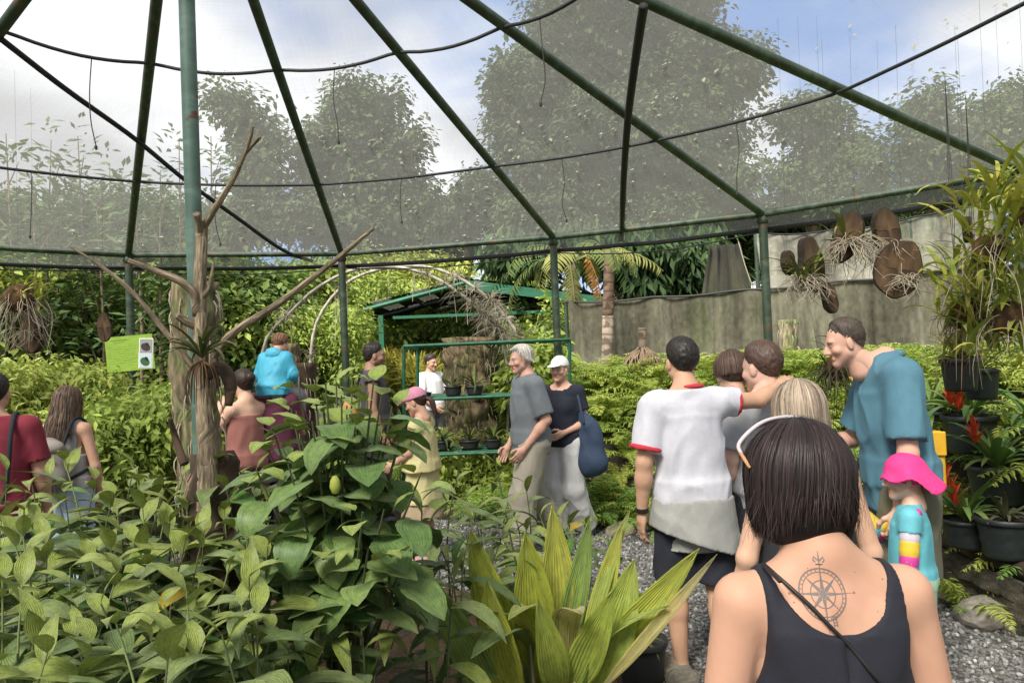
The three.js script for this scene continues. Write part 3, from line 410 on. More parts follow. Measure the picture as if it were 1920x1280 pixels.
// ---------------------------------------------------------------- bamboo hoops with hanging air plants
{
  const cane = std([0.52, 0.47, 0.38], 0.7, { map: T.grain }), airMat = [leafPlain([0.34, 0.3, 0.22]), leafPlain([0.2, 0.2, 0.1]), leafPlain([0.42, 0.38, 0.3])];
  const hoops = [['pale bent cane hoop, the nearer of the pair, draped with air plants', 9.1, [[497, 640], [540, 590], [590, 543], [660, 507], [735, 500], [800, 514], [860, 548], [905, 588], [938, 630], [950, 680]]], ['pale bent cane hoop, the farther of the pair', 9.7, [[585, 640], [600, 590], [650, 530], [720, 503], [800, 500], [850, 516], [905, 550], [945, 590], [975, 640]]]];
  hoops.forEach(([label, dep, pts], n) => {
    const b = col(pts[0][0], dep, 0), e = col(pts[pts.length - 1][0], dep, 0), t = thing('cane_hoop', label, 'hoop', b), P = [V(0, 0, 0), ...pts.map(([x, y]) => at(x, y, dep).sub(b)), e.sub(b)];
    obj('cane', tube(P, 0.021, 40, 8, true, 0.1), cane, t);
    const crv = new THREE.CatmullRomCurve3(P, false, 'centripetal'), r = rng(55 + n);
    const tuft = (s, L, k) => { const list = [], rr = rng(s); for (let i = 0; i < k; i++) { const a = rr() * 6.28, u = rr() * 1.5 - 0.5, l = L * (0.5 + rr()), d = V(Math.cos(a) * 0.7, u, Math.sin(a) * 0.7); list.push(tube([V(0, 0, 0), d.clone().multiplyScalar(l * 0.5), d.clone().multiplyScalar(l).add(V(0, -l * 0.45, 0))], [0.006, 0.004, 0.001], 5, 3)); } return merge(list); };
    const G = [tuft(3 + n, 0.22, 34), tuft(9 + n, 0.17, 26), tuft(21 + n, 0.3, 40)];
    for (let k = 0; k < 26; k++) { const s = k < 13 ? 0.62 + 0.25 * r() : 0.12 + 0.76 * r(), p = crv.getPointAt(s), m = obj('air_plant', G[k % 3], airMat[k % 3], t); m.position.copy(p); m.rotation.set(r(), r() * 6, r()); m.scale.setScalar(k < 13 ? 1.1 : 0.7); }
    for (let k = 0; k < 9; k++) { const p = crv.getPointAt(0.25 + 0.5 * r()); obj('hanging_string', tube([p, p.clone().add(V((r() - 0.5) * 0.06, -0.25 - 0.4 * r(), 0))], 0.0035, 2, 4), MAT.root, t); }
  });
}
// ---------------------------------------------------------------- tree-fern posts and stumps
T.fiber = tex([256, 512], (u, v) => { const f = fbm(u * 40, v * 10, 2, 4), m = smooth(0.45, 0.72, fbm(u * 5, v * 6, 4, 4)); const k = 0.3 + 0.75 * f; return [lerp(k, k * 0.8, m), lerp(k * 0.92, k * 0.84, m), lerp(k * 0.82, k * 0.62, m)]; });
const fernPost = std([0.36, 0.32, 0.23], 1, { map: T.fiber, bumpMap: T.barkBump, bumpScale: 0.03 });
function stump(label, px, dep, y, r0, mat = fernPost, o = {}) {
  const b = col(px, dep, 0), t = thing(o.name ?? 'tree_fern_post', label, o.cat ?? 'stump', b, 0, o.group), r = rng(px), P = [V(0, -0.05, 0), V(0.02, y * 0.3, 0), V(-0.02, y * 0.7, 0.01), V(0, y, 0)];
  obj('trunk', tube(P, [r0 * 1.15, r0, r0 * 0.95, r0], 34, 20, true, o.rough ?? 0.2), mat, t);
  const list = []; for (let k = 0; k < 150; k++) { const a = r() * 6.28, h = y * (0.2 + 0.8 * r()), p = V(Math.cos(a) * r0 * 0.97, h, Math.sin(a) * r0 * 0.97); list.push(tube([p, p.clone().add(V(Math.cos(a) * 0.02, -0.04, Math.sin(a) * 0.02)), p.clone().add(V(Math.cos(a) * 0.012 + (r() - 0.5) * 0.03, -0.08 - 0.1 * r(), Math.sin(a) * 0.012))], [0.005, 0.004, 0.001], 4, 3)); }
  obj('root_fibres', merge(list), MAT.root, t); return t;
}
stump('tall mossy tree-fern post standing right behind the dead tree', 388, 4.25, 2.2, 0.125, std([0.37, 0.35, 0.27], 1, { map: T.fiber, bumpMap: T.barkBump, bumpScale: 0.03 }));
stump('wide fibrous tree-fern post behind the middle of the green rack', 893, 9.15, 1.95, 0.33);
stump('fibrous post under the near cane hoop behind the dark-haired man', 545, 8.4, 1.95, 0.16);
stump('short dark log stump behind the blue-jacketed child', 575, 7.3, 1.72, 0.15, MAT.darkwood, { name: 'log_stump' });
stump('short sawn log stump right of the white-capped woman', 1110, 9.0, 1.42, 0.09, MAT.darkwood, { name: 'log_stump' });
stump('pale mossy trunk seen past the net fence post', 1492, 8.8, 2.0, 0.11, std([0.42, 0.42, 0.35], 1, { map: T.fiber, bumpMap: T.barkBump, bumpScale: 0.02 }), { name: 'mossy_trunk', cat: 'trunk' });
{ // whitish root ball on a log, before the fence
  const b = col(1217, 8.6, 0), t = thing('rooted_log', 'white-topped log wrapped in a ball of orchid roots', 'log', b), r = rng(8), list = [];
  obj('log', tube([V(0, 0.3, 0), V(0, 1.62, 0), V(0.01, 1.97, 0)], [0.06, 0.06, 0.045], 14, 12, true, 0.2), std([0.55, 0.5, 0.44], 0.9, { map: T.palmBark }), t);
  for (let k = 0; k < 130; k++) { const a = r() * 6.28, q = r(), p = V(Math.cos(a) * 0.05, 1.75 - 0.1 * q, Math.sin(a) * 0.05), e = V(Math.cos(a + r() - 0.5) * (0.1 + 0.13 * r()), 1.5 + 0.12 * (r() - 0.5), Math.sin(a) * 0.16); list.push(tube([p, p.clone().lerp(e, 0.6).add(V(Math.cos(a) * 0.06, 0.02, Math.sin(a) * 0.05)), e, e.clone().add(V(-Math.cos(a) * 0.1, -0.1, -Math.sin(a) * 0.1))], [0.008, 0.007, 0.003], 8, 4)); }
  obj('orchid_roots', merge(list), std([0.28, 0.2, 0.13], 0.95), t);
}
// ---------------------------------------------------------------- green steel plant rack with pots
const strapLeafMat = [leafMat([0.14, 0.2, 0.04], { map: T.leafB }), leafMat([0.2, 0.23, 0.05], { map: T.leafB }), leafMat([0.07, 0.13, 0.035], { map: T.leafB })];
const strapG = [0, 1, 2, 3].map((k) => blade(0.34, 0.034, { nx: 2, nl: 7, droop: 0.9 + 0.3 * k, rise: 0.9 - 0.15 * k, fold: 0.5, peak: 0.3, tip: 0.8 }));
function rosette(parent, n, size, seed, mats, p = V(0, 0, 0), o = {}) { const r = rng(seed); for (let k = 0; k < n; k++) { const l = obj('leaf', (o.geo ?? strapG)[Math.floor(r() * 4) % (o.geo ?? strapG).length], mats[Math.floor(r() * mats.length)], parent); l.position.copy(p); l.rotation.set(-0.5 * r() + (o.tilt ?? 0), k * 2.4 + r() * 0.6, (r() - 0.5) * 0.4, 'YXZ'); l.scale.setScalar(size * (0.7 + 0.5 * r())); } }
function potGeo(r, h, ribs) { const pr = [[0, 0], [r * 0.76, 0], [r * 0.8, 0.01]]; for (let k = 1; k <= 6; k++) { const y = h * 0.86 * k / 6, q = lerp(0.8, 0.96, k / 6) * r; pr.push([q + (ribs && k % 2 ? 0.006 : 0), y]); } pr.push([r * 1.04, h * 0.87], [r * 1.06, h * 0.9], [r * 1.06, h], [r * 0.97, h], [r * 0.95, h * 0.86], [0, h * 0.85]); return lathe(pr, 28); }
{
  const D0 = 8.15, D1 = 8.95, t = thing('plant_rack', 'three-tier green steel plant rack of pipes and slats', 'rack', col(910, 8.5, 0)), o = t.position, c = (px, d, y) => col(px, d, y).sub(o);
  for (const [px, d] of [[757, D0], [783, D1], [1052, D1], [1068, D0]]) obj('leg', tube([c(px, d, 0), c(px, d, 1.86)], 0.021, 2, 6), MAT.rackGreen, t);
  for (const [y, xl] of [[1.86, 757], [1.27, 732], [0.66, 757]]) {
    for (let k = 0; k < 6; k++) { const d = lerp(D0 - 0.02, D1 + 0.02, k / 5); obj('shelf_slat', tube([c(lerp(xl, 783, k / 5), d, y), c(lerp(1068, 1052, k / 5), d, y)], k % 5 ? 0.012 : 0.02, 1, 6), MAT.rackGreen, t); }
    for (const s of [0, 0.5, 1]) obj('shelf_bearer', tube([c(lerp(757, 1068, s), D0, y - 0.022), c(lerp(783, 1052, s), D1, y - 0.022)], 0.016, 1, 6), MAT.rackGreen, t);
  }
  const spots = [[795, 1.295, 0.09, 0.05, 0.3, 'flat black tray of seedlings on the middle rack shelf, left'], [850, 1.295, 0.1, 0.11, 0.55, 'black basket with young plant on the middle rack shelf'], [890, 1.295, 0.1, 0.1, 0.9, 'black pot with the tallest yellow-green rosette on the middle rack shelf'], [830, 0.69, 0.1, 0.1, 0.9, 'dark pot of strappy plant on the lowest rack shelf, left'], [880, 0.69, 0.12, 0.1, 0.8, 'dark pot of strappy plant on the lowest rack shelf below the basket'], [925, 0.69, 0.1, 0.1, 1.0, 'dark pot of strappy plant on the lowest rack shelf, right']];
  spots.forEach(([px, y, r, h, s, lab], i) => { const p = thing('potted_plant', lab, 'potted plant', col(px, 8.42, y - 0.012), 0, 'plants on the green rack'); obj('pot', potGeo(r, h), MAT.black, p); obj('soil', lathe([[0, h * 0.88], [r * 0.9, h * 0.87]], 14), MAT.soil, p); rosette(p, i === 0 ? 6 : 12, s, 300 + i, strapLeafMat, V(0, h * 0.85, 0)); });
}
// ---------------------------------------------------------------- green information board on the post
{
  const p = at(243, 662, 8.0), t = thing('information_board', 'lime green information board with two photos hung on the left post', 'sign', p, 0.12), k = 8 / FPX;
  const c = document.createElement('canvas'); c.width = 512; c.height = 400; const x = c.getContext('2d');
  x.fillStyle = '#7d9c33'; x.fillRect(0, 0, 512, 400); x.fillStyle = '#86a53a'; for (let i = 0; i < 60; i++) x.fillRect((i * 131) % 512, (i * 71) % 400, 90, 26);
  x.fillStyle = '#5f7a28'; for (let l = 0; l < 8; l++) { let q = 28; while (q < 320) { const w = 10 + ((l * 37 + q * 13) % 34); x.fillRect(q, 118 + l * 26, Math.min(w, 330 - q), 6); q += w + 9; } } x.fillStyle = '#587322'; x.fillRect(60, 40, 180, 12); x.fillRect(90, 66, 120, 8);
  const tx = new THREE.CanvasTexture(c); tx.colorSpace = THREE.SRGBColorSpace;
  obj('board', box(85 * k, 66 * k, 0.012), std([1, 1, 1], 0.5, { map: tx }), t).rotation.z = 0.06;
  for (const [dx, dy, w, h, a, b] of [[30, 13, 22, 25, '#3a3030', '#8d8d8d'], [28, -14, 22, 27, '#2f5a37', '#b9c4cc']]) {
    const f = obj('photo_print', box((w + 3) * k, (h + 3) * k, 0.004, V(dx * k, dy * k, 0.009), [0, 0, -0.04]), std([0.75, 0.75, 0.72], 0.4), t), g = document.createElement('canvas'); g.width = 64; g.height = 72; const q = g.getContext('2d');
    q.fillStyle = b; q.fillRect(0, 0, 64, 72); q.fillStyle = a; q.beginPath(); q.ellipse(30, 44, 26, 20, 0.5, 0, 7); q.fill(); q.fillStyle = '#18201a'; q.beginPath(); q.ellipse(38, 30, 12, 8, 0.9, 0, 7); q.fill();
    const ty = new THREE.CanvasTexture(g); ty.colorSpace = THREE.SRGBColorSpace; obj('picture', box(w * k, h * k, 0.003, V(dx * k, dy * k, 0.0125), [0, 0, -0.04]), std([1, 1, 1], 0.35, { map: ty }), f);
  }
  obj('hanger', merge([tube([V(-0.15, 0.17, -0.01), V(0, 0.28, -0.03), V(0.15, 0.2, -0.01)], 0.004, 4, 4)]), MAT.wire, t);
}
const PI0 = 2.4, PI1 = Math.PI;
// ---------------------------------------------------------------- foreground: cane plants with veined leaves
const caneLeaf = [0, 1, 2, 3, 4, 5].map((k) => blade(0.225, 0.08 + 0.007 * (k % 3), { nx: 4, nl: 9, droop: [0.5, 0.8, 1.1, 1.4, 0.7, 1.7][k], rise: 0.25, fold: [0.2, 0.3, 0.12, 0.25, 0.4, 0.18][k], tip: 1.7, peak: 0.36, pow: 0.8, twist: (k % 2 ? 0.5 : -0.4) * (k / 5), wave: 0.05 }));
const caneMat = [[0.15, 0.23, 0.065], [0.2, 0.29, 0.085], [0.26, 0.34, 0.115], [0.33, 0.41, 0.085], [0.11, 0.185, 0.05]].map((c) => leafMat(c, { bump: T.leafBump, bumpScale: 0.002 }));
const oldLeaf = leafMat([0.3, 0.31, 0.11], { map: T.leafC, bump: T.leafBump, bumpScale: 0.002 }), yellowLeaf = leafMat([0.5, 0.36, 0.03], { map: T.leafB }), stemMat = std([0.07, 0.085, 0.035], 0.7), stemPale = std([0.16, 0.2, 0.07], 0.7);
function canePlant(px, dep, y, seed, o = {}) { // px, y: where the tip shows; leaves in two ranks up the cane
  const tip = at(px, y, dep), r = rng(seed), lx = (r() - 0.5) * 0.5 + (o.lean ?? 0), b = V(tip.x - lx * 0.8, 0.03, tip.z + (r() - 0.5) * 0.3), t = thing('cane_plant', o.label ?? 'leafy cane plant with ribbed pointed leaves in the foreground bed', 'plant', b, 0, o.group ?? 'cane plants in the foreground bed'), e = tip.clone().sub(b);
  const P = [V(0, 0, 0), e.clone().multiplyScalar(0.4).add(V((r() - 0.5) * 0.08, 0, (r() - 0.5) * 0.08)), e.clone().multiplyScalar(0.75).add(V(-lx * 0.12, 0.02, 0)), e], crv = new THREE.CatmullRomCurve3(P, false, 'centripetal');
  obj('stem', tube(P, [0.007, 0.006, 0.0045, 0.0025], 14, 6), r() > 0.4 ? stemMat : stemPale, t);
  const n = o.n ?? 11 + Math.floor(r() * 4), turn0 = r() * 6.28, mats = o.mats ?? caneMat;
  for (let k = 0; k < n; k++) {
    const s = 1 - Math.pow(k / n, 1.05) * (o.reach ?? 0.62), p = crv.getPointAt(s), yaw = turn0 + k * (PI0 + 0.5 * (r() - 0.5)) + (r() - 0.5) * 0.7, young = k < 2, size = (o.size ?? 1) * (young ? 0.62 + 0.1 * k : 0.85 + 0.4 * r());
    const old = k / n, m = obj('leaf', (o.geos ?? caneLeaf)[Math.floor(r() * (o.geos ?? caneLeaf).length)], young ? mats[3] : r() < 0.012 ? yellowLeaf : r() < 0.13 ? oldLeaf : mats[Math.min(mats.length - 1, Math.floor(r() * 4 + (old > 0.6 ? 0.6 : 0)))], t);
    m.position.copy(p); m.rotation.set((young ? -0.35 - 0.6 * r() : -0.02) + (r() - 0.5) * 0.6 + old * 0.2, yaw, (r() - 0.5) * 0.5, 'YXZ'); m.scale.set(size, size, size * (0.9 + 0.25 * r()));
  }
  return t;
}
{
  const r = rng(77), rows = [[3.6, 880, 960, [50, 160, 230, 310, 375, 440, 505]], [3.1, 930, 1010, [35, 75, 180, 270, 330, 420, 475]], [2.75, 990, 1070, [25, 90, 165, 255, 320, 395, 470]], [2.45, 1060, 1150, [0, 85, 150, 235, 310, 385, 475]], [2.2, 1150, 1230, [60, 140, 225, 300, 390, 480]], // [depth, tip rows, spread of columns, how many]
    [3.75, 868, 900, [20, 85, 185, 265, 330, 420, 470]], [3.3, 905, 960, [-15, 55, 130, 205, 290, 345, 410, 500, 560]], [2.95, 955, 1030, [10, 95, 160, 240, 310, 385, 450, 530]], [2.6, 1010, 1095, [-20, 50, 130, 200, 285, 350, 430, 500, 590]], [2.3, 1095, 1190, [30, 110, 190, 270, 350, 440, 520]], [2.05, 1185, 1260, [-10, 75, 160, 330, 420]]];
  let s = 0; for (const [d, y0, y1, xs] of rows) for (const x of xs) { s++; canePlant(x + (r() - 0.5) * 30, d + (r() - 0.5) * 0.25, lerp(y0, y1, r()) - (x < 60 ? 12 : 0), 500 + s, { size: 0.84 + 0.24 * r() }); }
  canePlant(318, 1.98, 1195, 701, { size: 1.25, label: 'cane plant with the largest ribbed pale leaves at the bottom of the picture', group: null, n: 9 });
  canePlant(520, 3.4, 820, 702, { size: 0.9, lean: -0.4, label: 'single tall cane leaning in front of the dead tree', group: null });
  canePlant(395, 3.3, 846, 703, { size: 0.95, label: 'cane plant with upright tip leaves before the dead tree', group: null });
  canePlant(120, 3.55, 862, 704, { size: 1.05 }); canePlant(255, 3.3, 880, 705, { size: 1 });
  // right of the broad-leaved shrub: darker, narrower canes
  const narrow = [0, 1, 2].map((k) => blade(0.24, 0.055, { nx: 4, nl: 7, droop: 0.7 + 0.4 * k, rise: 0.3, fold: 0.25, tip: 1.1, peak: 0.4, twist: 0.2 * k }));
  for (const [x, d, y] of [[860, 3.5, 880], [930, 3.7, 870], [890, 3.3, 960], [820, 3.2, 1010], [760, 3.1, 1060], [985, 3.9, 905], [850, 3.0, 1090], [700, 2.9, 1080], [940, 3.4, 1010], [640, 2.7, 1150], [740, 2.8, 1150], [790, 3.4, 940], [590, 2.75, 1090], [680, 2.6, 1200], [540, 2.4, 1215], [905, 4.4, 930], [955, 4.7, 945], [1010, 4.9, 960], [870, 4.9, 925], [1060, 4.6, 975], [985, 4.4, 985], [930, 5.1, 940], [1100, 4.8, 985], [840, 4.6, 940], [1040, 5.2, 965], [1140, 4.5, 1010]]) canePlant(x, d, y, 800 + x, { geos: narrow, n: 12, reach: 0.7, label: d > 4.2 ? 'low narrow-leaved plant at the bed edge before the older couple' : 'narrow-leaved cane plant beside the broad-leaved shrub', group: d > 4.2 ? 'low plants before the older couple' : 'narrow-leaved canes' });
}
// ---------------------------------------------------------------- broad-leaved shrub in the middle of the bed
{
  const heart = [0, 1, 2, 3].map((k) => blade(0.155, 0.1 + 0.008 * (k % 2), { nx: 4, nl: 7, droop: 0.5 + 0.35 * k, rise: 0.1, fold: 0.14, tip: 0.85, peak: 0.34, pow: 0.75, wave: 0.05 }));
  const mats = [[0.13, 0.235, 0.06], [0.18, 0.29, 0.075], [0.24, 0.35, 0.095], [0.33, 0.43, 0.085]].map((c) => leafMat(c, { map: T.leafB, coat: 0.3, bump: T.leafBump, bumpScale: 0.0018 })), r = rng(31), b = col(655, 3.0, 0.03), t = thing('broad_leaved_shrub', 'large dark broad-leaved shrub in the middle of the foreground bed', 'shrub', b);
  const tips = [[590, 735], [630, 712], [675, 718], [715, 742], [545, 765], [755, 800], [500, 835], [650, 760], [610, 720], [700, 715], [555, 770], [720, 795], [560, 728], [640, 742], [690, 735], [735, 762], [510, 800], [585, 790], [665, 800], [745, 830], [480, 880], [540, 870], [620, 870], [700, 880], [790, 885], [560, 945], [640, 950], [720, 955], [815, 960], [600, 1020], [690, 1030], [770, 1030], [520, 1010], [660, 710], [605, 830], [680, 960]];
  tips.forEach(([x, y], i) => {
    const e = at(x, y, 2.95 + (r() - 0.5) * 0.55 - (y - 700) * 0.0011).sub(b), P = [V((r() - 0.5) * 0.12, 0, (r() - 0.5) * 0.12), V(e.x * 0.35, e.y * 0.55, e.z * 0.35), e], crv = new THREE.CatmullRomCurve3(P);
    obj('branch', tube(P, [0.011, 0.008, 0.003], 12, 6), stemMat, t);
    for (let k = 0; k < 8; k++) { const s = 1 - k * 0.05, p = crv.getPointAt(s), yaw = k * 2.4 + r() * 0.8 + i, z = k < 2 ? 0.7 + 0.15 * k : 1.0 + 0.45 * r(), m = obj('leaf', heart[Math.floor(r() * 4)], mats[k < 2 ? 3 : Math.floor(r() * 3)], t); const off = V(Math.sin(yaw), 0.1, Math.cos(yaw)).multiplyScalar(0.035); m.position.copy(p).add(off); m.rotation.set(0.15 + (r() - 0.5) * 0.7 + (k < 2 ? -0.6 : 0), yaw, (r() - 0.5) * 0.5, 'YXZ'); m.scale.setScalar(z); }
  });
  const bud = obj('flower_bud', lathe([[0, -0.035], [0.012, -0.03], [0.02, -0.008], [0.017, 0.015], [0.008, 0.03], [0, 0.032]], 12), leafPlain([0.36, 0.4, 0.08]), t); bud.position.copy(at(628, 908, 2.62).sub(b)); bud.userData.label = 'pale yellow-green bud';
}
// ---------------------------------------------------------------- tall light-green strap-leaved plant, bottom centre
{
  const cols = [[0.52, 0.58, 0.075], [0.44, 0.54, 0.085], [0.3, 0.44, 0.1], [0.6, 0.62, 0.1], [0.7, 0.62, 0.24]], mats = cols.map((c) => leafMat(c, { map: T.leafB, bump: T.leafBump, bumpScale: 0.003, through: 0.42, coat: 0.15 })), r = rng(91);
  const b = col(1020, 3.4, 0.03), t = thing('strap_leaved_plant', 'clump of tall light-green pleated leaves beside the path', 'plant', b);
  // [tip x, tip y, depth, width, material, droop]
  for (const [x, y, d, w, m, dr] of [[1035, 952, 3.55, 0.16, 3, 0.15], [985, 1000, 3.3, 0.165, 0, 0.1], [885, 1000, 3.35, 0.15, 0, 0.35], [915, 1095, 3.1, 0.15, 0, 0.3], [1105, 975, 3.6, 0.1, 2, 0.2], [1165, 985, 3.6, 0.09, 3, 0.3], [1185, 1060, 3.4, 0.16, 1, 0.55], [1305, 1035, 3.35, 0.12, 0, 0.3], [1335, 1050, 3.3, 0.05, 4, 0.5], [1245, 1150, 3.2, 0.13, 1, 0.8], [810, 1090, 3.1, 0.13, 2, 0.5], [860, 1155, 3.0, 0.1, 3, 0.9], [1150, 1110, 3.2, 0.13, 1, 0.5], [1090, 1175, 3.0, 0.12, 4, 1.5], [960, 1180, 3.0, 0.1, 0, 1.3], [895, 1245, 2.9, 0.13, 2, 1.2], [1075, 1080, 3.7, 0.12, 2, 0.5], [1130, 1180, 3.3, 0.14, 2, 0.6], [1200, 1120, 3.5, 0.15, 2, 0.5], [1010, 1130, 3.2, 0.12, 1, 0.6], [940, 1080, 3.7, 0.12, 2, 0.4], [1180, 960, 3.7, 0.06, 1, 0.4]]) {
    const q = at(x, y, d).sub(b), s = V((r() - 0.5) * 0.22 + q.x * 0.15, 0.02, (r() - 0.5) * 0.2), v = q.clone().sub(s), L = v.length() * (1 + dr * 0.08), g = grid(6, 14, (u, vv) => { const k = vv, pr = k < 0.28 ? lerp(0.12, 0.3, k / 0.28) : Math.pow(Math.max(0, Math.sin(Math.PI * Math.pow((k - 0.28) / 0.72 * 0.93 + 0.07, 0.85))), 0.8), ss = (u - 0.5) * 2, wd = w * 0.58 * Math.max(pr, k > 0.97 ? 0.01 : 0.1); const bow = dr * 0.32 * Math.sin(Math.PI * k) * L; return [ss * wd, bow * 0.7 + Math.abs(ss) * wd * 0.32 + 0.004 * Math.cos(ss * PI1 * 3), k * L]; });
    const f = v.clone().normalize(), side = f.clone().cross(V(0, 1, 0)).lengthSq() < 0.01 ? V(1, 0, 0) : f.clone().cross(V(0, 1, 0)).normalize(), fc = V((r() - 0.5) * 1.1, 0, 1).normalize(); // blades show their face, each turned a little
    let up = fc.clone().addScaledVector(f, -fc.dot(f)).normalize(); if (dr > 0.7) up = side.clone().cross(f).normalize(); const X = up.clone().cross(f).normalize();
    const mm = obj('leaf', g, mats[m], t); mm.applyMatrix4(new THREE.Matrix4().makeBasis(X, up, f).setPosition(s));
  }
  for (let k = 0; k < 12; k++) { const a = r() * 6.28, q = 0.05 + 0.16 * r(); obj('sheath', tube([V(Math.cos(a) * q, 0, Math.sin(a) * q), V(Math.cos(a) * q * 1.5, 0.25 + 0.25 * r(), Math.sin(a) * q * 1.5)], [0.013, 0.005], 3, 6), k % 2 ? stemPale : MAT.root, t); }
  const litter = []; for (let k = 0; k < 26; k++) { const m = blade(0.16 + 0.2 * r(), 0.03, { nx: 2, nl: 4, droop: 1.2, fold: 0.5 }); m.applyMatrix4(M4(V((r() - 0.5) * 0.7, 0.12 + 0.1 * r(), (r() - 0.5) * 0.6), [0.2 * r(), r() * 6.3, r()])); litter.push(m); } obj('dry_leaves', merge(litter), leafPlain([0.34, 0.24, 0.11]), t);
}
// ---------------------------------------------------------------- dead tree hung with air plants, at the centre pole
{
  const b = col(386, 3.28, 0), t = thing('dead_tree', 'bare forked dead tree with cut limbs leaning on the centre pole', 'dead tree', b), L = (x, y, d = 3.28) => at(x, y, d).sub(b), dw = MAT.deadwood;
  obj('trunk', tube([V(0, -0.05, 0), L(392, 1050), L(388, 860), L(378, 700), L(374, 560), L(376, 470), L(378, 425)], [0.09, 0.078, 0.066, 0.05, 0.034, 0.028, 0.025], 40, 14, true, 0.16), dw, t);
  for (const [pts, r] of [[[[378, 430], [398, 398], [440, 330], [468, 262], [473, 238]], [0.017, 0.014, 0.011, 0.009, 0.007]], [[[458, 288], [476, 268], [487, 257]], [0.011, 0.009, 0.008]], [[[376, 440], [372, 418], [368, 400]], [0.02, 0.018, 0.016]], [[[372, 590], [362, 548], [340, 528], [295, 510], [240, 488]], [0.026, 0.02, 0.017, 0.014, 0.01]], [[[378, 560], [392, 540], [400, 490]], [0.014, 0.01, 0.004]], [[[372, 700], [300, 610], [245, 545], [190, 500], [133, 463]], [0.016, 0.013, 0.011, 0.009, 0.005]], [[[402, 668], [430, 630], [520, 570], [600, 510], [700, 428]], [0.02, 0.017, 0.014, 0.012, 0.007]], [[[390, 700], [415, 690], [432, 718], [428, 760]], [0.032, 0.03, 0.028, 0.016]], [[[365, 610], [345, 600], [330, 590]], [0.022, 0.02, 0.014]]]) obj('limb', tube(pts.map(([x, y], i) => L(x, y, 3.28 - 0.03 * i)), r, 16, 9, true, 0.14), pts[0][0] === 390 ? MAT.darkwood : dw, t);
  obj('limb', tube([L(345, 870, 3.1), L(328, 820, 3.15), L(318, 785, 3.1)], [0.018, 0.015, 0.01], 8, 8, true, 0.2), MAT.darkwood, t);
  // bromeliad seated in the fork, its own thing
  const p = at(378, 672, 3.12), q = thing('fork_bromeliad', 'strappy bromeliad growing in the fork of the dead tree', 'bromeliad', p), mats = [leafMat([0.1, 0.11, 0.03], { map: T.leafB }), leafMat([0.17, 0.17, 0.05], { map: T.leafB }), leafMat([0.06, 0.09, 0.025], { map: T.leafB })];
  rosette(q, 26, 0.62, 61, mats); const fr = []; const r = rng(3); for (let k = 0; k < 24; k++) { const a = r() * 6.3; fr.push(tube([V(0, -0.01, 0), V(Math.cos(a) * 0.05, -0.04, Math.sin(a) * 0.04), V(Math.cos(a) * 0.07, -0.12 - 0.1 * r(), Math.sin(a) * 0.05)], [0.004, 0.003, 0.001], 4, 3)); } obj('roots', merge(fr), MAT.fiber, q);
  // dark matted root mass at the foot of the tree
  const m = thing('root_mass', 'dark matted stump of roots at the foot of the dead tree', 'stump', col(425, 3.35, 0)), list = []; obj('stump_core', tube([V(0, 0, 0), V(0.02, 0.6, 0), V(0, 1.0, 0.02), V(-0.02, 1.32, 0)], [0.24, 0.2, 0.16, 0.09], 24, 16, true, 0.25), MAT.darkwood, m);
  for (let k = 0; k < 170; k++) { const a = r() * 6.3, h = 0.4 + 0.85 * r(), R = lerp(0.22, 0.1, h / 1.3); list.push(tube([V(Math.cos(a) * R, h, Math.sin(a) * R), V(Math.cos(a) * (R + 0.03), h - 0.06, Math.sin(a) * (R + 0.03)), V(Math.cos(a) * (R + 0.02) + (r() - 0.5) * 0.1, h - 0.12 - 0.12 * r(), Math.sin(a) * (R + 0.02))], [0.005, 0.004, 0.0015], 4, 3)); } obj('roots', merge(list), std([0.2, 0.14, 0.09], 0.95), m);
  const w = thing('bark_block', 'red-brown block of rough bark low among the canes', 'log', col(560, 2.35, 0)); obj('block', roughen(new THREE.BoxGeometry(0.26, 0.66, 0.24, 10, 20, 10).translate(0, 0.33, 0), 0.03, 9), std([0.12, 0.06, 0.038], 0.95, { map: T.bark, bumpMap: T.barkBump, bumpScale: 0.03 }), w);
}
// ---------------------------------------------------------------- ferns
const fernFrond = [0, 1, 2].map((s) => { // finely divided: leaflets along a drooping rachis
  const out = [], L = 0.62, N = 12, P = []; let y = 0, z = 0; for (let k = 0; k <= N; k++) { P.push(V(0, y, z)); const a = 1.05 - (1.2 + 0.3 * s) * k / N; y += Math.sin(a) * L / N; z += Math.cos(a) * L / N; } const c = new THREE.CatmullRomCurve3(P); out.push(tube(P, [0.004, 0.001], 8, 3));
  for (let k = 0; k < 34; k++) for (const sd of [-1, 1]) { const t = 0.12 + 0.87 * k / 34, p = c.getPointAt(t), l = 0.1 * Math.pow(Math.sin(Math.PI * Math.pow(t, 0.62)), 0.8) + 0.01, g = blade(l, 0.015 * (0.6 + 0.4 * Math.sin(Math.PI * t)), { nx: 1, nl: 3, droop: 0.8, fold: 0, peak: 0.3 }); g.applyMatrix4(M4(V(0, 0, 0), [0.3 * Math.sin(k * 7.7), sd * (1.15 + 0.2 * Math.sin(k * 3.1)), 0.3 * Math.sin(k * 5.3)])); const d = c.getTangentAt(t); g.applyQuaternion(new THREE.Quaternion().setFromUnitVectors(V(0, 0, 1), d)).translate(p.x, p.y, p.z); out.push(g); } return merge(out);
});
const fernMat = [[0.22, 0.35, 0.05], [0.31, 0.43, 0.07], [0.4, 0.47, 0.09], [0.15, 0.27, 0.05]].map((c) => leafPlain(c, 0.4));
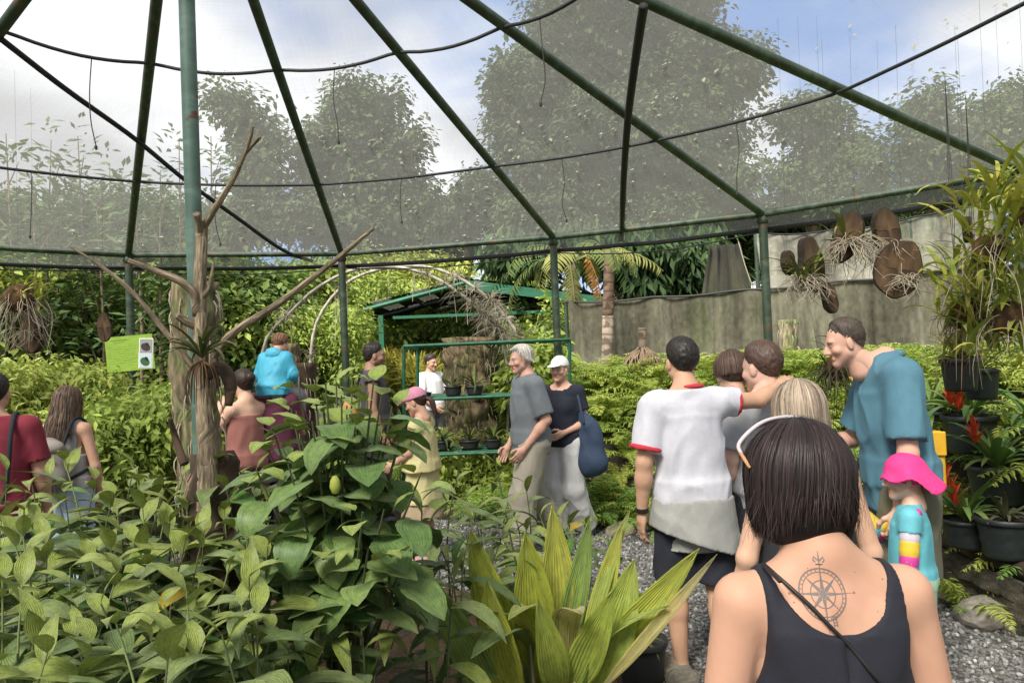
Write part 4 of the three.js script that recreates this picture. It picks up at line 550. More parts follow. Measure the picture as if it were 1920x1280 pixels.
struct('fern_bank', grid(60, 14, (u, v) => { const a = lerp(-0.15, 1.9, u), r = lerp(4.28, 7.0, v), h = 1.3 * smooth(0, 0.62, v) * smooth(0, 0.12, u) + 0.1 * (fbm(u * 20, v * 6, 2, 3) - 0.5) * Math.sin(Math.PI * v) + 0.004; return [CEN.x + Math.sin(a + 0.35) * r, h, CEN.z - Math.cos(a + 0.35) * r]; }, (u, v) => [u * 12, v * 3]), MAT.soil, 'sloping earth bank under the ferns');
const bankY = (u, v) => 1.3 * smooth(0, 0.62, v) * smooth(0, 0.12, u);
{
  const r = rng(19), place = (u, v) => { const a = lerp(-0.15, 1.9, u) + 0.35, R = lerp(4.28, 7.0, v); return V(CEN.x + Math.sin(a) * R, bankY(u, v) - 0.02, CEN.z - Math.cos(a) * R); };
  const proto = []; for (let k = 0; k < 34; k++) { const u = 0.02 + 0.96 * (k + r()) / 34 * 0.6, v = 0.02 + 0.16 * r(), p = place(u, v), t = thing('fern', 'bright green arching fern along the edge of the gravel path', 'fern', p, r() * 6, 'ferns edging the path'); const n = 12; for (let j = 0; j < n; j++) { const f = obj('frond', fernFrond[Math.floor(r() * 3)], fernMat[Math.floor(r() * 4)], t); f.rotation.set((r() - 0.6) * 0.6, j * 2.4, 0, 'YXZ'); f.scale.setScalar(0.6 + 0.6 * r()); } }
  // the unbroken mass of ferns behind them
  const clumpG = merge(Array.from({ length: 11 }, (_, j) => fernFrond[j % 3].clone().applyMatrix4(M4(V(0, 0, 0), [(r() - 0.6) * 0.6, j * 2.4, 0], 0.7 + 0.5 * r())))), n = 760, im = new THREE.InstancedMesh(clumpG, leafPlain([1, 1, 1], 0.4), n), M = new THREE.Matrix4(), c = new THREE.Color();
  for (let i = 0; i < n; i++) { const p = place(r(), 0.1 + 0.88 * Math.sqrt(r())); M.compose(p, new THREE.Quaternion().setFromEuler(new THREE.Euler(0, r() * 6.3, 0)), V(1, 1, 1).multiplyScalar(0.75 + 0.5 * r())); im.setMatrixAt(i, M); const t = r(); im.setColorAt(i, c.setRGB(lerp(0.25, 0.5, t), lerp(0.37, 0.56, t), lerp(0.055, 0.11, t))); }
  im.name = 'fern_mass'; im.userData = { kind: 'stuff', label: 'unbroken mass of yellow-green ferns on the bank before the net fence' }; im.castShadow = im.receiveShadow = true; scene.add(im);
  // grass over the lawn beyond
  const gr = []; for (let k = 0; k < 26; k++) { const g = blade(0.16 + 0.14 * r(), 0.012, { nx: 1, nl: 3, droop: 0.8, rise: 1.3, fold: 0 }); g.applyMatrix4(M4(V((r() - 0.5) * 0.3, 0, (r() - 0.5) * 0.3), [0, r() * 6.3, 0])); gr.push(g); } const gg = merge(gr), N = 5200, gi = new THREE.InstancedMesh(gg, leafPlain([1, 1, 1], 0.4), N);
  for (let i = 0; i < N; i++) { const a = -1.5 + 3 * r(), R = 6 + 12 * Math.pow(r(), 0.8), p = V(CEN.x + Math.sin(a) * R, -0.04, CEN.z - Math.cos(a) * R); M.compose(p, new THREE.Quaternion().setFromEuler(new THREE.Euler(0, r() * 6.3, 0)), V(1, 1, 1).multiplyScalar(0.8 + 0.8 * r())); gi.setMatrixAt(i, M); const t = r(); gi.setColorAt(i, c.setRGB(lerp(0.12, 0.25, t), lerp(0.2, 0.3, t), lerp(0.03, 0.06, t))); }
  gi.name = 'lawn_grass'; gi.userData = { kind: 'stuff', label: 'grass of the lawn behind the shade house' }; gi.castShadow = gi.receiveShadow = true; scene.add(gi);
  // loose gravel
  const peb = roughen(new THREE.IcosahedronGeometry(1, 0), 0.3, 1.1, 3).scale(1, 0.6, 0.8), NP = 26000, pi = new THREE.InstancedMesh(peb, std([1, 1, 1], 0.85), NP);
  for (let i = 0; i < NP; i++) { const a = -0.6 + 3.0 * r(), R = Math.sqrt(lerp(2.08 ** 2, 4.4 ** 2, r())), s = 0.008 + 0.011 * r() * r() + 0.004; M.compose(V(CEN.x + Math.sin(a) * R, 0.016 + 0.004 * r(), CEN.z - Math.cos(a) * R), new THREE.Quaternion().setFromEuler(new THREE.Euler(r() * 6, r() * 6, r() * 6)), V(s, s, s)); pi.setMatrixAt(i, M); const k = 0.1 + 0.3 * r() * r() + (r() < 0.08 ? 0.2 : 0); pi.setColorAt(i, c.setRGB(k, k * 0.985, k * 0.95)); }
  pi.name = 'gravel'; pi.userData = { kind: 'stuff', label: 'loose dark grey gravel of the path' }; pi.receiveShadow = pi.castShadow = true; scene.add(pi);
}
// river stones along the path
{
  const gs = [1, 2, 3, 4].map((k) => roughen(new THREE.IcosahedronGeometry(1, 3), 0.2, 1.3, k * 7).scale(1, 0.62, 0.8)), sm = [std([0.42, 0.36, 0.27], 0.85, { map: T.grain }), std([0.34, 0.31, 0.26], 0.85, { map: T.grain })];
  const P = [[1165, 1000, 0.14, 'tan'], [1210, 990, 0.12, 'tan'], [1250, 1262, 0.13, 'tan'], [1285, 1280, 0.1, 'tan'], [1795, 1120, 0.17, 'w'], [1850, 1165, 0.19, 'w'], [1915, 1180, 0.13, 'w'], [1110, 985, 0.1, 'tan'], [1060, 990, 0.11, 'tan'], [1205, 1225, 0.12, 'tan']];
  P.forEach(([x, y, s, w], i) => { const g = onY(x, y, 0.02), m = obj('boulder', gs[i % 4], sm[i % 2]); m.position.set(g.x, s * 0.3, g.z); m.rotation.y = i * 1.3; m.scale.setScalar(s); tag(m, w === 'w' ? ['rounded tan boulder at the foot of the low wall, leftmost', 'flat pale stone half buried before the low wall', 'rounded boulder before the low wall at the right edge'][i - 4] : 'rounded tan river stone edging the path', 'stone', w === 'w' ? null : 'stones edging the path', 'thing'); });
  const p = onY(1205, 1278, 0.02), t = thing('plant_pot', 'black plastic pot with wilting shoot beside the path, bottom centre', 'pot', V(p.x, 0.02, p.z)); obj('pot', potGeo(0.13, 0.22), MAT.black, t); obj('soil', lathe([[0, 0.19], [0.12, 0.188]], 14), MAT.soil, t); rosette(t, 7, 0.55, 44, strapLeafMat, V(0, 0.19, 0));
}
// ---------------------------------------------------------------- right side: low stone wall, log edging, bromeliad pots
{
  const a = onY(1762, 1122, 0), b = onY(1925, 1205, 0), d = b.clone().sub(a).normalize(), n = V(-d.z, 0, d.x); if (n.x < 0) n.negate(); const A = a.clone().addScaledVector(d, -2.3), w = thing('retaining_wall', 'low mossy stone retaining wall topped with a log', 'wall', A, Math.atan2(-d.z, d.x)), r = rng(6), L = 5.2, out = w.worldToLocal(A.clone().add(n)).z > 0 ? 1 : -1;
  w.updateMatrixWorld(true); const oz = w.worldToLocal(A.clone().add(n)).z > 0 ? 1 : -1; // towards the plants
  obj('earth_core', new THREE.BoxGeometry(L, 0.33, 1.5, 24, 4, 6).translate(L / 2, 0.165, oz * 0.82), MAT.soil, w);
  const sm = [std([0.22, 0.19, 0.13], 1, { map: T.blotch, bumpMap: T.bump, bumpScale: 0.02 }), std([0.17, 0.17, 0.09], 1, { map: T.blotch, bumpMap: T.bump, bumpScale: 0.02 }), std([0.28, 0.24, 0.17], 1, { map: T.blotch, bumpMap: T.bump, bumpScale: 0.02 })], gs = [1, 2, 3].map((k) => roughen(new THREE.BoxGeometry(1, 1, 1, 4, 4, 4), 0.13, 2, k * 3));
  for (let row = 0; row < 3; row++) { let x = -0.05; while (x < L) { const l = 0.16 + 0.16 * r(), m = obj('stone', gs[Math.floor(r() * 3)], sm[Math.floor(r() * 3)], w); m.position.set(x + l / 2, 0.055 + row * 0.108, oz * (0.06 + 0.03 * r())); m.scale.set(l * 1.02, 0.115, 0.16); m.rotation.set((r() - 0.5) * 0.1, (r() - 0.5) * 0.1, (r() - 0.5) * 0.08); x += l; } }
  obj('edging_log', tube([V(-0.05, 0.375, oz * 0.06), V(L * 0.3, 0.38, oz * 0.09), V(L * 0.6, 0.385, oz * 0.05), V(L, 0.37, oz * 0.1)], [0.05, 0.062, 0.055, 0.06], 40, 12, true, 0.2), MAT.darkwood, w);
  // stepped timber staging behind, holding the upper pots
  const bench = thing('pot_staging', 'dark stepped timber staging behind the low wall', 'staging', col(1850, 5.15, 0.31), w.rotation.y); for (const [z, y] of [[0.0, 0.31], [0.34, 0.68]]) { for (let k = 0; k < 3; k++) obj('plank', box(2.2, 0.03, 0.1, V(0, y, oz * (z + k * 0.105)), [0, 0, 0], 0.005), MAT.darkwood, bench); for (const x of [-1, -0.3, 0.4, 1]) obj('prop', box(0.07, y, 0.26, V(x, y / 2 - 0.016, oz * (z + 0.1))), MAT.darkwood, bench); }
  obj('corner_post', tube([V(0.62, 0, oz * 0.5), V(0.62, 1.1, oz * 0.5)], 0.075, 6, 10, true, 0.1), MAT.deadwood, bench);
}
const bromLeaf = [0, 1, 2, 3].map((k) => blade(0.36, 0.042, { nx: 4, nl: 8, droop: 0.9 + 0.35 * k, rise: 0.95 - 0.12 * k, fold: 0.35, peak: 0.35, tip: 0.7, pow: 0.6 }));
const bromMat = [[0.11, 0.24, 0.05], [0.18, 0.31, 0.06], [0.25, 0.35, 0.08]].map((c) => leafMat(c, { map: T.leafB, coat: 0.35 })), bromDark = [[0.1, 0.09, 0.045], [0.08, 0.1, 0.035], [0.13, 0.11, 0.06]].map((c) => leafMat(c, { map: T.leafB, coat: 0.35 })), bractM = leafMat([0.8, 0.085, 0.02], { map: T.leafB, through: 0.3 });
function potted(px, py, dep, r, h, label, o = {}) { // px, py: middle of the pot's rim
  const rim = at(px, py, dep), t = thing('potted_bromeliad', label, 'potted plant', V(rim.x, rim.y - h, rim.z), 0, o.group); obj('pot', potGeo(r, h, true), MAT.pot, t); obj('soil', lathe([[0, h * 0.9], [r * 0.92, h * 0.89]], 16), MAT.soil, t);
  rosette(t, o.n ?? 20, (o.size ?? 0.9) * 1.2, px + 3, o.mats ?? bromMat, V(0, h * 0.86, 0), { geo: bromLeaf });
  if (o.flower) for (const [fx, fy] of o.flower) { const q = at(fx, fy, dep - 0.12).sub(t.position), f = obj('flower_spike', tube([V(0, h * 0.86, 0), V(q.x * 0.3, lerp(h, q.y, 0.6), q.z * 0.3), q], [0.008, 0.007, 0.005], 8, 6), leafPlain([0.4, 0.2, 0.05]), t), r2 = rng(fx); for (let k = 0; k < 12; k++) { const bt = obj('bract', blade(0.12, 0.03, { nx: 2, nl: 4, droop: 0.5, rise: 0.5, fold: 0.4, peak: 0.35 }), bractM, f); bt.position.copy(q).add(V(0, -0.035 + 0.006 * k, 0)); bt.rotation.set(-0.4 - 0.06 * k, k * 2.4, 0, 'YXZ'); bt.scale.setScalar(0.8 + 0.4 * r2()); } }
  return t;
}
potted(1868, 872, 4.75, 0.165, 0.24, 'green bromeliad with red flower in a dark pot, second tier', { flower: [[1828, 822]], n: 24, size: 1 });
potted(1818, 778, 5.15, 0.17, 0.26, 'green bromeliad with orange-red flower in the topmost square dark pot', { flower: [[1782, 752], [1798, 762]], n: 26, size: 1.05 });
potted(1812, 972, 4.55, 0.13, 0.17, 'bromeliad with two red flowers in a dark pot on the low wall', { flower: [[1772, 908], [1790, 938]], n: 22, size: 0.95 });
potted(1888, 968, 4.3, 0.155, 0.23, 'ribbed dark pot with reddish-leaved bromeliad at the right edge of the wall', { mats: bromDark, n: 16, size: 0.55 });
potted(1940, 800, 4.9, 0.16, 0.24, 'dark pot of green bromeliad cut off by the right edge', { n: 20 });
potted(1745, 770, 5.6, 0.13, 0.2, 'green bromeliad with small red flower behind the man in teal', { flower: [[1722, 728]], n: 22, size: 1.0 });
{ // flat yellow satchel slung behind the man in teal
  const t = thing('satchel', 'flat yellow satchel hanging behind the hip of the man in teal', 'bag', at(1728, 912, 4.02), -0.3), m = std([0.72, 0.4, 0.015], 0.6, { map: T.cloth });
  obj('bag_body', new RoundedBoxGeometry(0.24, 0.3, 0.06, 3, 0.02).translate(0, 0.15, 0), m, t); obj('flap', new RoundedBoxGeometry(0.245, 0.13, 0.02, 3, 0.008).translate(0, 0.235, 0.034), m, t); obj('strap', tube([V(-0.1, 0.29, 0), V(-0.2, 0.42, -0.02), V(-0.32, 0.6, -0.06)], 0.009, 8, 6), m, t);
}
// ---------------------------------------------------------------- hanging slabs of tree fern with orchids
const rootTuft = (s, n, L, down = 0.6) => { const r = rng(s), l = []; for (let k = 0; k < n * 1.1; k++) { const a = r() * 6.3, u = r() * 1.1 - 0.6, d = V(Math.cos(a), u, Math.sin(a)).normalize(), q = L * (0.5 + 0.7 * r()); l.push(tube([V(0, 0, 0), d.clone().multiplyScalar(q * 0.45).add(V((r() - 0.5) * 0.05, 0.02 * r(), (r() - 0.5) * 0.05)), d.clone().multiplyScalar(q * 0.8).add(V((r() - 0.5) * 0.08, -q * down * 0.4, (r() - 0.5) * 0.08)), d.clone().multiplyScalar(q).add(V((r() - 0.5) * 0.12, -q * down * (0.5 + r()), (r() - 0.5) * 0.12))], [0.0026, 0.0024, 0.002, 0.0008], 8, 3)); } return merge(l); };
const orchidBlade = [0, 1, 2, 3].map((k) => blade(0.2, 0.02, { nx: 2, nl: 6, droop: 0.7 + 0.4 * k, rise: 0.6, fold: 0.4, peak: 0.3 })), orchidMats = [[0.14, 0.17, 0.035], [0.22, 0.24, 0.05], [0.08, 0.11, 0.03]].map((c) => leafPlain(c, 0.25));
const roofY = (p) => 4.42 - Math.hypot(p.x - CEN.x, p.z - CEN.z) / 5.45 * 1.5;
const slabM = std([0.13, 0.09, 0.055], 1, { map: T.bark, bumpMap: T.barkBump, bumpScale: 0.015 }), rimM = std([0.06, 0.045, 0.032], 1, { map: T.bark });
function slab(px, py, dep, w, h, turn, tilt, label, o = {}) {
  const p = at(px, py, dep), t = thing('fern_slab', label, 'slab', p, turn, 'hanging tree-fern slabs'), s = new THREE.Shape(); for (let k = 0; k <= 28; k++) { const a = k / 28 * PI1 * 2, q = 1 + 0.09 * (vn(Math.cos(a) * 2 + 9 + px, Math.sin(a) * 2 + 9) - 0.5) * 2; k ? s.lineTo(Math.cos(a) * w / 2 * q, Math.sin(a) * h / 2 * q) : s.moveTo(w / 2 * q, 0); }
  const g = new THREE.ExtrudeGeometry(s, { depth: 0.03, bevelEnabled: true, bevelSize: 0.006, bevelThickness: 0.006, bevelSegments: 2, curveSegments: 3 }); g.translate(0, 0, -0.015); const m = obj('slab', g, [slabM, rimM], t); m.rotation.z = tilt;
  const top = V(-Math.sin(tilt) * h * 0.48, Math.cos(tilt) * h * 0.48, 0); obj('hanging_wire', tube([top, V(top.x + 0.02, roofY(p) - p.y, 0)], 0.0006, 2, 4), MAT.wire, t);
  if (o.roots) { const q = obj('orchid_roots', rootTuft(px, o.roots, o.rl ?? 0.13), MAT.root, t); q.position.set(o.rx ?? 0, o.ry ?? 0, 0.05); }
  if (o.leaves) { const rr = rng(px + 1); for (let k = 0; k < o.leaves; k++) { const l = obj('leaf', orchidBlade[k % 4], orchidMats[Math.floor(rr() * 3)], t); l.position.set((o.rx ?? 0) + (rr() - 0.5) * 0.14, (o.ry ?? 0) + (rr() - 0.3) * 0.1, 0.05); l.rotation.set(-0.6 * rr(), rr() * 6.3, 0, 'YXZ'); l.scale.setScalar(0.6 + 0.6 * rr()); } }
  return t;
}
slab(1522, 496, 4.15, 0.16, 0.3, 0.5, 0.25, 'tall brown slab on the left with grassy orchid', { roots: 90, rl: 0.14, leaves: 26, rx: -0.1, ry: -0.1 });
slab(1478, 492, 4.2, 0.09, 0.13, 0.7, 0.1, 'smallest round slab at the far left of the hanging group', { leaves: 8, ry: -0.08 });
slab(1556, 560, 4.1, 0.075, 0.16, 0.4, 0.2, 'small dark slab hanging lowest behind the man in teal', {});
slab(1588, 445, 4.3, 0.15, 0.3, -0.6, -0.35, 'slab edge-on bristling with thin roots', { roots: 130, rl: 0.2, leaves: 12, rx: 0.03, ry: -0.05 });
slab(1662, 432, 4.2, 0.16, 0.24, 0.2, 0.15, 'upper pale-topped oval slab of the right pair', { roots: 80, rl: 0.14, ry: -0.1 });
slab(1684, 505, 4.05, 0.23, 0.31, -0.3, -0.2, 'largest dark oval slab, lowest of the right pair', { roots: 50, rl: 0.12, ry: -0.06, rx: 0.03 });
slab(1815, 430, 4.0, 0.09, 0.13, 0.9, 0.3, 'gnarled dark knot hanging at the right', { roots: 24, rl: 0.08 });
slab(195, 614, 6.6, 0.11, 0.24, 0.3, 0.05, 'narrow brown slab hanging beside the green sign', {});
slab(60, 625, 5.2, 0.2, 0.26, -0.3, -0.2, 'dark slab hanging at the left behind the dangling orchid', { roots: 30 });
function hangingOrchid(px, py, dep, label, o) { // a basketless clump on a wire
  const p = at(px, py, dep), t = thing('hanging_orchid', label, 'orchid', p, 0, 'hanging orchids'), r = rng(px + py); obj('hanging_wire', tube([V(0, 0, 0), V(0.01, roofY(p) - p.y, 0)], 0.0006, 2, 4), MAT.wire, t);
  obj('root_ball', roughen(new THREE.IcosahedronGeometry(o.ball ?? 0.07, 3), 0.02, 14, px), MAT.fiber, t); if (o.roots) obj('aerial_roots', rootTuft(px, o.roots, o.rl ?? 0.25, o.down ?? 1.2), o.rootM ?? MAT.root, t);
  for (let k = 0; k < o.n; k++) { const l = obj('leaf', (o.geo ?? orchidBlade)[k % 4], (o.mats ?? orchidMats)[Math.floor(r() * 3)], t), a = r() * 6.3, q = (o.spread ?? 0.08) * Math.sqrt(r()); l.position.set(Math.cos(a) * q, (r() - 0.5) * (o.tall ?? 0.15), Math.sin(a) * q * 0.7); l.rotation.set(-0.7 * r() + (o.tilt ?? 0), r() * 6.3, (r() - 0.5) * 0.6, 'YXZ'); l.scale.setScalar((o.size ?? 1) * (0.6 + 0.7 * r())); }
  return t;
}
const yg = [[0.33, 0.36, 0.05], [0.42, 0.41, 0.08], [0.22, 0.28, 0.05]].map((c) => leafPlain(c, 0.4)), wide = [0, 1, 2, 3].map((k) => blade(0.22, 0.024, { nx: 2, nl: 6, droop: 0.6 + 0.4 * k, rise: 0.7, fold: 0.35, peak: 0.35 }));
hangingOrchid(1858, 470, 3.6, 'bushy yellow-green orchid hanging at the top right', { n: 120, spread: 0.22, tall: 0.5, size: 1.1, mats: yg, geo: wide, ball: 0.08, roots: 22, rl: 0.2 });
hangingOrchid(1895, 600, 3.7, 'yellow-green orchid hanging at the right edge below the topmost one', { n: 120, spread: 0.24, tall: 0.5, size: 1.1, mats: yg, geo: wide, ball: 0.09, roots: 26, rl: 0.2 });
hangingOrchid(1815, 585, 3.9, 'tangled orchid with dry brown roots left of the right-edge clump', { n: 120, spread: 0.17, tall: 0.5, size: 1.05, mats: yg, geo: wide, ball: 0.09, roots: 60, rl: 0.18, rootM: std([0.26, 0.17, 0.1], 0.9) });
hangingOrchid(1930, 400, 3.4, 'orchid with long thin leaves in the upper right corner', { n: 70, spread: 0.16, tall: 0.35, size: 1.2, mats: yg, geo: wide, ball: 0.07, roots: 16, rl: 0.2 });
hangingOrchid(1568, 690, 4.3, 'small wispy orchid hanging below the slabs by the man in teal', { n: 46, spread: 0.09, tall: 0.3, size: 0.8, roots: 70, rl: 0.22, rootM: std([0.06, 0.055, 0.03], 0.9) });
hangingOrchid(35, 560, 5.0, 'spiky yellow-green orchid with dangling roots at the left edge', { n: 80, spread: 0.2, tall: 0.2, size: 0.95, mats: yg, roots: 80, rl: 0.2, ball: 0.1 });
{ // hanging nursery pots with spider-like plants, right
  for (const [x, y, d, lab] of [[1800, 672, 4.4, 'black hanging nursery pot with pale narrow leaves, left of its pair'], [1838, 690, 4.55, 'black hanging nursery pot with pale narrow leaves, right of its pair']]) { const rim = at(x, y, d), t = thing('hanging_pot', lab, 'pot', V(rim.x, rim.y - 0.19, rim.z)); obj('pot', potGeo(0.105, 0.19), MAT.pot, t); obj('soil', lathe([[0, 0.17], [0.097, 0.168]], 14), MAT.soil, t); rosette(t, 26, 0.8, x, orchidMats.concat(yg), V(0, 0.16, 0)); for (const k of [0, 1, 2]) obj('hanging_wire', tube([V(Math.cos(k * 2.1) * 0.105, 0.19, Math.sin(k * 2.1) * 0.105), V(0, 0.75, 0), V(0, roofY(rim) - rim.y + 0.19, 0)], 0.002, 6, 4), MAT.wire, t); }
}
// ---------------------------------------------------------------- people: signed distances meshed with surface nets
const smin = (a, b, k) => { const h = Math.max(k - Math.abs(a - b), 0) / k; return Math.min(a, b) - h * h * k * 0.25; };
const cap = (a, b, ra, rb = ra, k = 0.03, cut = 0) => { // tapered capsule; cut 1: flat at b (sleeve or trouser end)
  const bx = b.x - a.x, by = b.y - a.y, bz = b.z - a.z, L2 = bx * bx + by * by + bz * bz || 1e-9, L = Math.sqrt(L2), R = Math.max(ra, rb);
  return { lo: [Math.min(a.x, b.x) - R, Math.min(a.y, b.y) - R, Math.min(a.z, b.z) - R], hi: [Math.max(a.x, b.x) + R, Math.max(a.y, b.y) + R, Math.max(a.z, b.z) + R], k,
    f(x, y, z) { const qx = x - a.x, qy = y - a.y, qz = z - a.z, u = (qx * bx + qy * by + qz * bz) / L2, t = u < 0 ? 0 : u > 1 ? 1 : u, dx = qx - bx * t, dy = qy - by * t, dz = qz - bz * t, d = Math.sqrt(dx * dx + dy * dy + dz * dz) - (ra + (rb - ra) * t); if (!cut) return d; const tt = u < 0 ? 0 : u, ex = qx - bx * tt, ey = qy - by * tt, ez = qz - bz * tt; return Math.max(Math.sqrt(ex * ex + ey * ey + ez * ez) - (ra + (rb - ra) * Math.min(tt, 1)), (u - 1) * L); } };
};
const ell = (c, r, k = 0.03, neg = false, e = null) => {
  const R = Math.max(...r), q = e ? new THREE.Matrix4().makeRotationFromEuler(new THREE.Euler(...e, 'YXZ')).invert().elements : null;
  return { lo: [c.x - R, c.y - R, c.z - R], hi: [c.x + R, c.y + R, c.z + R], k, neg,
    f(x, y, z) { x -= c.x; y -= c.y; z -= c.z; if (q) { const X = q[0] * x + q[4] * y + q[8] * z, Y = q[1] * x + q[5] * y + q[9] * z, Z = q[2] * x + q[6] * y + q[10] * z; x = X; y = Y; z = Z; } const a = x / r[0], b = y / r[1], d = z / r[2], k0 = Math.sqrt(a * a + b * b + d * d), a2 = a / r[0], b2 = b / r[1], d2 = d / r[2], k1 = Math.sqrt(a2 * a2 + b2 * b2 + d2 * d2); return k1 < 1e-6 ? -Math.min(...r) : k0 * (k0 - 1) / k1; } };
};
const ecyl = (y0, y1, r0, r1, cz0 = 0, cz1 = 0, k = 0.03) => { // upright elliptic frustum, flat ends; r = [rx, rz]
  const R = Math.max(...r0, ...r1); return { lo: [-R, y0, -R + Math.min(cz0, cz1)], hi: [R, y1, R + Math.max(cz0, cz1)], k, f(x, y, z) { const t = clamp((y - y0) / (y1 - y0)), rx = lerp(r0[0], r1[0], t), rz = lerp(r0[1], r1[1], t), q = z - lerp(cz0, cz1, t); return Math.max((Math.sqrt(x * x / (rx * rx) + q * q / (rz * rz)) - 1) * Math.min(rx, rz), Math.abs(y - (y0 + y1) / 2) - (y1 - y0) / 2); } };
};
function moved(pr, m) { // a primitive carried by a rigid matrix
  const i = m.clone().invert().elements, b = new THREE.Box3(V(...pr.lo), V(...pr.hi)).applyMatrix4(m);
  return { lo: b.min.toArray(), hi: b.max.toArray(), k: pr.k, neg: pr.neg, f: (x, y, z) => pr.f(i[0] * x + i[4] * y + i[8] * z + i[12], i[1] * x + i[5] * y + i[9] * z + i[13], i[2] * x + i[6] * y + i[10] * z + i[14]) };
}
function nets(prims, cell, post) {
  const lo = [9, 9, 9], hi = [-9, -9, -9]; for (const p of prims) if (!p.neg) for (let a = 0; a < 3; a++) { lo[a] = Math.min(lo[a], p.lo[a] - 0.03); hi[a] = Math.max(hi[a], p.hi[a] + 0.03); }
  const [nx, ny, nz] = lo.map((v, a) => Math.ceil((hi[a] - v) / cell) + 2), g = new Float32Array(nx * ny * nz).fill(0.5), sx = 1, sy = nx, sz = nx * ny;
  for (const p of prims) {
    const m = p.k + cell * 2, a = lo.map((v, i) => Math.max(0, Math.floor((p.lo[i] - m - v) / cell))), n = [nx, ny, nz], b = lo.map((v, i) => Math.min(n[i] - 1, Math.ceil((p.hi[i] + m - v) / cell)));
    for (let z = a[2]; z <= b[2]; z++) for (let y = a[1]; y <= b[1]; y++) for (let x = a[0], i = x + y * sy + z * sz; x <= b[0]; x++, i++) { const d = p.f(lo[0] + x * cell, lo[1] + y * cell, lo[2] + z * cell); g[i] = p.neg ? -smin(-g[i], d, p.k) : smin(g[i], d, p.k); }
  }
  if (post) for (let z = 0, i = 0; z < nz; z++) for (let y = 0; y < ny; y++) for (let x = 0; x < nx; x++, i++) if (Math.abs(g[i]) < 0.06) g[i] = post(g[i], lo[0] + x * cell, lo[1] + y * cell, lo[2] + z * cell);
  const id = new Int32Array(nx * ny * nz).fill(-1), pos = [], ix = [], C = [0, sx, sy, sx + sy, sz, sx + sz, sy + sz, sx + sy + sz], E = [[0, 1], [2, 3], [4, 5], [6, 7], [0, 2], [1, 3], [4, 6], [5, 7], [0, 4], [1, 5], [2, 6], [3, 7]];
  for (let z = 0; z < nz - 1; z++) for (let y = 0; y < ny - 1; y++) for (let x = 0, i = y * sy + z * sz; x < nx - 1; x++, i++) {
    let n = 0; for (let k = 0; k < 8; k++) if (g[i + C[k]] < 0) n++; if (!n || n === 8) continue;
    let px = 0, py = 0, pz = 0, c = 0; for (const [a, b] of E) { const va = g[i + C[a]], vb = g[i + C[b]]; if ((va < 0) === (vb < 0)) continue; const t = va / (va - vb); px += (a & 1) + ((b & 1) - (a & 1)) * t; py += (a >> 1 & 1) + ((b >> 1 & 1) - (a >> 1 & 1)) * t; pz += (a >> 2) + ((b >> 2) - (a >> 2)) * t; c++; }
    id[i] = pos.length / 3; pos.push(lo[0] + (x + px / c) * cell, lo[1] + (y + py / c) * cell, lo[2] + (z + pz / c) * cell);
  }
  for (let z = 1; z < nz - 1; z++) for (let y = 1; y < ny - 1; y++) for (let x = 1; x < nx - 1; x++) {
    const i = x + y * sy + z * sz, v = g[i] < 0;
    for (const [d, u, w] of [[sx, sy, sz], [sy, sz, sx], [sz, sx, sy]]) { if (v === (g[i + d] < 0)) continue; const a = id[i], b = id[i - u], c = id[i - u - w], e = id[i - w]; if (a < 0 || b < 0 || c < 0 || e < 0) continue; v ? ix.push(a, b, c, a, c, e) : ix.push(a, c, b, a, e, c); }
  }
  const G = new THREE.BufferGeometry(); G.setAttribute('position', new THREE.Float32BufferAttribute(pos, 3)); G.setIndex(ix); G.computeVertexNormals(); return G;
}
function clothUV(g, s = 1) { const p = g.attributes.position, n = g.attributes.normal, uv = new Float32Array(p.count * 2); for (let i = 0; i < p.count; i++) { const side = Math.abs(n.getX(i)) > Math.abs(n.getZ(i)); uv[2 * i] = (side ? p.getZ(i) : p.getX(i)) * s * 2; uv[2 * i + 1] = p.getY(i) * s * 2; } g.setAttribute('uv', new THREE.BufferAttribute(uv, 2)); return g; }
// a hand: wrist at the origin, fingers along -y, palm towards +z, thumb towards +x (mirrored for the other side)
const handCache = {};
function hand(curl, side) {
  const key = curl + '/' + side; if (handCache[key]) return handCache[key].clone();
  const P = [cap(V(0, 0.02, 0), V(0, -0.03, 0.002), 0.026, 0.026, 0.02), ell(V(0.002, -0.05, 0), [0.04, 0.05, 0.016], 0.02)], f = [[-0.03, -0.088, 0.062, 0.0075], [-0.011, -0.095, 0.076, 0.0085], [0.01, -0.096, 0.083, 0.009], [0.03, -0.09, 0.072, 0.0088]];
  for (const [x, y, L, r] of f) { let p = V(x, y, 0), a = curl * 0.45; P.push(cap(V(x * 0.7, y + 0.04, 0), p, r + 0.003, r + 0.001, 0.008)); for (const s of [0.45, 0.3, 0.25]) { const q = p.clone().add(V(x * 0.06 * s, -Math.cos(a) * L * s, Math.sin(a) * L * s)); P.push(cap(p, q, r, r * 0.9, 0.004)); p = q; a += curl * 0.75; } }
  let t = V(0.028, -0.03, 0.006); for (const [dx, dy, dz] of [[0.022, -0.024, 0.01], [0.008, -0.026, 0.006 + 0.012 * curl], [-0.004 * curl, -0.022, 0.008 * curl + 0.002]]) { const q = t.clone().add(V(dx, dy, dz)); P.push(cap(t, q, 0.011, 0.0095, 0.008)); t = q; }
  const g = nets(P, 0.0042); if (side < 0) { g.scale(-1, 1, 1); const ix = g.index.array; for (let i = 0; i < ix.length; i += 3) { const a = ix[i]; ix[i] = ix[i + 1]; ix[i + 1] = a; } g.computeVertexNormals(); }
  return (handCache[key] = g).clone();
}
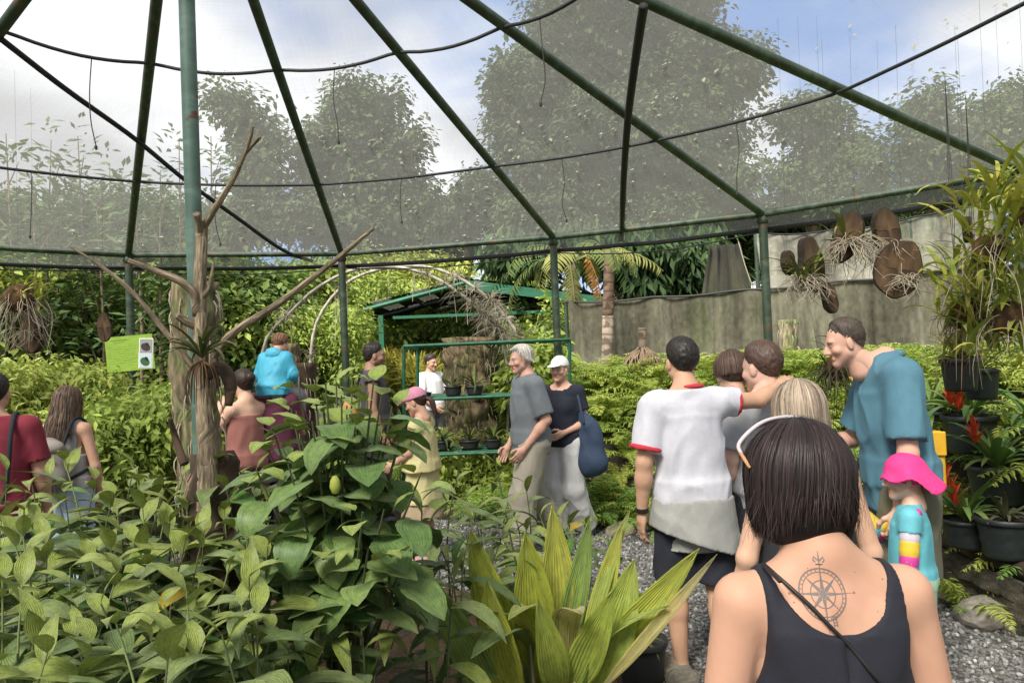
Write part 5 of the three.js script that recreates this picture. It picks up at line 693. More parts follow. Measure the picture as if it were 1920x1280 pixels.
function headGeo(o, skin) { // centre between the ears, face towards +z
  const cell = o.cell ?? 0.005, fw = o.fw ?? 1, P = [
    ell(V(0, 0.035, -0.012), [0.074, 0.088, 0.094], 0.02), ell(V(0, -0.02, 0.03), [0.062 * fw, 0.085, 0.062], 0.03), cap(V(-0.045 * fw, -0.055, 0.01), V(0, -0.1, 0.066), 0.024, 0.019, 0.03), cap(V(0.045 * fw, -0.055, 0.01), V(0, -0.1, 0.066), 0.024, 0.019, 0.03),
    ell(V(0, -0.098, 0.07), [0.02, 0.016, 0.018], 0.015), cap(V(-0.034, 0.02, 0.074), V(0.034, 0.02, 0.074), 0.015, 0.015, 0.02), cap(V(0, 0.012, 0.09), V(0, -0.03, 0.108 + (o.nose ?? 0)), 0.0085, 0.0135, 0.012), cap(V(-0.012, -0.036, 0.094), V(0.012, -0.036, 0.094), 0.01, 0.01, 0.01),
    ell(V(-0.03, 0.0, 0.096), [0.017, 0.011, 0.014], 0.012, true), ell(V(0.03, 0.0, 0.096), [0.017, 0.011, 0.014], 0.012, true), ell(V(-0.043 * fw, -0.028, 0.062), [0.024, 0.02, 0.022], 0.02), ell(V(0.043 * fw, -0.028, 0.062), [0.024, 0.02, 0.022], 0.02),
    cap(V(-0.018, -0.067, 0.085), V(0.018, -0.067, 0.085), 0.0095, 0.0095, 0.01), ell(V(0, -0.064, 0.1), [0.03, 0.0022, 0.014], 0.004, true), ell(V(-0.077, -0.008, -0.004), [0.009, 0.032, 0.019], 0.008, false, [0, -0.3, 0]), ell(V(0.077, -0.008, -0.004), [0.009, 0.032, 0.019], 0.008, false, [0, 0.3, 0]), cap(V(0, -0.05, -0.02), V(0, -0.17, -0.035), 0.052, 0.056, 0.03)];
  const g = nets(P, cell), br = o.brow ?? [0.1, 0.07, 0.05];
  return tint(g, (x, y, z) => {
    let c = [...skin]; const mix = (q, t) => { c = c.map((v, i) => lerp(v, q[i], t)); };
    mix([skin[0] * 0.95, skin[1] * 0.66, skin[2] * 0.6], 0.35 * smooth(0.03, 0.008, Math.hypot(Math.abs(x) - 0.045, y + 0.032)) * (z > 0.04 ? 1 : 0));
    if (z > 0.06) { mix([skin[0] * 0.8, skin[1] * 0.45, skin[2] * 0.42], smooth(0.006, 0.003, Math.abs(y + 0.066) - 0.004) * smooth(0.026, 0.02, Math.abs(x))); mix(br, 0.85 * smooth(0.005, 0.002, Math.abs(y - 0.022 + Math.abs(Math.abs(x) - 0.032) * 0.2) - 0.002) * smooth(0.022, 0.018, Math.abs(Math.abs(x) - 0.033))); }
    if (o.stubble && y < -0.03 && z > 0) mix([skin[0] * 0.6, skin[1] * 0.55, skin[2] * 0.5], o.stubble * smooth(-0.03, -0.07, y)); return c;
  });
}
const eyeG = (() => { const g = new THREE.SphereGeometry(0.0118, 14, 10); return tint(g, (x, y, z) => z > 0.0098 ? [0.03, 0.02, 0.015] : [0.4, 0.36, 0.33]); })(), eyeM = std([1, 1, 1], 0.25, { vertexColors: true });
const skinM = phy([1, 1, 1], 0.55, { vertexColors: true, sheen: 0.15, sheenColor: rgb(0.9, 0.5, 0.4), sheenRoughness: 0.5, specularIntensity: 0.45 });
// locks of hair: thin tapered ribbons laid over the skull shell and hanging from it
function locks(o) {
  const r = rng(o.seed ?? 4), pos = [], nor = [], colr = [], ix = [], N = o.seg ?? 9, [rx, ry, rz] = o.r ?? [0.088, 0.1, 0.108], c0 = o.c0, c1 = o.c1, cy = o.cy ?? 0.03, cz = o.cz ?? -0.012;
  for (let k = 0; k < o.n; k++) {
    const phi = o.from !== undefined ? lerp(o.from, o.to, r()) : r() * Math.PI * 2, lay = 1 + (o.puff ?? 0.1) * (r() - 0.6), th0 = (o.th0 ?? 0.05) + 0.5 * r() * r(), front = Math.cos(phi), th1 = Math.min(o.th1 ? o.th1(phi) : 1.7, 1.9), L = (o.len ? o.len(phi) : 0.1) * (0.86 + 0.22 * r()), w = (o.w ?? 0.004) * (0.6 + 0.8 * r()), f0 = (r() - 0.5) * 0.35, pts = [], seedw = r() * 40;
    const arc = Math.max(0, th1 - th0), aL = arc * 0.095;
    for (let i = 0; i <= N; i++) {
      const s = i / N * (aL + L), th = th0 + Math.min(1, s / Math.max(aL, 1e-4)) * arc, dn = Math.max(0, s - aL), tk = dn / Math.max(L, 1e-4), p2 = phi + f0 * (i / N) + (o.swirl ?? 0) * (1 - i / N), inn = (o.tuck ?? 0) * tk * tk, fl = (o.flare ?? 0) * tk, wob = (vn(seedw, s * 14 + seedw, 3) - 0.5) * (o.wave ?? 0.012) * (0.3 + tk);
      const q = Math.sin(th) * lay * (1 - (o.hug ?? 0) * smooth(0.8, 1.75, th)) - inn + fl; pts.push(V(Math.sin(p2) * (rx * q + wob), cy + ry * Math.cos(th) * lay - dn, cz + Math.cos(p2) * (rz * q + wob)));
    }
    const t = r(), d = (o.vary ?? 0.35), dk = 1 - d / 2 + d * r(), cc = c0.map((v, i) => lerp(v, c1[i], t) * dk), b = pos.length / 3;
    for (let i = 0; i <= N; i++) { const p = pts[i], q = pts[Math.min(N, i + 1)], m = pts[Math.max(0, i - 1)], tan = q.clone().sub(m).normalize(), out = V(p.x / rx, (p.y - cy) / ry * 0.6, (p.z - cz) / rz).normalize(), sd = tan.clone().cross(out).normalize(), ww = w * Math.sin(Math.PI * (0.15 + 0.83 * i / N)); const up = sd.clone().cross(tan); if (up.dot(out) < 0) up.negate(); for (const s of [-1, 0, 1]) { const v = p.clone().addScaledVector(sd, s * ww).addScaledVector(up, s ? 0 : ww * 0.5); pos.push(v.x, v.y, v.z); const n2 = up.clone().addScaledVector(sd, s * 0.8).normalize(); nor.push(n2.x, n2.y, n2.z); colr.push(...cc); } }
    for (let i = 0; i < N; i++) for (const s of [0, 1]) { const a = b + i * 3 + s; ix.push(a, a + 1, a + 3, a + 1, a + 4, a + 3); }
  }
  const g = new THREE.BufferGeometry(); g.setAttribute('position', new THREE.Float32BufferAttribute(pos, 3)); g.setAttribute('normal', new THREE.Float32BufferAttribute(nor, 3)); g.setAttribute('color', new THREE.Float32BufferAttribute(colr, 3)); g.setIndex(ix); return g;
}
const hairM = phy([1, 1, 1], 0.48, { vertexColors: true, side: THREE.DoubleSide, specularIntensity: 0.6 });
const hairCap = (c, o = {}) => tint(nets([ell(V(0, 0.037, -0.013), [0.074 + (o.t ?? 0.012), 0.088 + (o.t ?? 0.012) * 1.2, 0.095 + (o.t ?? 0.012)], 0.02), ell(V(0, -0.02, -0.04), [0.064, 0.06, 0.058], 0.02)], o.cell ?? 0.006, (d, x, y, z) => Math.max(d + (vn(x * 160 + 9, y * 60 + 9, z * 160 + 9) - 0.5) * 0.008 + (o.t ?? 0.012) * 1.15 * smooth(0.06, -0.01, (y - (o.y0 ?? 0.07) - (z - 0.085) * (o.sl ?? 0.85)) * 0.7), ((o.y0 ?? 0.07) + (z - 0.085) * (o.sl ?? 0.85) - y - 0.01) * 0.7, o.front ? z - o.front : -1)), (x, y, z) => { const k = 0.8 + 0.4 * vn(x * 200 + 5, y * 40 + 5, z * 200 + 5); return c.map((v) => v * k); });
const stand = (px, dep, y = 1.4) => col(px, dep, y).setY(0);   // under a column of the photograph, at the height of the chest
/* A person. Joints are metres on a 1.75 m figure that faces +z (left hand at +x), feet on y = 0; the whole is scaled to h. */
function person(o) {
  const t = thing('person', o.label, 'person', o.pos, o.yaw ?? 0); t.scale.setScalar(o.h / 1.75);
  const f = o.female ? 1 : 0, sw = o.sw ?? (f ? 0.165 : 0.188), bw = o.bw ?? 1, cell = o.cell ?? 0.014, skin = o.skin ?? [0.55, 0.33, 0.23];
  const lean = new THREE.Matrix4().makeTranslation(0, 0.95, 0).multiply(new THREE.Matrix4().makeRotationFromEuler(new THREE.Euler(o.lean ?? 0, o.twist ?? 0, o.tilt ?? 0, 'YXZ'))).multiply(new THREE.Matrix4().makeTranslation(0, -0.95, 0)), up = (p) => p.clone().applyMatrix4(lean);
  const J = { shL: up(V(sw, o.shy ?? 1.41, -0.015)), shR: up(V(-sw, o.shyR ?? o.shy ?? 1.41, -0.015)), neck: up(V(0, 1.46, -0.02)), hipL: V(0.092, 0.92, 0), hipR: V(-0.092, 0.92, 0) };
  const get = (k, d) => (o[k] ? V(...o[k]) : d);
  J.elL = get('elL', V(sw + 0.05, 1.12, -0.03)); J.wrL = get('wrL', V(sw + 0.07, 0.88, 0.05)); J.elR = get('elR', V(-sw - 0.05, 1.12, -0.03)); J.wrR = get('wrR', V(-sw - 0.07, 0.88, 0.05));
  J.knL = get('knL', V(0.1, 0.5, 0.015)); J.anL = get('anL', V(0.1, 0.085, -0.02)); J.knR = get('knR', V(-0.1, 0.5, 0.015)); J.anR = get('anR', V(-0.1, 0.085, -0.02));
  const ar = (o.arm ?? 1) * (f ? 0.88 : 1), lr = o.leg ?? 1;
  const torso = (g) => [ell(V(0, 1.28, -0.005), [(f ? 0.142 : 0.162) * bw + g, 0.2 + g, 0.108 * bw + g], 0.08), ell(V(0, 1.08, 0.005), [(f ? 0.128 : 0.148) * bw + g, 0.19, 0.104 * bw + g], 0.1), ell(V(0, 0.95, -0.005), [(f ? 0.17 : 0.163) * bw + g, 0.13 + g, 0.118 * bw + g], 0.05), cap(V(sw - 0.015, (o.shy ?? 1.41) - 0.005, -0.015), V(-sw + 0.015, (o.shyR ?? o.shy ?? 1.41) - 0.005, -0.015), 0.055 + g, 0.055 + g, 0.05), ...(o.back ? [ell(V(0.075, 1.32, -0.088), [0.045, 0.075, 0.028], 0.03, false, [0.1, 0, -0.25]), ell(V(-0.075, 1.32, -0.088), [0.045, 0.075, 0.028], 0.03, false, [0.1, 0, 0.25]), { ...cap(V(0, 1.2, -0.128), V(0, 1.5, -0.098), 0.011, 0.011, 0.02), neg: true }] : []), ...(f ? [ell(V(0.065, 1.27, 0.075), [0.06 + g, 0.06 + g, 0.05 + g], 0.04), ell(V(-0.065, 1.27, 0.075), [0.06 + g, 0.06 + g, 0.05 + g], 0.04)] : []), cap(V(0, 1.49, -0.025), V(sw * 0.62, (o.shy ?? 1.41) + 0.032, -0.02), 0.045 + g * 0.6, 0.03 + g * 0.6, 0.04), cap(V(0, 1.49, -0.025), V(-sw * 0.62, (o.shyR ?? o.shy ?? 1.41) + 0.032, -0.02), 0.045 + g * 0.6, 0.03 + g * 0.6, 0.04)].map((p) => moved(p, lean));
  const arms = (g, cuts) => ['L', 'R'].flatMap((s) => { let cutAt = cuts; // cutAt: where the sleeve ends; below 1 on the upper arm, to 2 on the forearm
    cutAt = cutAt?.[s] ?? cutAt; const a = J['sh' + s], b = J['el' + s], c = J['wr' + s], ua = 0.052 * ar + g, ub = 0.041 * ar + g, uc = 0.027 * ar + g;
    if (cutAt === undefined) return [cap(a, b, ua, ub, 0.025), cap(b, b.clone().lerp(c, 0.35), ub, 0.043 * ar + g, 0.02), cap(b.clone().lerp(c, 0.3), c, 0.043 * ar + g, uc, 0.02)];
    if (cutAt <= 1) return [cap(a, a.clone().lerp(b, cutAt), ua, lerp(ua, ub, cutAt) + 0.008, 0.03, 1)];
    return [cap(a, b, ua, ub, 0.04), cap(b, b.clone().lerp(c, cutAt - 1), ub, lerp(ub, uc, cutAt - 1) + 0.004, 0.02, 1)];
  });
  const legs = (g, cutAt) => ['L', 'R'].flatMap((s) => { const a = J['hip' + s], b = J['kn' + s], c = J['an' + s], ua = 0.087 * lr + g, ub = 0.057 * lr + g, uc = 0.037 * lr + g; if (cutAt === undefined) return [cap(a, b, ua, ub, 0.03), cap(b, b.clone().lerp(c, 0.35).add(V(0, 0, -0.01)), ub * 0.96, 0.056 * lr + g, 0.02), cap(b.clone().lerp(c, 0.3).add(V(0, 0, -0.01)), c, 0.056 * lr + g, uc, 0.02)]; if (cutAt <= 1) return [cap(a, a.clone().lerp(b, cutAt), ua, lerp(ua, ub, cutAt) + 0.03, 0.03, 1)]; return [cap(a, b, ua, ub + 0.012, 0.04), cap(b, b.clone().lerp(c, cutAt - 1), ub + 0.012, uc + 0.028, 0.03, 1)]; });
  const feet = ['L', 'R'].map((s) => { const a = J['an' + s]; return cap(a.clone().add(V(0, -0.04, -0.02)), a.clone().add(V(s === 'L' ? 0.02 : -0.02, -0.055, 0.15)), 0.042, 0.03, 0.03); });
  // skin: body, hands and head as one mesh
  const parts = [tint(nets([...torso(0), ...arms(0), ...legs(0), ...feet, cap(up(V(0, 1.4, -0.025)), up(V(0, 1.555, -0.01)).add(V(...(o.headShift ?? [0, 0, 0]))), 0.06 * (f ? 0.9 : 1), 0.052 * (f ? 0.9 : 1), 0.04)], cell), (x, y, z) => { const k = 0.93 + 0.14 * fbm(x * 30 + 60, y * 30 + 60, z * 30 + 60, 3), q = vn(x * 9 + 60, y * 9 + 60, z * 9 + 60); return [skin[0] * k, skin[1] * k * (1.03 - 0.07 * q), skin[2] * k * (1.03 - 0.08 * q)]; })];
  for (const s of ['L', 'R']) {
    const w = J['wr' + s], d = (o['hd' + s] ? V(...o['hd' + s]) : w.clone().sub(J['el' + s])).normalize(), pn = o['pn' + s] ? V(...o['pn' + s]) : V(s === 'L' ? -1 : 1, 0, 0.2), y = d.clone().negate(), x = y.clone().cross(pn).normalize(), z = x.clone().cross(y), sgn = s === 'L' ? 1 : -1, hs = o.hand ?? 1;
    const want = o['th' + s] ? V(...o['th' + s]) : V(0, 0.2, 1), mir = x.dot(want) >= 0 ? 1 : -1;
    parts.push(tint(hand(o['curl' + s] ?? o.curl ?? 0.5, mir), skin).applyMatrix4(new THREE.Matrix4().makeBasis(x.multiplyScalar(hs), y.multiplyScalar(hs), z.multiplyScalar(hs)).setPosition(w)));
  }
  const hp = up(V(0, 1.625, 0.02)).add(V(...(o.headShift ?? [0, 0, 0]))), hm = new THREE.Matrix4().compose(hp, new THREE.Quaternion().setFromEuler(new THREE.Euler(o.hx ?? 0, o.hy ?? 0, o.hz ?? 0, 'YXZ')), V(1, 1, 1).multiplyScalar(o.hs ?? 1));
  parts.push(headGeo(o.head ?? {}, o.headSkin ?? skin).applyMatrix4(hm));
  obj('body', merge(parts.map((g) => (g.deleteAttribute('uv'), g))), skinM, t);
  const inHead = (name, g, m) => { const q = obj(name, g, m, t); q.applyMatrix4(hm); return q; };
  if (o.eyes !== false) for (const s of [-1, 1]) inHead('eye', eyeG.clone().rotateX(o.gaze ?? 0.1).rotateY(o.gazeY ?? 0).translate(s * 0.03, 0.001, 0.0775), eyeM);
  const drape = (amp, fx = 1, seed = 0) => (d, x, y, z) => d + amp * (fbm(x * 9 * fx + 20 + seed, y * 4.5 + 20, z * 9 * fx + 20, 3) - 0.5) * 1.4 - amp * 0.9 * Math.pow(1 - Math.abs(2 * vn(x * 8 + y * 4 + 30 + seed, y * 3.5 - x * 3 + 30, z * 8 + y * 2 + 30) - 1), 3) + amp * 0.2 * Math.sin((x + z * 0.6) * 46 + fbm(x * 5 + 9, y * 5 + 9, z * 5, 2) * 9 + y * 8);
  const api = { t, J, up, lean, hm, hp, torso, arms, legs, skin, cell, sw, drape, inHead,
    wear(name, prims, mat, amp = 0.005, extra, c = cell * 0.8) { const dr = drape(amp, 1, name.length), g = clothUV(nets(prims, c, (d, x, y, z) => { d = dr(d, x, y, z); return extra ? extra(d, x, y, z) : d; })); return obj(name, g, mat, t); },
    shirt(mat, q = {}) { const g = q.g ?? 0.016, hem = q.hem ?? 0.86; const pr = [...torso(g), ecyl(hem, 1.0, q.r0 ?? [0.175 * bw + g, 0.128 * bw + g], q.rm ?? [0.166 * bw + g, 0.12 * bw + g], 0, 0, 0.05), moved(ecyl(Math.max(hem, 0.95), 1.32, q.r0 ?? [0.175 * bw + g, 0.128 * bw + g], q.r1 ?? [0.128 * bw + g, 0.08 * bw + g], 0, 0, 0.06), lean), ...(q.sleeve === 0 ? [] : arms(g * 0.6 + (q.loose ?? 0.012) * 0.55, q.sleeve ?? 0.72))];
      const inv = lean.clone().invert().elements, ny = q.neck ?? 1.49, nf = q.neckF ?? 0.35, sx = q.strap; return this.wear(q.name ?? 'shirt', pr, mat, q.amp ?? 0.006, (d, x, y, z) => { const X = inv[0] * x + inv[4] * y + inv[8] * z + inv[12], Y = inv[1] * x + inv[5] * y + inv[9] * z + inv[13], Z = inv[2] * x + inv[6] * y + inv[10] * z + inv[14]; d = Math.max(d, hem + (q.hemTilt ?? 0) * x - y); const rn = Math.hypot(X / 1.1, Z + 0.02); if (rn < 0.105) d = Math.max(d, (Y - (ny - nf * Math.max(0, Z))) * 0.9); return q.cut ? q.cut(d, X, Y, Z) : d; }, q.cell); },
    trousers(mat, q = {}) { const g = q.g ?? 0.014; return this.wear(q.name ?? 'trousers', [ell(V(0, 0.95, -0.005), [0.165 * bw + g, 0.12, 0.12 * bw + g], 0.05), ecyl(0.93, q.top ?? 1.02, [0.168 * bw + g, 0.12 * bw + g], [0.15 * bw + g, 0.11 * bw + g], 0, 0, 0.03), ...legs(g + (q.loose ?? 0.008), q.len ?? 1.93)], mat, q.amp ?? 0.006, (d, x, y) => Math.max(d, y - (q.top ?? 1.02))); },
    shoes(mat, g = 0.012) { obj('shoe', clothUV(nets([feet[0]].map((p) => ({ ...p, f: (x, y, z) => p.f(x, y, z) - g })), 0.012)), mat, t); obj('shoe', clothUV(nets([feet[1]].map((p) => ({ ...p, f: (x, y, z) => p.f(x, y, z) - g })), 0.012)), mat, t); },
    hair(geos) { return inHead('hair', merge(geos), hairM); },
  };
  return api;
}
const fab = (c, rough = 0.9, more = {}) => phy(c, rough, { map: T.cloth, bumpMap: T.clothBump, bumpScale: 0.0006, sheen: 0.3, sheenColor: rgb(...c.map((v) => Math.min(1, v * 1.5 + 0.002))), sheenRoughness: 0.6, ...more });
const shortHair = (c, o = {}) => [hairCap(c, { cell: 0.005, ...o }), locks({ n: (o.n ?? 900) * 2, c0: c.map((v) => v * 0.7), c1: c.map((v) => v * 1.4), r: [0.0865, 0.101, 0.106], cy: 0.037, w: 0.0023, seg: 4, puff: o.puff ?? 0.06, th1: (p) => lerp(1.78, o.fr ?? 0.78, smooth(-0.2, 0.9, Math.cos(p))), th0: 0.05, len: () => 0.016, swirl: 0.5, hug: 0.13, seed: o.seed ?? 2, wave: 0.012 })];
// 1 ------------------------------------------------ the woman in front, seen from behind
const PI = Math.PI;
{
  const D = 1.36, base = stand(1536, D, 1.25), sk = [0.5, 0.285, 0.195];
  const p = person({ label: 'woman with dark bob and compass tattoo on her bare upper back', pos: base, yaw: PI + 0.03, h: 1.56, female: true, sw: 0.168, bw: 1.04, arm: 1.16, shy: 1.395, skin: sk, cell: 0.008, headShift: [0.014, -0.025, 0.03], hx: 0.12, hz: 0.02, head: { cell: 0.006 }, elL: [0.226, 1.11, -0.02], wrL: [0.23, 0.88, 0.1], elR: [-0.226, 1.11, -0.02], wrR: [-0.23, 0.88, 0.1], eyes: false, back: true });
  const navy = fab([0.012, 0.013, 0.022], 0.85);
  p.shirt(navy, { name: 'tank_top', sleeve: 0, g: 0.008, hem: 0.8, amp: 0.0025, cell: 0.0065, neck: 9, cut: (d, x, y, z) => { // deep scoop at the back, wide straps, open armholes
    const ax = Math.abs(x); d = Math.max(d, -(Math.hypot(x / 0.118, (y - 1.49) / 0.14) - 1) * 0.11); const arm = 0.136 + 0.05 * smooth(1.31, 1.14, y); return Math.max(d, ax - (y > 1.16 ? arm : 1), y - 1.62); } });
  p.trousers(fab([0.03, 0.035, 0.05]), { name: 'trousers' });
  p.shoes(fab([0.03, 0.03, 0.03]));
  // thin crossbody strap from the left shoulder down to the right
  // hair: rounded bob, longer at the sides than at the nape
  const c0 = [0.006, 0.004, 0.005], c1 = [0.03, 0.018, 0.019], L = (a) => { const b = Math.abs(((a - PI + 9 * PI) % (2 * PI)) - PI); return lerp(0.06, 0.105, smooth(0.25, 1.3, b)); };
  p.hair([tint(nets([ell(V(0, 0.035, -0.012), [0.09, 0.102, 0.107], 0.03), ell(V(0, -0.045, -0.015), [0.092, 0.085, 0.095], 0.05)], 0.006, (d, x, y, z) => Math.max(d, z - 0.055, -0.11 - y + 0.12 * Math.max(0, -z - 0.02))), c0),
    locks({ n: 3600, c0, c1, r: [0.102, 0.114, 0.116], cy: 0.03, w: 0.0034, seg: 13, puff: 0.2, th0: 0.03, len: L, th1: (a) => 1.75, tuck: 0.2, wave: 0.02, swirl: 0.25, vary: 0.6, seed: 11 }),
    locks({ n: 420, c0: [0.02, 0.012, 0.012], c1: [0.05, 0.028, 0.026], r: [0.105, 0.116, 0.119], cy: 0.03, w: 0.0022, seg: 13, puff: 0.16, th0: 0.03, len: (a) => L(a) + 0.012, th1: () => 1.75, tuck: 0.12, wave: 0.034, swirl: 0.3, vary: 0.5, seed: 12 }),
    locks({ n: 260, c0: [0.02, 0.012, 0.012], c1: [0.05, 0.03, 0.028], r: [0.107, 0.119, 0.121], cy: 0.03, w: 0.0007, seg: 14, puff: 0.22, th0: 0.03, len: (a) => L(a) + 0.02, th1: () => 1.7, tuck: 0.05, flare: 0.06, wave: 0.09, swirl: 0.4, vary: 0.4, seed: 14 })]);
  // sunglasses pushed up onto the hair
  const gl = tag(thing('sunglasses', 'sunglasses with pale frame pushed up on the dark bob', 'sunglasses', [0, 0, 0]), 'sunglasses with pale frame pushed up on the dark bob', 'sunglasses'); p.t.updateMatrixWorld(true); gl.applyMatrix4(p.t.matrixWorld.clone().multiply(p.hm));
  obj('frame', tube([V(0.107, 0.075, 0.02), V(0.102, 0.098, 0.052), V(0.05, 0.142, 0.06), V(0, 0.156, 0.06), V(-0.05, 0.15, 0.055), V(-0.085, 0.127, 0.05)], [0.004, 0.005, 0.005, 0.004, 0.005, 0.004], 26, 7), std([0.5, 0.44, 0.46], 0.3), gl);
  obj('temple_arm', tube([V(0.107, 0.08, 0.03), V(0.112, 0.066, -0.012), V(0.111, 0.05, -0.035)], [0.004, 0.0045, 0.0035], 10, 6), std([0.5, 0.25, 0.12], 0.35), gl);
  obj('lens', grid(12, 4, (u, v) => { const a = lerp(1.05, -0.8, u); return [Math.sin(a) * 0.102, 0.04 + Math.cos(a) * 0.113 * (1 - 0.1 * v), 0.062 + 0.035 * v]; }), phy([0.08, 0.05, 0.06], 0.1, { transmission: 0.4, thickness: 0, side: THREE.DoubleSide }), gl);
  // tattoo: thin ink geometry that follows the skin of the back
  p.t.updateMatrixWorld(true); const body = p.t.children[0], rc = new THREE.Raycaster(), inv = p.t.matrixWorld.clone().invert(), ink = [], line = (pts, w) => { const P = []; for (let i = 0; i < pts.length; i++) P.push(skinAt(...pts[i])); const pos = [], ix = []; P.forEach((q, i) => { const a = P[Math.max(0, i - 1)].p, b = P[Math.min(P.length - 1, i + 1)].p, tn = b.clone().sub(a).normalize(), s = tn.cross(q.n).normalize(), ww = Array.isArray(w) ? lerp(w[0], w[1], i / (P.length - 1)) : w; for (const k of [-1, 1]) { const v = q.p.clone().addScaledVector(q.n, 0.0006).addScaledVector(s, k * ww / 2); pos.push(v.x, v.y, v.z); } if (i) { const c = i * 2; ix.push(c - 2, c - 1, c, c - 1, c + 1, c); } }); const g = new THREE.BufferGeometry(); g.setAttribute('position', new THREE.Float32BufferAttribute(pos, 3)); g.setIndex(ix); g.computeVertexNormals(); ink.push(g); };
  const tri = []; { const a = body.geometry.attributes.position; for (let i = 0; i < a.count; i += 3) { const A = V(a.getX(i), a.getY(i), a.getZ(i)), B = V(a.getX(i + 1), a.getY(i + 1), a.getZ(i + 1)), C = V(a.getX(i + 2), a.getY(i + 2), a.getZ(i + 2)); if (A.z < 0 && A.y > 1.05 && A.y < 1.56 && Math.abs(A.x) < 0.2) tri.push([A, B, C]); } }
  function skinAt(x, y) { const ry = new THREE.Ray(V(x, y, -1), V(0, 0, 1)), h = V(0, 0, 0); let best = null, bz = 9; for (const [A, B, C] of tri) { if (Math.abs(A.x - x) > 0.03 || Math.abs(A.y - y) > 0.03) continue; if (ry.intersectTriangle(A, B, C, false, h) && h.z < bz) { bz = h.z; best = { p: h.clone(), n: B.clone().sub(A).cross(C.clone().sub(A)).normalize() }; } } if (!best) return { p: V(x, y, -0.12), n: V(0, 0, -1) }; if (best.n.z > 0) best.n.negate(); return best; }
  const onBack = (x, y) => { const q = skinAt(x, y); return q.p.addScaledVector(q.n, lerp(0.0135, 0.0065, smooth(1.34, 1.375, y)) + 0.006 * smooth(0.09, 0.13, x)); };
  obj('bag_strap', tube([[0.13, 1.468], [0.118, 1.462], [0.085, 1.432], [0.06, 1.405], [0.03, 1.37], [0, 1.335], [-0.04, 1.285], [-0.08, 1.23], [-0.12, 1.17], [-0.15, 1.12]].map(([x, y]) => onBack(x, y)), 0.0042, 40, 6), std([0.012, 0.01, 0.01], 0.5), p.t);
  const cx = 0.03, cy = 1.425, R = 0.042, ring = (r, w) => line(Array.from({ length: 49 }, (_, i) => [cx + Math.cos(i / 48 * 2 * PI) * r, cy + Math.sin(i / 48 * 2 * PI) * r * 1.1]), w);
  ring(R, 0.0028); ring(R * 0.86, 0.0016); ring(R * 0.52, 0.002);
  for (let k = 0; k < 8; k++) { const a = k * PI / 4 + PI / 2, r1 = k % 2 ? R * 0.8 : k % 4 === 0 ? R * 1.5 : R * 1.35; line([[cx, cy], [cx + Math.cos(a) * r1 * 0.33, cy + Math.sin(a) * r1 * 0.36], [cx + Math.cos(a) * r1 * 0.66, cy + Math.sin(a) * r1 * 0.73], [cx + Math.cos(a) * r1, cy + Math.sin(a) * r1 * 1.1]], k % 2 ? [0.006, 0.001] : [0.0045, 0.0009]); for (const s of [-1, 1]) { const b = a + s * 0.34; line([[cx + Math.cos(b) * R * 0.2, cy + Math.sin(b) * R * 0.22], [cx + Math.cos(a) * R * 0.82, cy + Math.sin(a) * R * 0.9]], 0.0012); } }
  for (let k = 0; k < 32; k++) { const a = k * PI / 16; line([[cx + Math.cos(a) * R * 0.88, cy + Math.sin(a) * R * 0.97], [cx + Math.cos(a) * R * 0.99, cy + Math.sin(a) * R * 1.09]], 0.0015); }
  // fleur above the ring, dots at its sides, ladder mark below
  line([[cx, cy + 0.06], [cx, cy + 0.078]], [0.0035, 0.0012]); for (const s of [-1, 1]) { line([[cx, cy + 0.06], [cx + s * 0.008, cy + 0.068], [cx + s * 0.0095, cy + 0.062], [cx + s * 0.006, cy + 0.058]], 0.0025); line([[cx + s * 0.006, cy + 0.054], [cx - s * 0.006, cy + 0.054]], 0.002); line([[cx + s * 0.058, cy], [cx + s * 0.062, cy]], 0.004); }
  for (const s of [-1, 1]) line([[cx - 0.014 + s * 0.0035, cy - 0.038], [cx - 0.016 + s * 0.0035, cy - 0.058]], 0.0018); for (let k = 0; k < 4; k++) line([[cx - 0.0175 - k * 0.0005, cy - 0.04 - k * 0.005], [cx - 0.0105 - k * 0.0005, cy - 0.04 - k * 0.005]], 0.0016);
  for (const [x, y, q] of [[0.085, 1.41, 0.0016], [-0.07, 1.39, 0.0013], [-0.1, 1.44, 0.0017], [0.05, 1.47, 0.0012], [-0.04, 1.46, 0.0011]]) { const k = skinAt(x, y); obj('mole', new THREE.SphereGeometry(q, 8, 6).scale(1, 1, 0.4).translate(k.p.x, k.p.y, k.p.z), std([0.17, 0.07, 0.045], 0.7), p.t); }
  const tt = obj('tattoo', merge(ink), std([0.16, 0.13, 0.12], 0.6, { side: THREE.DoubleSide }), p.t); tt.userData.label = 'compass rose tattoo in grey ink';
}
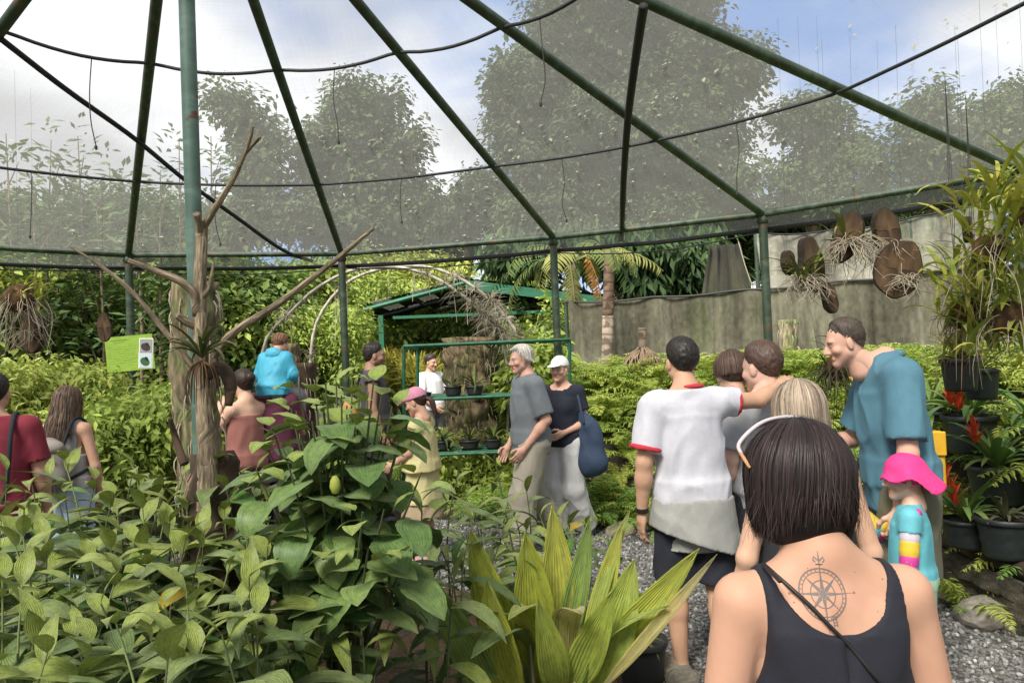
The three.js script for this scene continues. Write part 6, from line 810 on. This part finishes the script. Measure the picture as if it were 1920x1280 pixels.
// 2 ------------------------------------------------ young man in a white T-shirt with red trim, arm round the boy
const whiteFab = fab([0.58, 0.58, 0.64]), red = fab([0.5, 0.03, 0.05]), black = fab([0.015, 0.016, 0.022]), greyFab = fab([0.42, 0.43, 0.45]);
{
  const p = person({ label: 'young man in white red-trimmed T-shirt, seen from behind, arm round the boy', pos: stand(1291, 3.85), yaw: PI + 0.05, h: 1.76, sw: 0.17, bw: 0.88, hs: 0.95, skin: [0.5, 0.3, 0.2], cell: 0.012, head: { cell: 0.006 }, hy: 0.15, elR: [-0.39, 1.41, 0.05], wrR: [-0.53, 1.475, 0.14], pnR: [0, -1, 0.3], thR: [0, 0, 1], curlR: 0.55, elL: [0.25, 1.13, -0.04], wrL: [0.262, 0.86, 0.01], curlL: 0.5, tilt: -0.03, knL: [0.1, 0.5, 0.05], anL: [0.09, 0.085, 0.02], knR: [-0.1, 0.5, -0.02], anR: [-0.1, 0.085, -0.12], eyes: false });
  const { J } = p; p.shirt(whiteFab, { hem: 0.83, g: 0.02, loose: 0.018, sleeve: { L: 0.78, R: 0.36 }, amp: 0.012, cell: 0.009, hemTilt: 0.05 });
  for (const s of ['L', 'R']) { const e = J['sh' + s].clone().lerp(J['el' + s], s === 'L' ? 0.775 : 0.355), d = J['el' + s].clone().sub(J['sh' + s]).normalize(); p.wear('sleeve_trim', [cap(e.clone().addScaledVector(d, -0.02), e.clone().addScaledVector(d, 0.006), s === 'L' ? 0.086 : 0.081, s === 'L' ? 0.086 : 0.081, 0.01, 1)], red, 0.003, (dd, x, y, z) => Math.max(dd, -V(x, y, z).sub(e.clone().addScaledVector(d, -0.018)).dot(d))).userData.label = 'red sleeve edge'; }
  p.wear('collar', [ell(V(0, 1.503, -0.02), [0.078, 0.018, 0.074], 0.01)], red, 0.001);
  p.trousers(fab([0.018, 0.02, 0.032]), { name: 'shorts', len: 0.98, g: 0.012, loose: 0.006, amp: 0.008 });
  p.wear('waist_jacket', [ecyl(0.62, 0.94, [0.245, 0.205], [0.205, 0.165], -0.005, 0, 0.03)], fab([0.33, 0.33, 0.31]), 0.01, (d, x, y, z) => Math.max(d, 0.72 + 0.35 * x - y)).userData.label = 'grey jacket tied round the waist';
  p.hair(shortHair([0.018, 0.015, 0.014], { n: 1100, puff: 0.16, t: 0.014 })); p.shoes(fab([0.2, 0.2, 0.2]));
  const w = J.wrL; obj('watch_strap', lathe([[0.031, -0.012], [0.034, -0.011], [0.034, 0.011], [0.031, 0.012]], 20).rotateX(-0.1).translate(w.x, w.y + 0.02, w.z - 0.004), std([0.01, 0.01, 0.01], 0.5), p.t);
}
// 3 ------------------------------------------------ person with brown hair and white shirt beside him
{
  const p = person({ label: 'brown-haired person in white long-sleeved top between the young man and the boy', pos: stand(1375, 4.3), yaw: PI - 0.25, hs: 1.1, h: 1.66, female: true, skin: [0.5, 0.31, 0.22], hx: 0.25, hy: 0.25, head: { cell: 0.007 }, elR: [-0.24, 1.14, 0.02], wrR: [-0.2, 0.98, 0.2], eyes: false });
  p.shirt(fab([0.66, 0.66, 0.68]), { hem: 0.8, sleeve: 1.95, amp: 0.01, loose: 0.014 }); p.trousers(black); p.shoes(fab([0.05, 0.05, 0.05])); p.hair([hairCap([0.045, 0.028, 0.02], { t: 0.016, y0: 0.05 }), locks({ n: 800, c0: [0.03, 0.018, 0.013], c1: [0.11, 0.065, 0.045], r: [0.094, 0.106, 0.112], w: 0.004, len: () => 0.03, th1: (a) => lerp(1.75, 0.9, smooth(0, 0.8, Math.cos(a))), puff: 0.16, seed: 8 })]);
}
// 4 ------------------------------------------------ boy in grey T-shirt
{
  const p = person({ label: 'brown-haired boy in grey T-shirt with an arm round his shoulders', pos: stand(1434, 4.15), yaw: PI + 0.12, hs: 1.15, h: 1.7, sw: 0.178, skin: [0.58, 0.36, 0.28], hy: 0.5, hx: 0.12, head: { cell: 0.006 }, eyes: false });
  p.shirt(greyFab, { hem: 0.84, sleeve: 0.8, loose: 0.024, amp: 0.008 }); p.trousers(black, { name: 'shorts', len: 0.95 }); p.shoes(fab([0.1, 0.1, 0.1])); p.hair(shortHair([0.075, 0.045, 0.034], { n: 1100, t: 0.012, seed: 7, puff: 0.12 }));
}
// 5 ------------------------------------------------ blond woman half hidden by the woman in front
{
  const p = person({ label: 'woman with straight ash-blond hair and dark top, half hidden behind the dark bob', pos: stand(1503, 2.55), yaw: PI, h: 1.57, female: true, sw: 0.155, shy: 1.37, arm: 1.05, skin: [0.58, 0.36, 0.25], cell: 0.012, head: { cell: 0.008 }, hx: 0.1, elL: [0.235, 1.1, -0.02], wrL: [0.225, 0.86, 0.08], elR: [-0.235, 1.1, -0.02], wrR: [-0.225, 0.86, 0.08], eyes: false });
  p.shirt(fab([0.02, 0.021, 0.026]), { name: 'tank_top', sleeve: 0, g: 0.01, neck: 1.47, cut: (d, x, y) => Math.max(d, Math.abs(x) - (y > 1.2 ? 0.135 : 1)) }); p.trousers(black); p.shoes(black);
  p.hair([tint(nets([ell(V(0, 0.035, -0.012), [0.084, 0.098, 0.103], 0.02), ell(V(0, -0.08, -0.035), [0.085, 0.12, 0.065], 0.05)], 0.008, (d, x, y, z) => Math.max(d, z - 0.05)), [0.17, 0.12, 0.08]), locks({ n: 1700, c0: [0.13, 0.095, 0.07], c1: [0.36, 0.285, 0.21], r: [0.094, 0.106, 0.113], w: 0.0036, seg: 12, len: (a) => lerp(0.02, 0.2, smooth(0.75, 0.2, Math.cos(a))), th1: (a) => lerp(1.6, 1.1, smooth(0.3, 0.9, Math.cos(a))), puff: 0.14, wave: 0.018, flare: 0.06, vary: 0.6, seed: 21 })]);
}
// 6 ------------------------------------------------ tall man in teal shirt, leaning left, and the toddler whose hand he holds
{
  const p = person({ label: 'tall man in teal blue shirt leaning over to look left', pos: stand(1682, 3.75), yaw: -PI / 2 - 0.12, h: 1.9, sw: 0.178, bw: 0.95, hs: 0.87, arm: 1.0, skin: [0.56, 0.33, 0.25], cell: 0.011, lean: 0.12, hx: 0.24, hy: -0.05, headShift: [0, -0.05, 0.115], head: { cell: 0.0045, nose: 0.004, stubble: 0.15 }, elL: [0.26, 1.08, 0.06], wrL: [0.24, 0.84, 0.1], curlL: 0.9, elR: [-0.25, 1.09, 0.12], wrR: [-0.18, 1.05, 0.35], curlR: 1.0, gaze: 0.35, knL: [0.1, 0.5, 0.02], knR: [-0.1, 0.5, 0.03] });
  const teal = fab([0.08, 0.2, 0.27], 0.85); p.shirt(teal, { hem: 0.79, sleeve: 0.82, g: 0.02, loose: 0.028, amp: 0.012, cell: 0.009, neck: 1.52 });
  p.wear('collar', [moved(cap(V(-0.045, 1.5, -0.075), V(0.045, 1.5, -0.075), 0.02, 0.02, 0.02), p.lean), moved(cap(V(0.07, 1.495, -0.05), V(0.045, 1.455, 0.06), 0.018, 0.012, 0.02), p.lean), moved(cap(V(-0.07, 1.495, -0.05), V(-0.045, 1.455, 0.06), 0.018, 0.012, 0.02), p.lean)], teal, 0.002, null, 0.007);
  p.trousers(fab([0.17, 0.16, 0.11]), { name: 'cargo_shorts', len: 0.97, g: 0.02, loose: 0.02, amp: 0.008 }); p.shoes(fab([0.06, 0.05, 0.04]));
  p.hair(shortHair([0.06, 0.045, 0.036], { n: 900, t: 0.006, y0: 0.1, fr: 0.5, puff: 0.03, seed: 4 }));
  p.t.updateMatrixWorld(true); const w = p.J.wrR.clone().add(V(0.05, -0.02, 0.1)).applyMatrix4(p.t.matrixWorld), c = thing('camera', 'small black camera held in front by the man in teal', 'camera', w, -PI / 2); c.rotation.z = 0.3;
  obj('camera_body', new RoundedBoxGeometry(0.12, 0.085, 0.06, 3, 0.012), std([0.012, 0.012, 0.014], 0.5), c); obj('lens_barrel', lathe([[0, 0], [0.034, 0], [0.034, 0.06], [0.028, 0.064], [0.02, 0.058], [0, 0.056]], 18).rotateX(PI / 2).translate(0.01, 0, 0.03), std([0.01, 0.01, 0.01], 0.35), c);
  // toddler
  const q = person({ label: 'toddler in bright pink sun hat and aqua swim shirt holding a hand', pos: stand(1695, 3.45), yaw: -PI / 2 - 0.55, h: 1.12, sw: 0.155, bw: 1.06, hs: 1.28, headShift: [0, 0.045, 0], skin: [0.6, 0.38, 0.29], cell: 0.016, head: { cell: 0.008 }, hx: 0.1, hy: 0.3, elR: [-0.22, 1.2, 0.2], wrR: [-0.16, 1.38, 0.38], curlR: 0.9, elL: [0.215, 1.12, 0.0], wrL: [0.215, 0.86, 0.05], eyes: false });
  const aqua = fab([0.13, 0.46, 0.54], 0.7); q.shirt(aqua, { name: 'swim_shirt', hem: 0.84, sleeve: 0.35, g: 0.014, amp: 0.004 });
  const bands = [[0.3, 0.62, [0.6, 0.55, 0.62], 'pale band'], [0.6, 0.95, [0.7, 0.5, 0.04], 'yellow band'], [0.95, 1.25, [0.6, 0.05, 0.3], 'magenta band'], [1.25, 1.6, [0.13, 0.46, 0.54], 'aqua band'], [1.6, 1.93, [0.72, 0.56, 0.08], 'yellow cuff']];
  for (const s of ['L', 'R']) for (const [a, b, c2, n] of bands) { const at2 = (k) => k <= 1 ? q.J['sh' + s].clone().lerp(q.J['el' + s], k) : q.J['el' + s].clone().lerp(q.J['wr' + s], k - 1); q.wear('sleeve_band', [cap(at2(a), at2(Math.min(1, (a + b) / 2)), 0.064, 0.062, 0.01), cap(at2((a + b) / 2), at2(b), 0.062, 0.058, 0.01, 1)], fab(c2, 0.7), 0.003).userData.label = n; }
  q.wear('shoulder_patch', [ell(q.J.shL.clone().add(V(-0.02, 0.035, -0.045)), [0.04, 0.03, 0.032], 0.01)], fab([0.6, 0.05, 0.3], 0.7), 0.002);
  q.trousers(fab([0.32, 0.5, 0.36]), { name: 'shorts', len: 0.8, g: 0.03, loose: 0.03, amp: 0.008 }); q.shoes(fab([0.5, 0.1, 0.2]));
  const pink = fab([0.72, 0.035, 0.22], 0.75); q.inHead('sun_hat', clothUV(nets([ell(V(0, 0.04, -0.012), [0.094, 0.1, 0.112], 0.02), { lo: [-0.16, -0.1, -0.2], hi: [0.16, 0.06, 0.16], k: 0.03, f: (x, y, z) => { const r = Math.hypot(x, z + 0.02), yy = 0.035 - (r - 0.1) * (0.75 + 0.5 * smooth(0, -0.1, z)) + 0.01 * Math.sin(Math.atan2(x, z) * 5); return Math.max(Math.abs(y - yy) - 0.007, r - (0.145 + 0.04 * smooth(0, -0.12, z)), 0.085 - r); } }], 0.006, (d, x, y, z) => Math.max(d, -0.11 - y))), pink); 
}
// 7 ------------------------------------------------ grey-haired man and the woman in a white cap
{
  const p = person({ label: 'grey-haired man in grey polo shirt and khaki trousers walking left', pos: stand(992, 6.5), yaw: -PI / 2 + 0.3, h: 1.8, bw: 1.0, hs: 0.94, skin: [0.55, 0.32, 0.24], cell: 0.014, lean: 0.06, hx: 0.1, hy: 0.05, head: { cell: 0.0055, brow: [0.3, 0.27, 0.24], nose: 0.004 }, elL: [0.24, 1.12, -0.06], wrL: [0.2, 0.9, 0.12], elR: [-0.24, 1.12, -0.02], wrR: [-0.2, 0.88, 0.14], knL: [0.1, 0.5, 0.12], anL: [0.1, 0.085, 0.14], knR: [-0.1, 0.5, -0.02], anR: [-0.1, 0.1, -0.26] });
  const polo = fab([0.17, 0.19, 0.21]); p.shirt(polo, { hem: 0.82, sleeve: 0.85, g: 0.022, loose: 0.022, amp: 0.008, neck: 1.5 }); p.wear('collar', [moved(cap(V(-0.05, 1.49, -0.075), V(0.05, 1.49, -0.075), 0.018, 0.018, 0.02), p.lean), moved(cap(V(0.068, 1.485, -0.05), V(0.045, 1.45, 0.06), 0.018, 0.012, 0.02), p.lean), moved(cap(V(-0.068, 1.485, -0.05), V(-0.045, 1.45, 0.06), 0.018, 0.012, 0.02), p.lean)], polo, 0.002, null, 0.008);
  p.trousers(fab([0.36, 0.33, 0.26]), { name: 'khaki_trousers', g: 0.02, loose: 0.022, amp: 0.01 }); p.shoes(fab([0.08, 0.06, 0.05]));
  p.hair([hairCap([0.5, 0.47, 0.43], { t: 0.014, y0: 0.085, sl: 0.95 }), locks({ n: 700, c0: [0.34, 0.31, 0.28], c1: [0.66, 0.62, 0.56], r: [0.09, 0.103, 0.11], w: 0.004, seg: 6, hug: 0.06, len: (a) => lerp(0.012, 0.035, smooth(0.2, -0.6, Math.cos(a))), th1: (a) => lerp(1.8, 0.7, smooth(-0.1, 0.8, Math.cos(a))), puff: 0.26, wave: 0.04, seed: 31, flare: 0.2 })]);
  const q = person({ label: 'smiling woman in white cap, navy top and white trousers', pos: stand(1052, 6.85), yaw: -0.45, h: 1.68, hs: 0.95, female: true, skin: [0.58, 0.34, 0.25], hy: -0.1, head: { cell: 0.0055 }, elL: [0.235, 1.12, -0.02], wrL: [0.08, 1.04, 0.17], elR: [-0.23, 1.12, 0.02], wrR: [-0.15, 0.95, 0.18], knL: [0.1, 0.5, 0.04], knR: [-0.1, 0.5, 0.06], anL: [0.14, 0.085, -0.16] });
  q.shirt(fab([0.014, 0.017, 0.032]), { name: 'navy_top', hem: 0.9, sleeve: 0.62, neck: 1.46, neckF: 0.6 }); q.trousers(fab([0.7, 0.7, 0.7]), { g: 0.02, loose: 0.022, amp: 0.01 }); q.shoes(fab([0.4, 0.4, 0.4]));
  q.hair([locks({ n: 300, c0: [0.3, 0.24, 0.17], c1: [0.55, 0.47, 0.36], r: [0.088, 0.1, 0.106], w: 0.004, seg: 6, len: (a) => lerp(0.0, 0.05, smooth(0.3, -0.3, Math.cos(a))), th1: (a) => lerp(1.75, 1.1, smooth(0, 0.8, Math.cos(a))), puff: 0.1, seed: 33 })]);
  const capM = fab([0.82, 0.82, 0.82]); q.inHead('cap', clothUV(nets([ell(V(0, 0.045, -0.012), [0.089, 0.1, 0.108], 0.02), ell(V(0, 0.045, 0.115), [0.07, 0.008, 0.075], 0.012, false, [0.18, 0, 0])], 0.006, (d, x, y, z) => Math.max(d, 0.036 - y - 0.02 * smooth(0.05, 0.12, z)))), capM);
  q.t.updateMatrixWorld(true); const sh = q.J.shL.clone(), bag = thing('tote_bag', 'big slouchy navy blue shoulder bag hanging beside the white-capped woman', 'bag'); bag.applyMatrix4(q.t.matrixWorld); const bx = 0.25, bm = fab([0.03, 0.055, 0.105], 0.8);
  const bl = nets([ell(V(bx, 0.74, 0.0), [0.19, 0.13, 0.11], 0.06), ell(V(bx, 0.92, 0.0), [0.155, 0.26, 0.08], 0.08), cap(V(bx, 1.1, 0.02), V(bx - 0.05, 1.22, 0.01), 0.06, 0.03, 0.05)], 0.014, q.drape(0.008)); obj('bag_body', clothUV(bl), bm, bag);
  obj('bag_strap', tube([V(bx, 1.12, 0.09), V(bx - 0.06, 1.36, 0.05), sh.clone().add(V(-0.03, 0.075, 0.0)), V(bx - 0.06, 1.34, -0.07), V(bx, 1.12, -0.07)], 0.013, 20, 6), bm, bag);
}
// 8 ------------------------------------------------ girl in a pink cap
{
  const p = person({ label: 'girl in pink cap with ponytail and pale yellow dress', pos: stand(786, 6.3), yaw: -PI / 2 - 0.25, h: 1.44, sw: 0.155, hs: 1.1, headShift: [0, 0.01, 0.02], skin: [0.52, 0.31, 0.22], hx: 0.3, head: { cell: 0.007 }, elL: [0.21, 1.14, 0.05], wrL: [0.17, 1.02, 0.24] });
  const y = fab([0.62, 0.56, 0.27]); p.shirt(y, { name: 'dress', hem: 0.62, sleeve: 0.12, amp: 0.008, r0: [0.25, 0.2], r1: [0.165, 0.12], neck: 1.44 }); p.wear('skirt', [ecyl(0.48, 0.66, [0.26, 0.21], [0.22, 0.18])], fab([0.42, 0.32, 0.2]), 0.01); p.shoes(fab([0.5, 0.3, 0.3]));
  p.hair([hairCap([0.045, 0.025, 0.018], { t: 0.01 }), tube([V(0, 0.01, -0.105), V(0, -0.03, -0.15), V(0, -0.14, -0.15), V(0, -0.2, -0.13)], [0.018, 0.03, 0.024, 0.006], 12, 8, true, 0.15)].map((g) => tint(g, [0.05, 0.028, 0.02])));
  p.inHead('cap', clothUV(nets([ell(V(0, 0.045, -0.012), [0.09, 0.1, 0.108], 0.02), ell(V(0, 0.04, 0.115), [0.068, 0.008, 0.075], 0.012, false, [0.25, 0, 0])], 0.008, (d, x, y2, z) => Math.max(d, 0.03 - y2 - 0.02 * smooth(0.05, 0.12, z)))), fab([0.6, 0.25, 0.36]));
}
// 9 ------------------------------------------------ far man in a white shirt
{
  const p = person({ label: 'man in white shirt and grey trousers behind the green rack', pos: stand(808, 11.6), yaw: 0.9, h: 1.78, bw: 1.08, skin: [0.4, 0.23, 0.16], cell: 0.02, head: { cell: 0.008 }, hx: 0.1, elL: [0.25, 1.14, 0.08], wrL: [0.14, 1.02, 0.28], elR: [-0.25, 1.12, 0.04], wrR: [-0.16, 0.96, 0.22] });
  p.shirt(fab([0.78, 0.78, 0.8]), { hem: 0.9, sleeve: 0.9, loose: 0.02 }); p.trousers(fab([0.13, 0.13, 0.14]), { loose: 0.02 }); p.shoes(fab([0.03, 0.03, 0.03])); p.hair(shortHair([0.025, 0.02, 0.018], { n: 300 }));
}
// 10 ----------------------------------------------- dark-haired man in a vest
{
  const p = person({ label: 'bearded dark-haired man in dark sleeveless top with an orange bag, in profile', pos: stand(700, 7.9), yaw: PI / 2 + 0.25, h: 1.9, bw: 1.05, skin: [0.3, 0.17, 0.12], cell: 0.016, head: { cell: 0.006, stubble: 0.7 }, hx: 0.05, elL: [0.26, 1.12, -0.03], wrL: [0.24, 0.9, 0.1] });
  p.shirt(fab([0.07, 0.06, 0.07]), { hem: 0.88, sleeve: 0.12 }); p.trousers(fab([0.03, 0.03, 0.035])); p.shoes(black); p.hair(shortHair([0.02, 0.016, 0.014], { n: 500, t: 0.006 }));
  const b = tag(thing('shoulder_bag', 'orange and black bag slung on the dark-haired man', 'bag'), 'orange and black bag slung on the dark-haired man', 'bag'); p.t.updateMatrixWorld(true); b.applyMatrix4(p.t.matrixWorld); obj('bag_body', clothUV(nets([ell(V(0.1, 1.05, -0.22), [0.12, 0.17, 0.085], 0.03)], 0.014, p.drape(0.006))), fab([0.6, 0.33, 0.1]), b); obj('bag_panel', clothUV(nets([ell(V(0.1, 0.99, -0.255), [0.095, 0.09, 0.07], 0.02)], 0.014)), black, b);
  obj('bag_strap', tube([V(0.12, 1.18, -0.2), V(0.11, 1.5, -0.07), V(0.11, 1.47, 0.06), V(0.14, 1.25, 0.135), V(0.22, 1.05, 0.05), V(0.16, 0.98, -0.16)], 0.014, 24, 6), black, b);
}
// 11 ----------------------------------------------- man in maroon with a child on his shoulders, and the woman beside them
{
  const pos = stand(505, 6.45), p = person({ label: 'man in maroon shirt carrying a child on his shoulders, seen from behind', pos, yaw: PI - 0.2, h: 1.72, bw: 1.1, sw: 0.195, skin: [0.45, 0.27, 0.19], hx: 0.15, elL: [0.25, 1.15, 0.12], wrL: [0.15, 1.32, 0.26], elR: [-0.25, 1.15, 0.12], wrR: [-0.15, 1.32, 0.26], eyes: false });
  p.shirt(fab([0.1, 0.018, 0.045]), { hem: 0.8, sleeve: 0.85, g: 0.025, loose: 0.025, amp: 0.01 }); p.trousers(fab([0.03, 0.03, 0.04])); p.shoes(black); p.hair(shortHair([0.03, 0.02, 0.015], { n: 300 }));
  p.t.updateMatrixWorld(true); const seat = V(0, 1.5, -0.05).applyMatrix4(p.t.matrixWorld), k = person({ label: 'small child in turquoise hooded jacket sitting on the shoulders of the man in maroon', pos: seat.clone().add(V(0.06, -0.88 * 1.0 / 1.75 - 0.02, 0.02)), yaw: PI - 0.2, h: 1.02, hs: 1.25, sw: 0.17, bw: 1.15, lean: 0.3, hx: 0.45, headShift: [0, 0.02, 0.05], skin: [0.55, 0.33, 0.24], knL: [0.22, 0.82, 0.32], anL: [0.2, 0.45, 0.36], knR: [-0.22, 0.82, 0.32], anR: [-0.2, 0.45, 0.36], elL: [0.27, 1.15, 0.12], wrL: [0.16, 1.06, 0.32], elR: [-0.27, 1.15, 0.12], wrR: [-0.16, 1.06, 0.32], eyes: false, head: { cell: 0.007 } });
  const bl = fab([0.05, 0.38, 0.55], 0.6); k.shirt(bl, { name: 'jacket', hem: 0.86, sleeve: 1.9, g: 0.04, loose: 0.03, amp: 0.014, r0: [0.24, 0.19] }); k.wear('hood', [moved(ell(V(0, 1.46, -0.1), [0.13, 0.09, 0.07], 0.03), k.lean)], bl, 0.01); k.trousers(fab([0.2, 0.21, 0.23]), { g: 0.03, loose: 0.025 }); k.shoes(fab([0.1, 0.1, 0.1])); k.hair([hairCap([0.16, 0.075, 0.04], { t: 0.012 }), locks({ n: 260, c0: [0.1, 0.05, 0.03], c1: [0.26, 0.13, 0.07], r: [0.09, 0.104, 0.11], w: 0.005, seg: 5, len: () => 0.02, th1: (a) => lerp(1.8, 0.8, smooth(0, 0.8, Math.cos(a))), puff: 0.2 })]);
  const w = person({ label: 'bare-armed woman with dark hair tied back, left of the man in maroon', pos: stand(458, 6.2), yaw: -PI / 2 - 0.5, h: 1.68, female: true, skin: [0.6, 0.38, 0.27], hy: -0.1, hx: -0.05, head: { cell: 0.0065 }, elL: [0.22, 1.2, 0.14], wrL: [0.1, 1.4, 0.2] });
  w.shirt(fab([0.3, 0.12, 0.1]), { name: 'strap_top', sleeve: 0, g: 0.008, hem: 0.9, neck: 1.4, cut: (d, x, y) => Math.max(d, y - 1.36) }); w.trousers(fab([0.12, 0.03, 0.05]), { name: 'shorts', len: 0.6 }); w.shoes(black); w.hair([hairCap([0.03, 0.018, 0.013], { t: 0.012 }), tint(nets([ell(V(0, 0.06, -0.115), [0.045, 0.045, 0.04], 0.02)], 0.008), [0.03, 0.018, 0.013])]);
}
// 12 ----------------------------------------------- woman with long brown hair and a grey backpack; man in red at the left edge
{
  const p = person({ label: 'woman with long brown wavy hair and light jeans, seen from behind', pos: stand(124, 5.6), yaw: PI - 0.1, h: 1.6, female: true, sw: 0.172, skin: [0.5, 0.3, 0.21], head: { cell: 0.008 }, hx: 0.2, elL: [0.24, 1.1, 0.0], wrL: [0.2, 0.9, 0.1], elR: [-0.24, 1.1, 0], wrR: [-0.2, 0.88, 0.1], eyes: false });
  p.shirt(fab([0.3, 0.29, 0.28]), { name: 'strap_top', sleeve: 0, g: 0.01, hem: 0.92, cut: (d, x, y) => Math.max(d, Math.abs(x) - (y > 1.2 ? 0.13 : 1)) }); p.trousers(fab([0.36, 0.46, 0.56]), { name: 'jeans', g: 0.016 }); p.shoes(fab([0.2, 0.2, 0.2]));
  p.hair([tint(nets([ell(V(0, 0.035, -0.012), [0.086, 0.1, 0.105], 0.02), ell(V(0, -0.12, -0.055), [0.095, 0.17, 0.05], 0.05)], 0.009, (d, x, y, z) => Math.max(d, z - 0.05)), [0.05, 0.03, 0.02]), locks({ n: 1100, c0: [0.04, 0.024, 0.016], c1: [0.16, 0.1, 0.062], r: [0.093, 0.107, 0.113], w: 0.005, seg: 12, len: (a) => lerp(0.04, 0.34, smooth(0.7, 0.1, Math.cos(a))), th1: (a) => lerp(1.6, 1.1, smooth(0.3, 0.9, Math.cos(a))), puff: 0.16, wave: 0.05, flare: 0.12, seed: 41 })]);
  p.t.updateMatrixWorld(true); const b = thing('backpack', 'grey and mauve backpack worn by the long-haired woman', 'backpack'); b.applyMatrix4(p.t.matrixWorld);
  obj('pack_body', clothUV(nets([ell(V(0, 1.16, -0.2), [0.14, 0.2, 0.09], 0.03), ell(V(0, 1.04, -0.21), [0.15, 0.12, 0.1], 0.04)], 0.012, p.drape(0.006))), fab([0.2, 0.18, 0.16]), b); obj('front_pocket', clothUV(nets([ell(V(0, 1.04, -0.295), [0.105, 0.085, 0.05], 0.02)], 0.012, p.drape(0.005))), fab([0.2, 0.14, 0.16]), b); obj('top_flap', clothUV(nets([ell(V(0, 1.28, -0.22), [0.13, 0.07, 0.085], 0.02)], 0.012)), fab([0.26, 0.23, 0.2]), b);
  for (const s of [-1, 1]) obj('shoulder_strap', tube([V(s * 0.09, 1.3, -0.17), V(s * 0.115, 1.5, -0.06), V(s * 0.12, 1.46, 0.06), V(s * 0.13, 1.25, 0.13), V(s * 0.19, 1.1, 0.0), V(s * 0.12, 1.02, -0.15)], 0.014, 18, 6), black, b); obj('buckle_strap', tube([V(-0.09, 1.2, -0.3), V(0, 1.19, -0.31), V(0.09, 1.2, -0.3)], 0.008, 8, 5), black, b);
  const r = person({ label: 'man in dark red T-shirt with a black strap, cut off by the left edge', pos: stand(-12, 4.55), yaw: PI + 0.35, h: 1.72, skin: [0.47, 0.27, 0.19], bw: 1.05, eyes: false, head: { cell: 0.008 }, elR: [-0.245, 1.12, -0.01], wrR: [-0.26, 0.88, 0.08] });
  r.shirt(fab([0.2, 0.018, 0.035]), { hem: 0.84, sleeve: 0.75, loose: 0.02 }); r.trousers(fab([0.02, 0.03, 0.05])); r.shoes(black); r.hair(shortHair([0.02, 0.016, 0.014], { n: 500 }));
  obj('bag_strap', tube([V(-0.12, 1.36, -0.14), V(-0.125, 1.5, -0.05), V(-0.12, 1.45, 0.08), V(-0.1, 1.25, 0.16)].reverse().concat([V(-0.11, 1.2, -0.155), V(-0.08, 1.0, -0.15), V(-0.02, 0.86, -0.14)]), 0.014, 24, 6), black, r.t);
}
renderer.render(scene, camera);
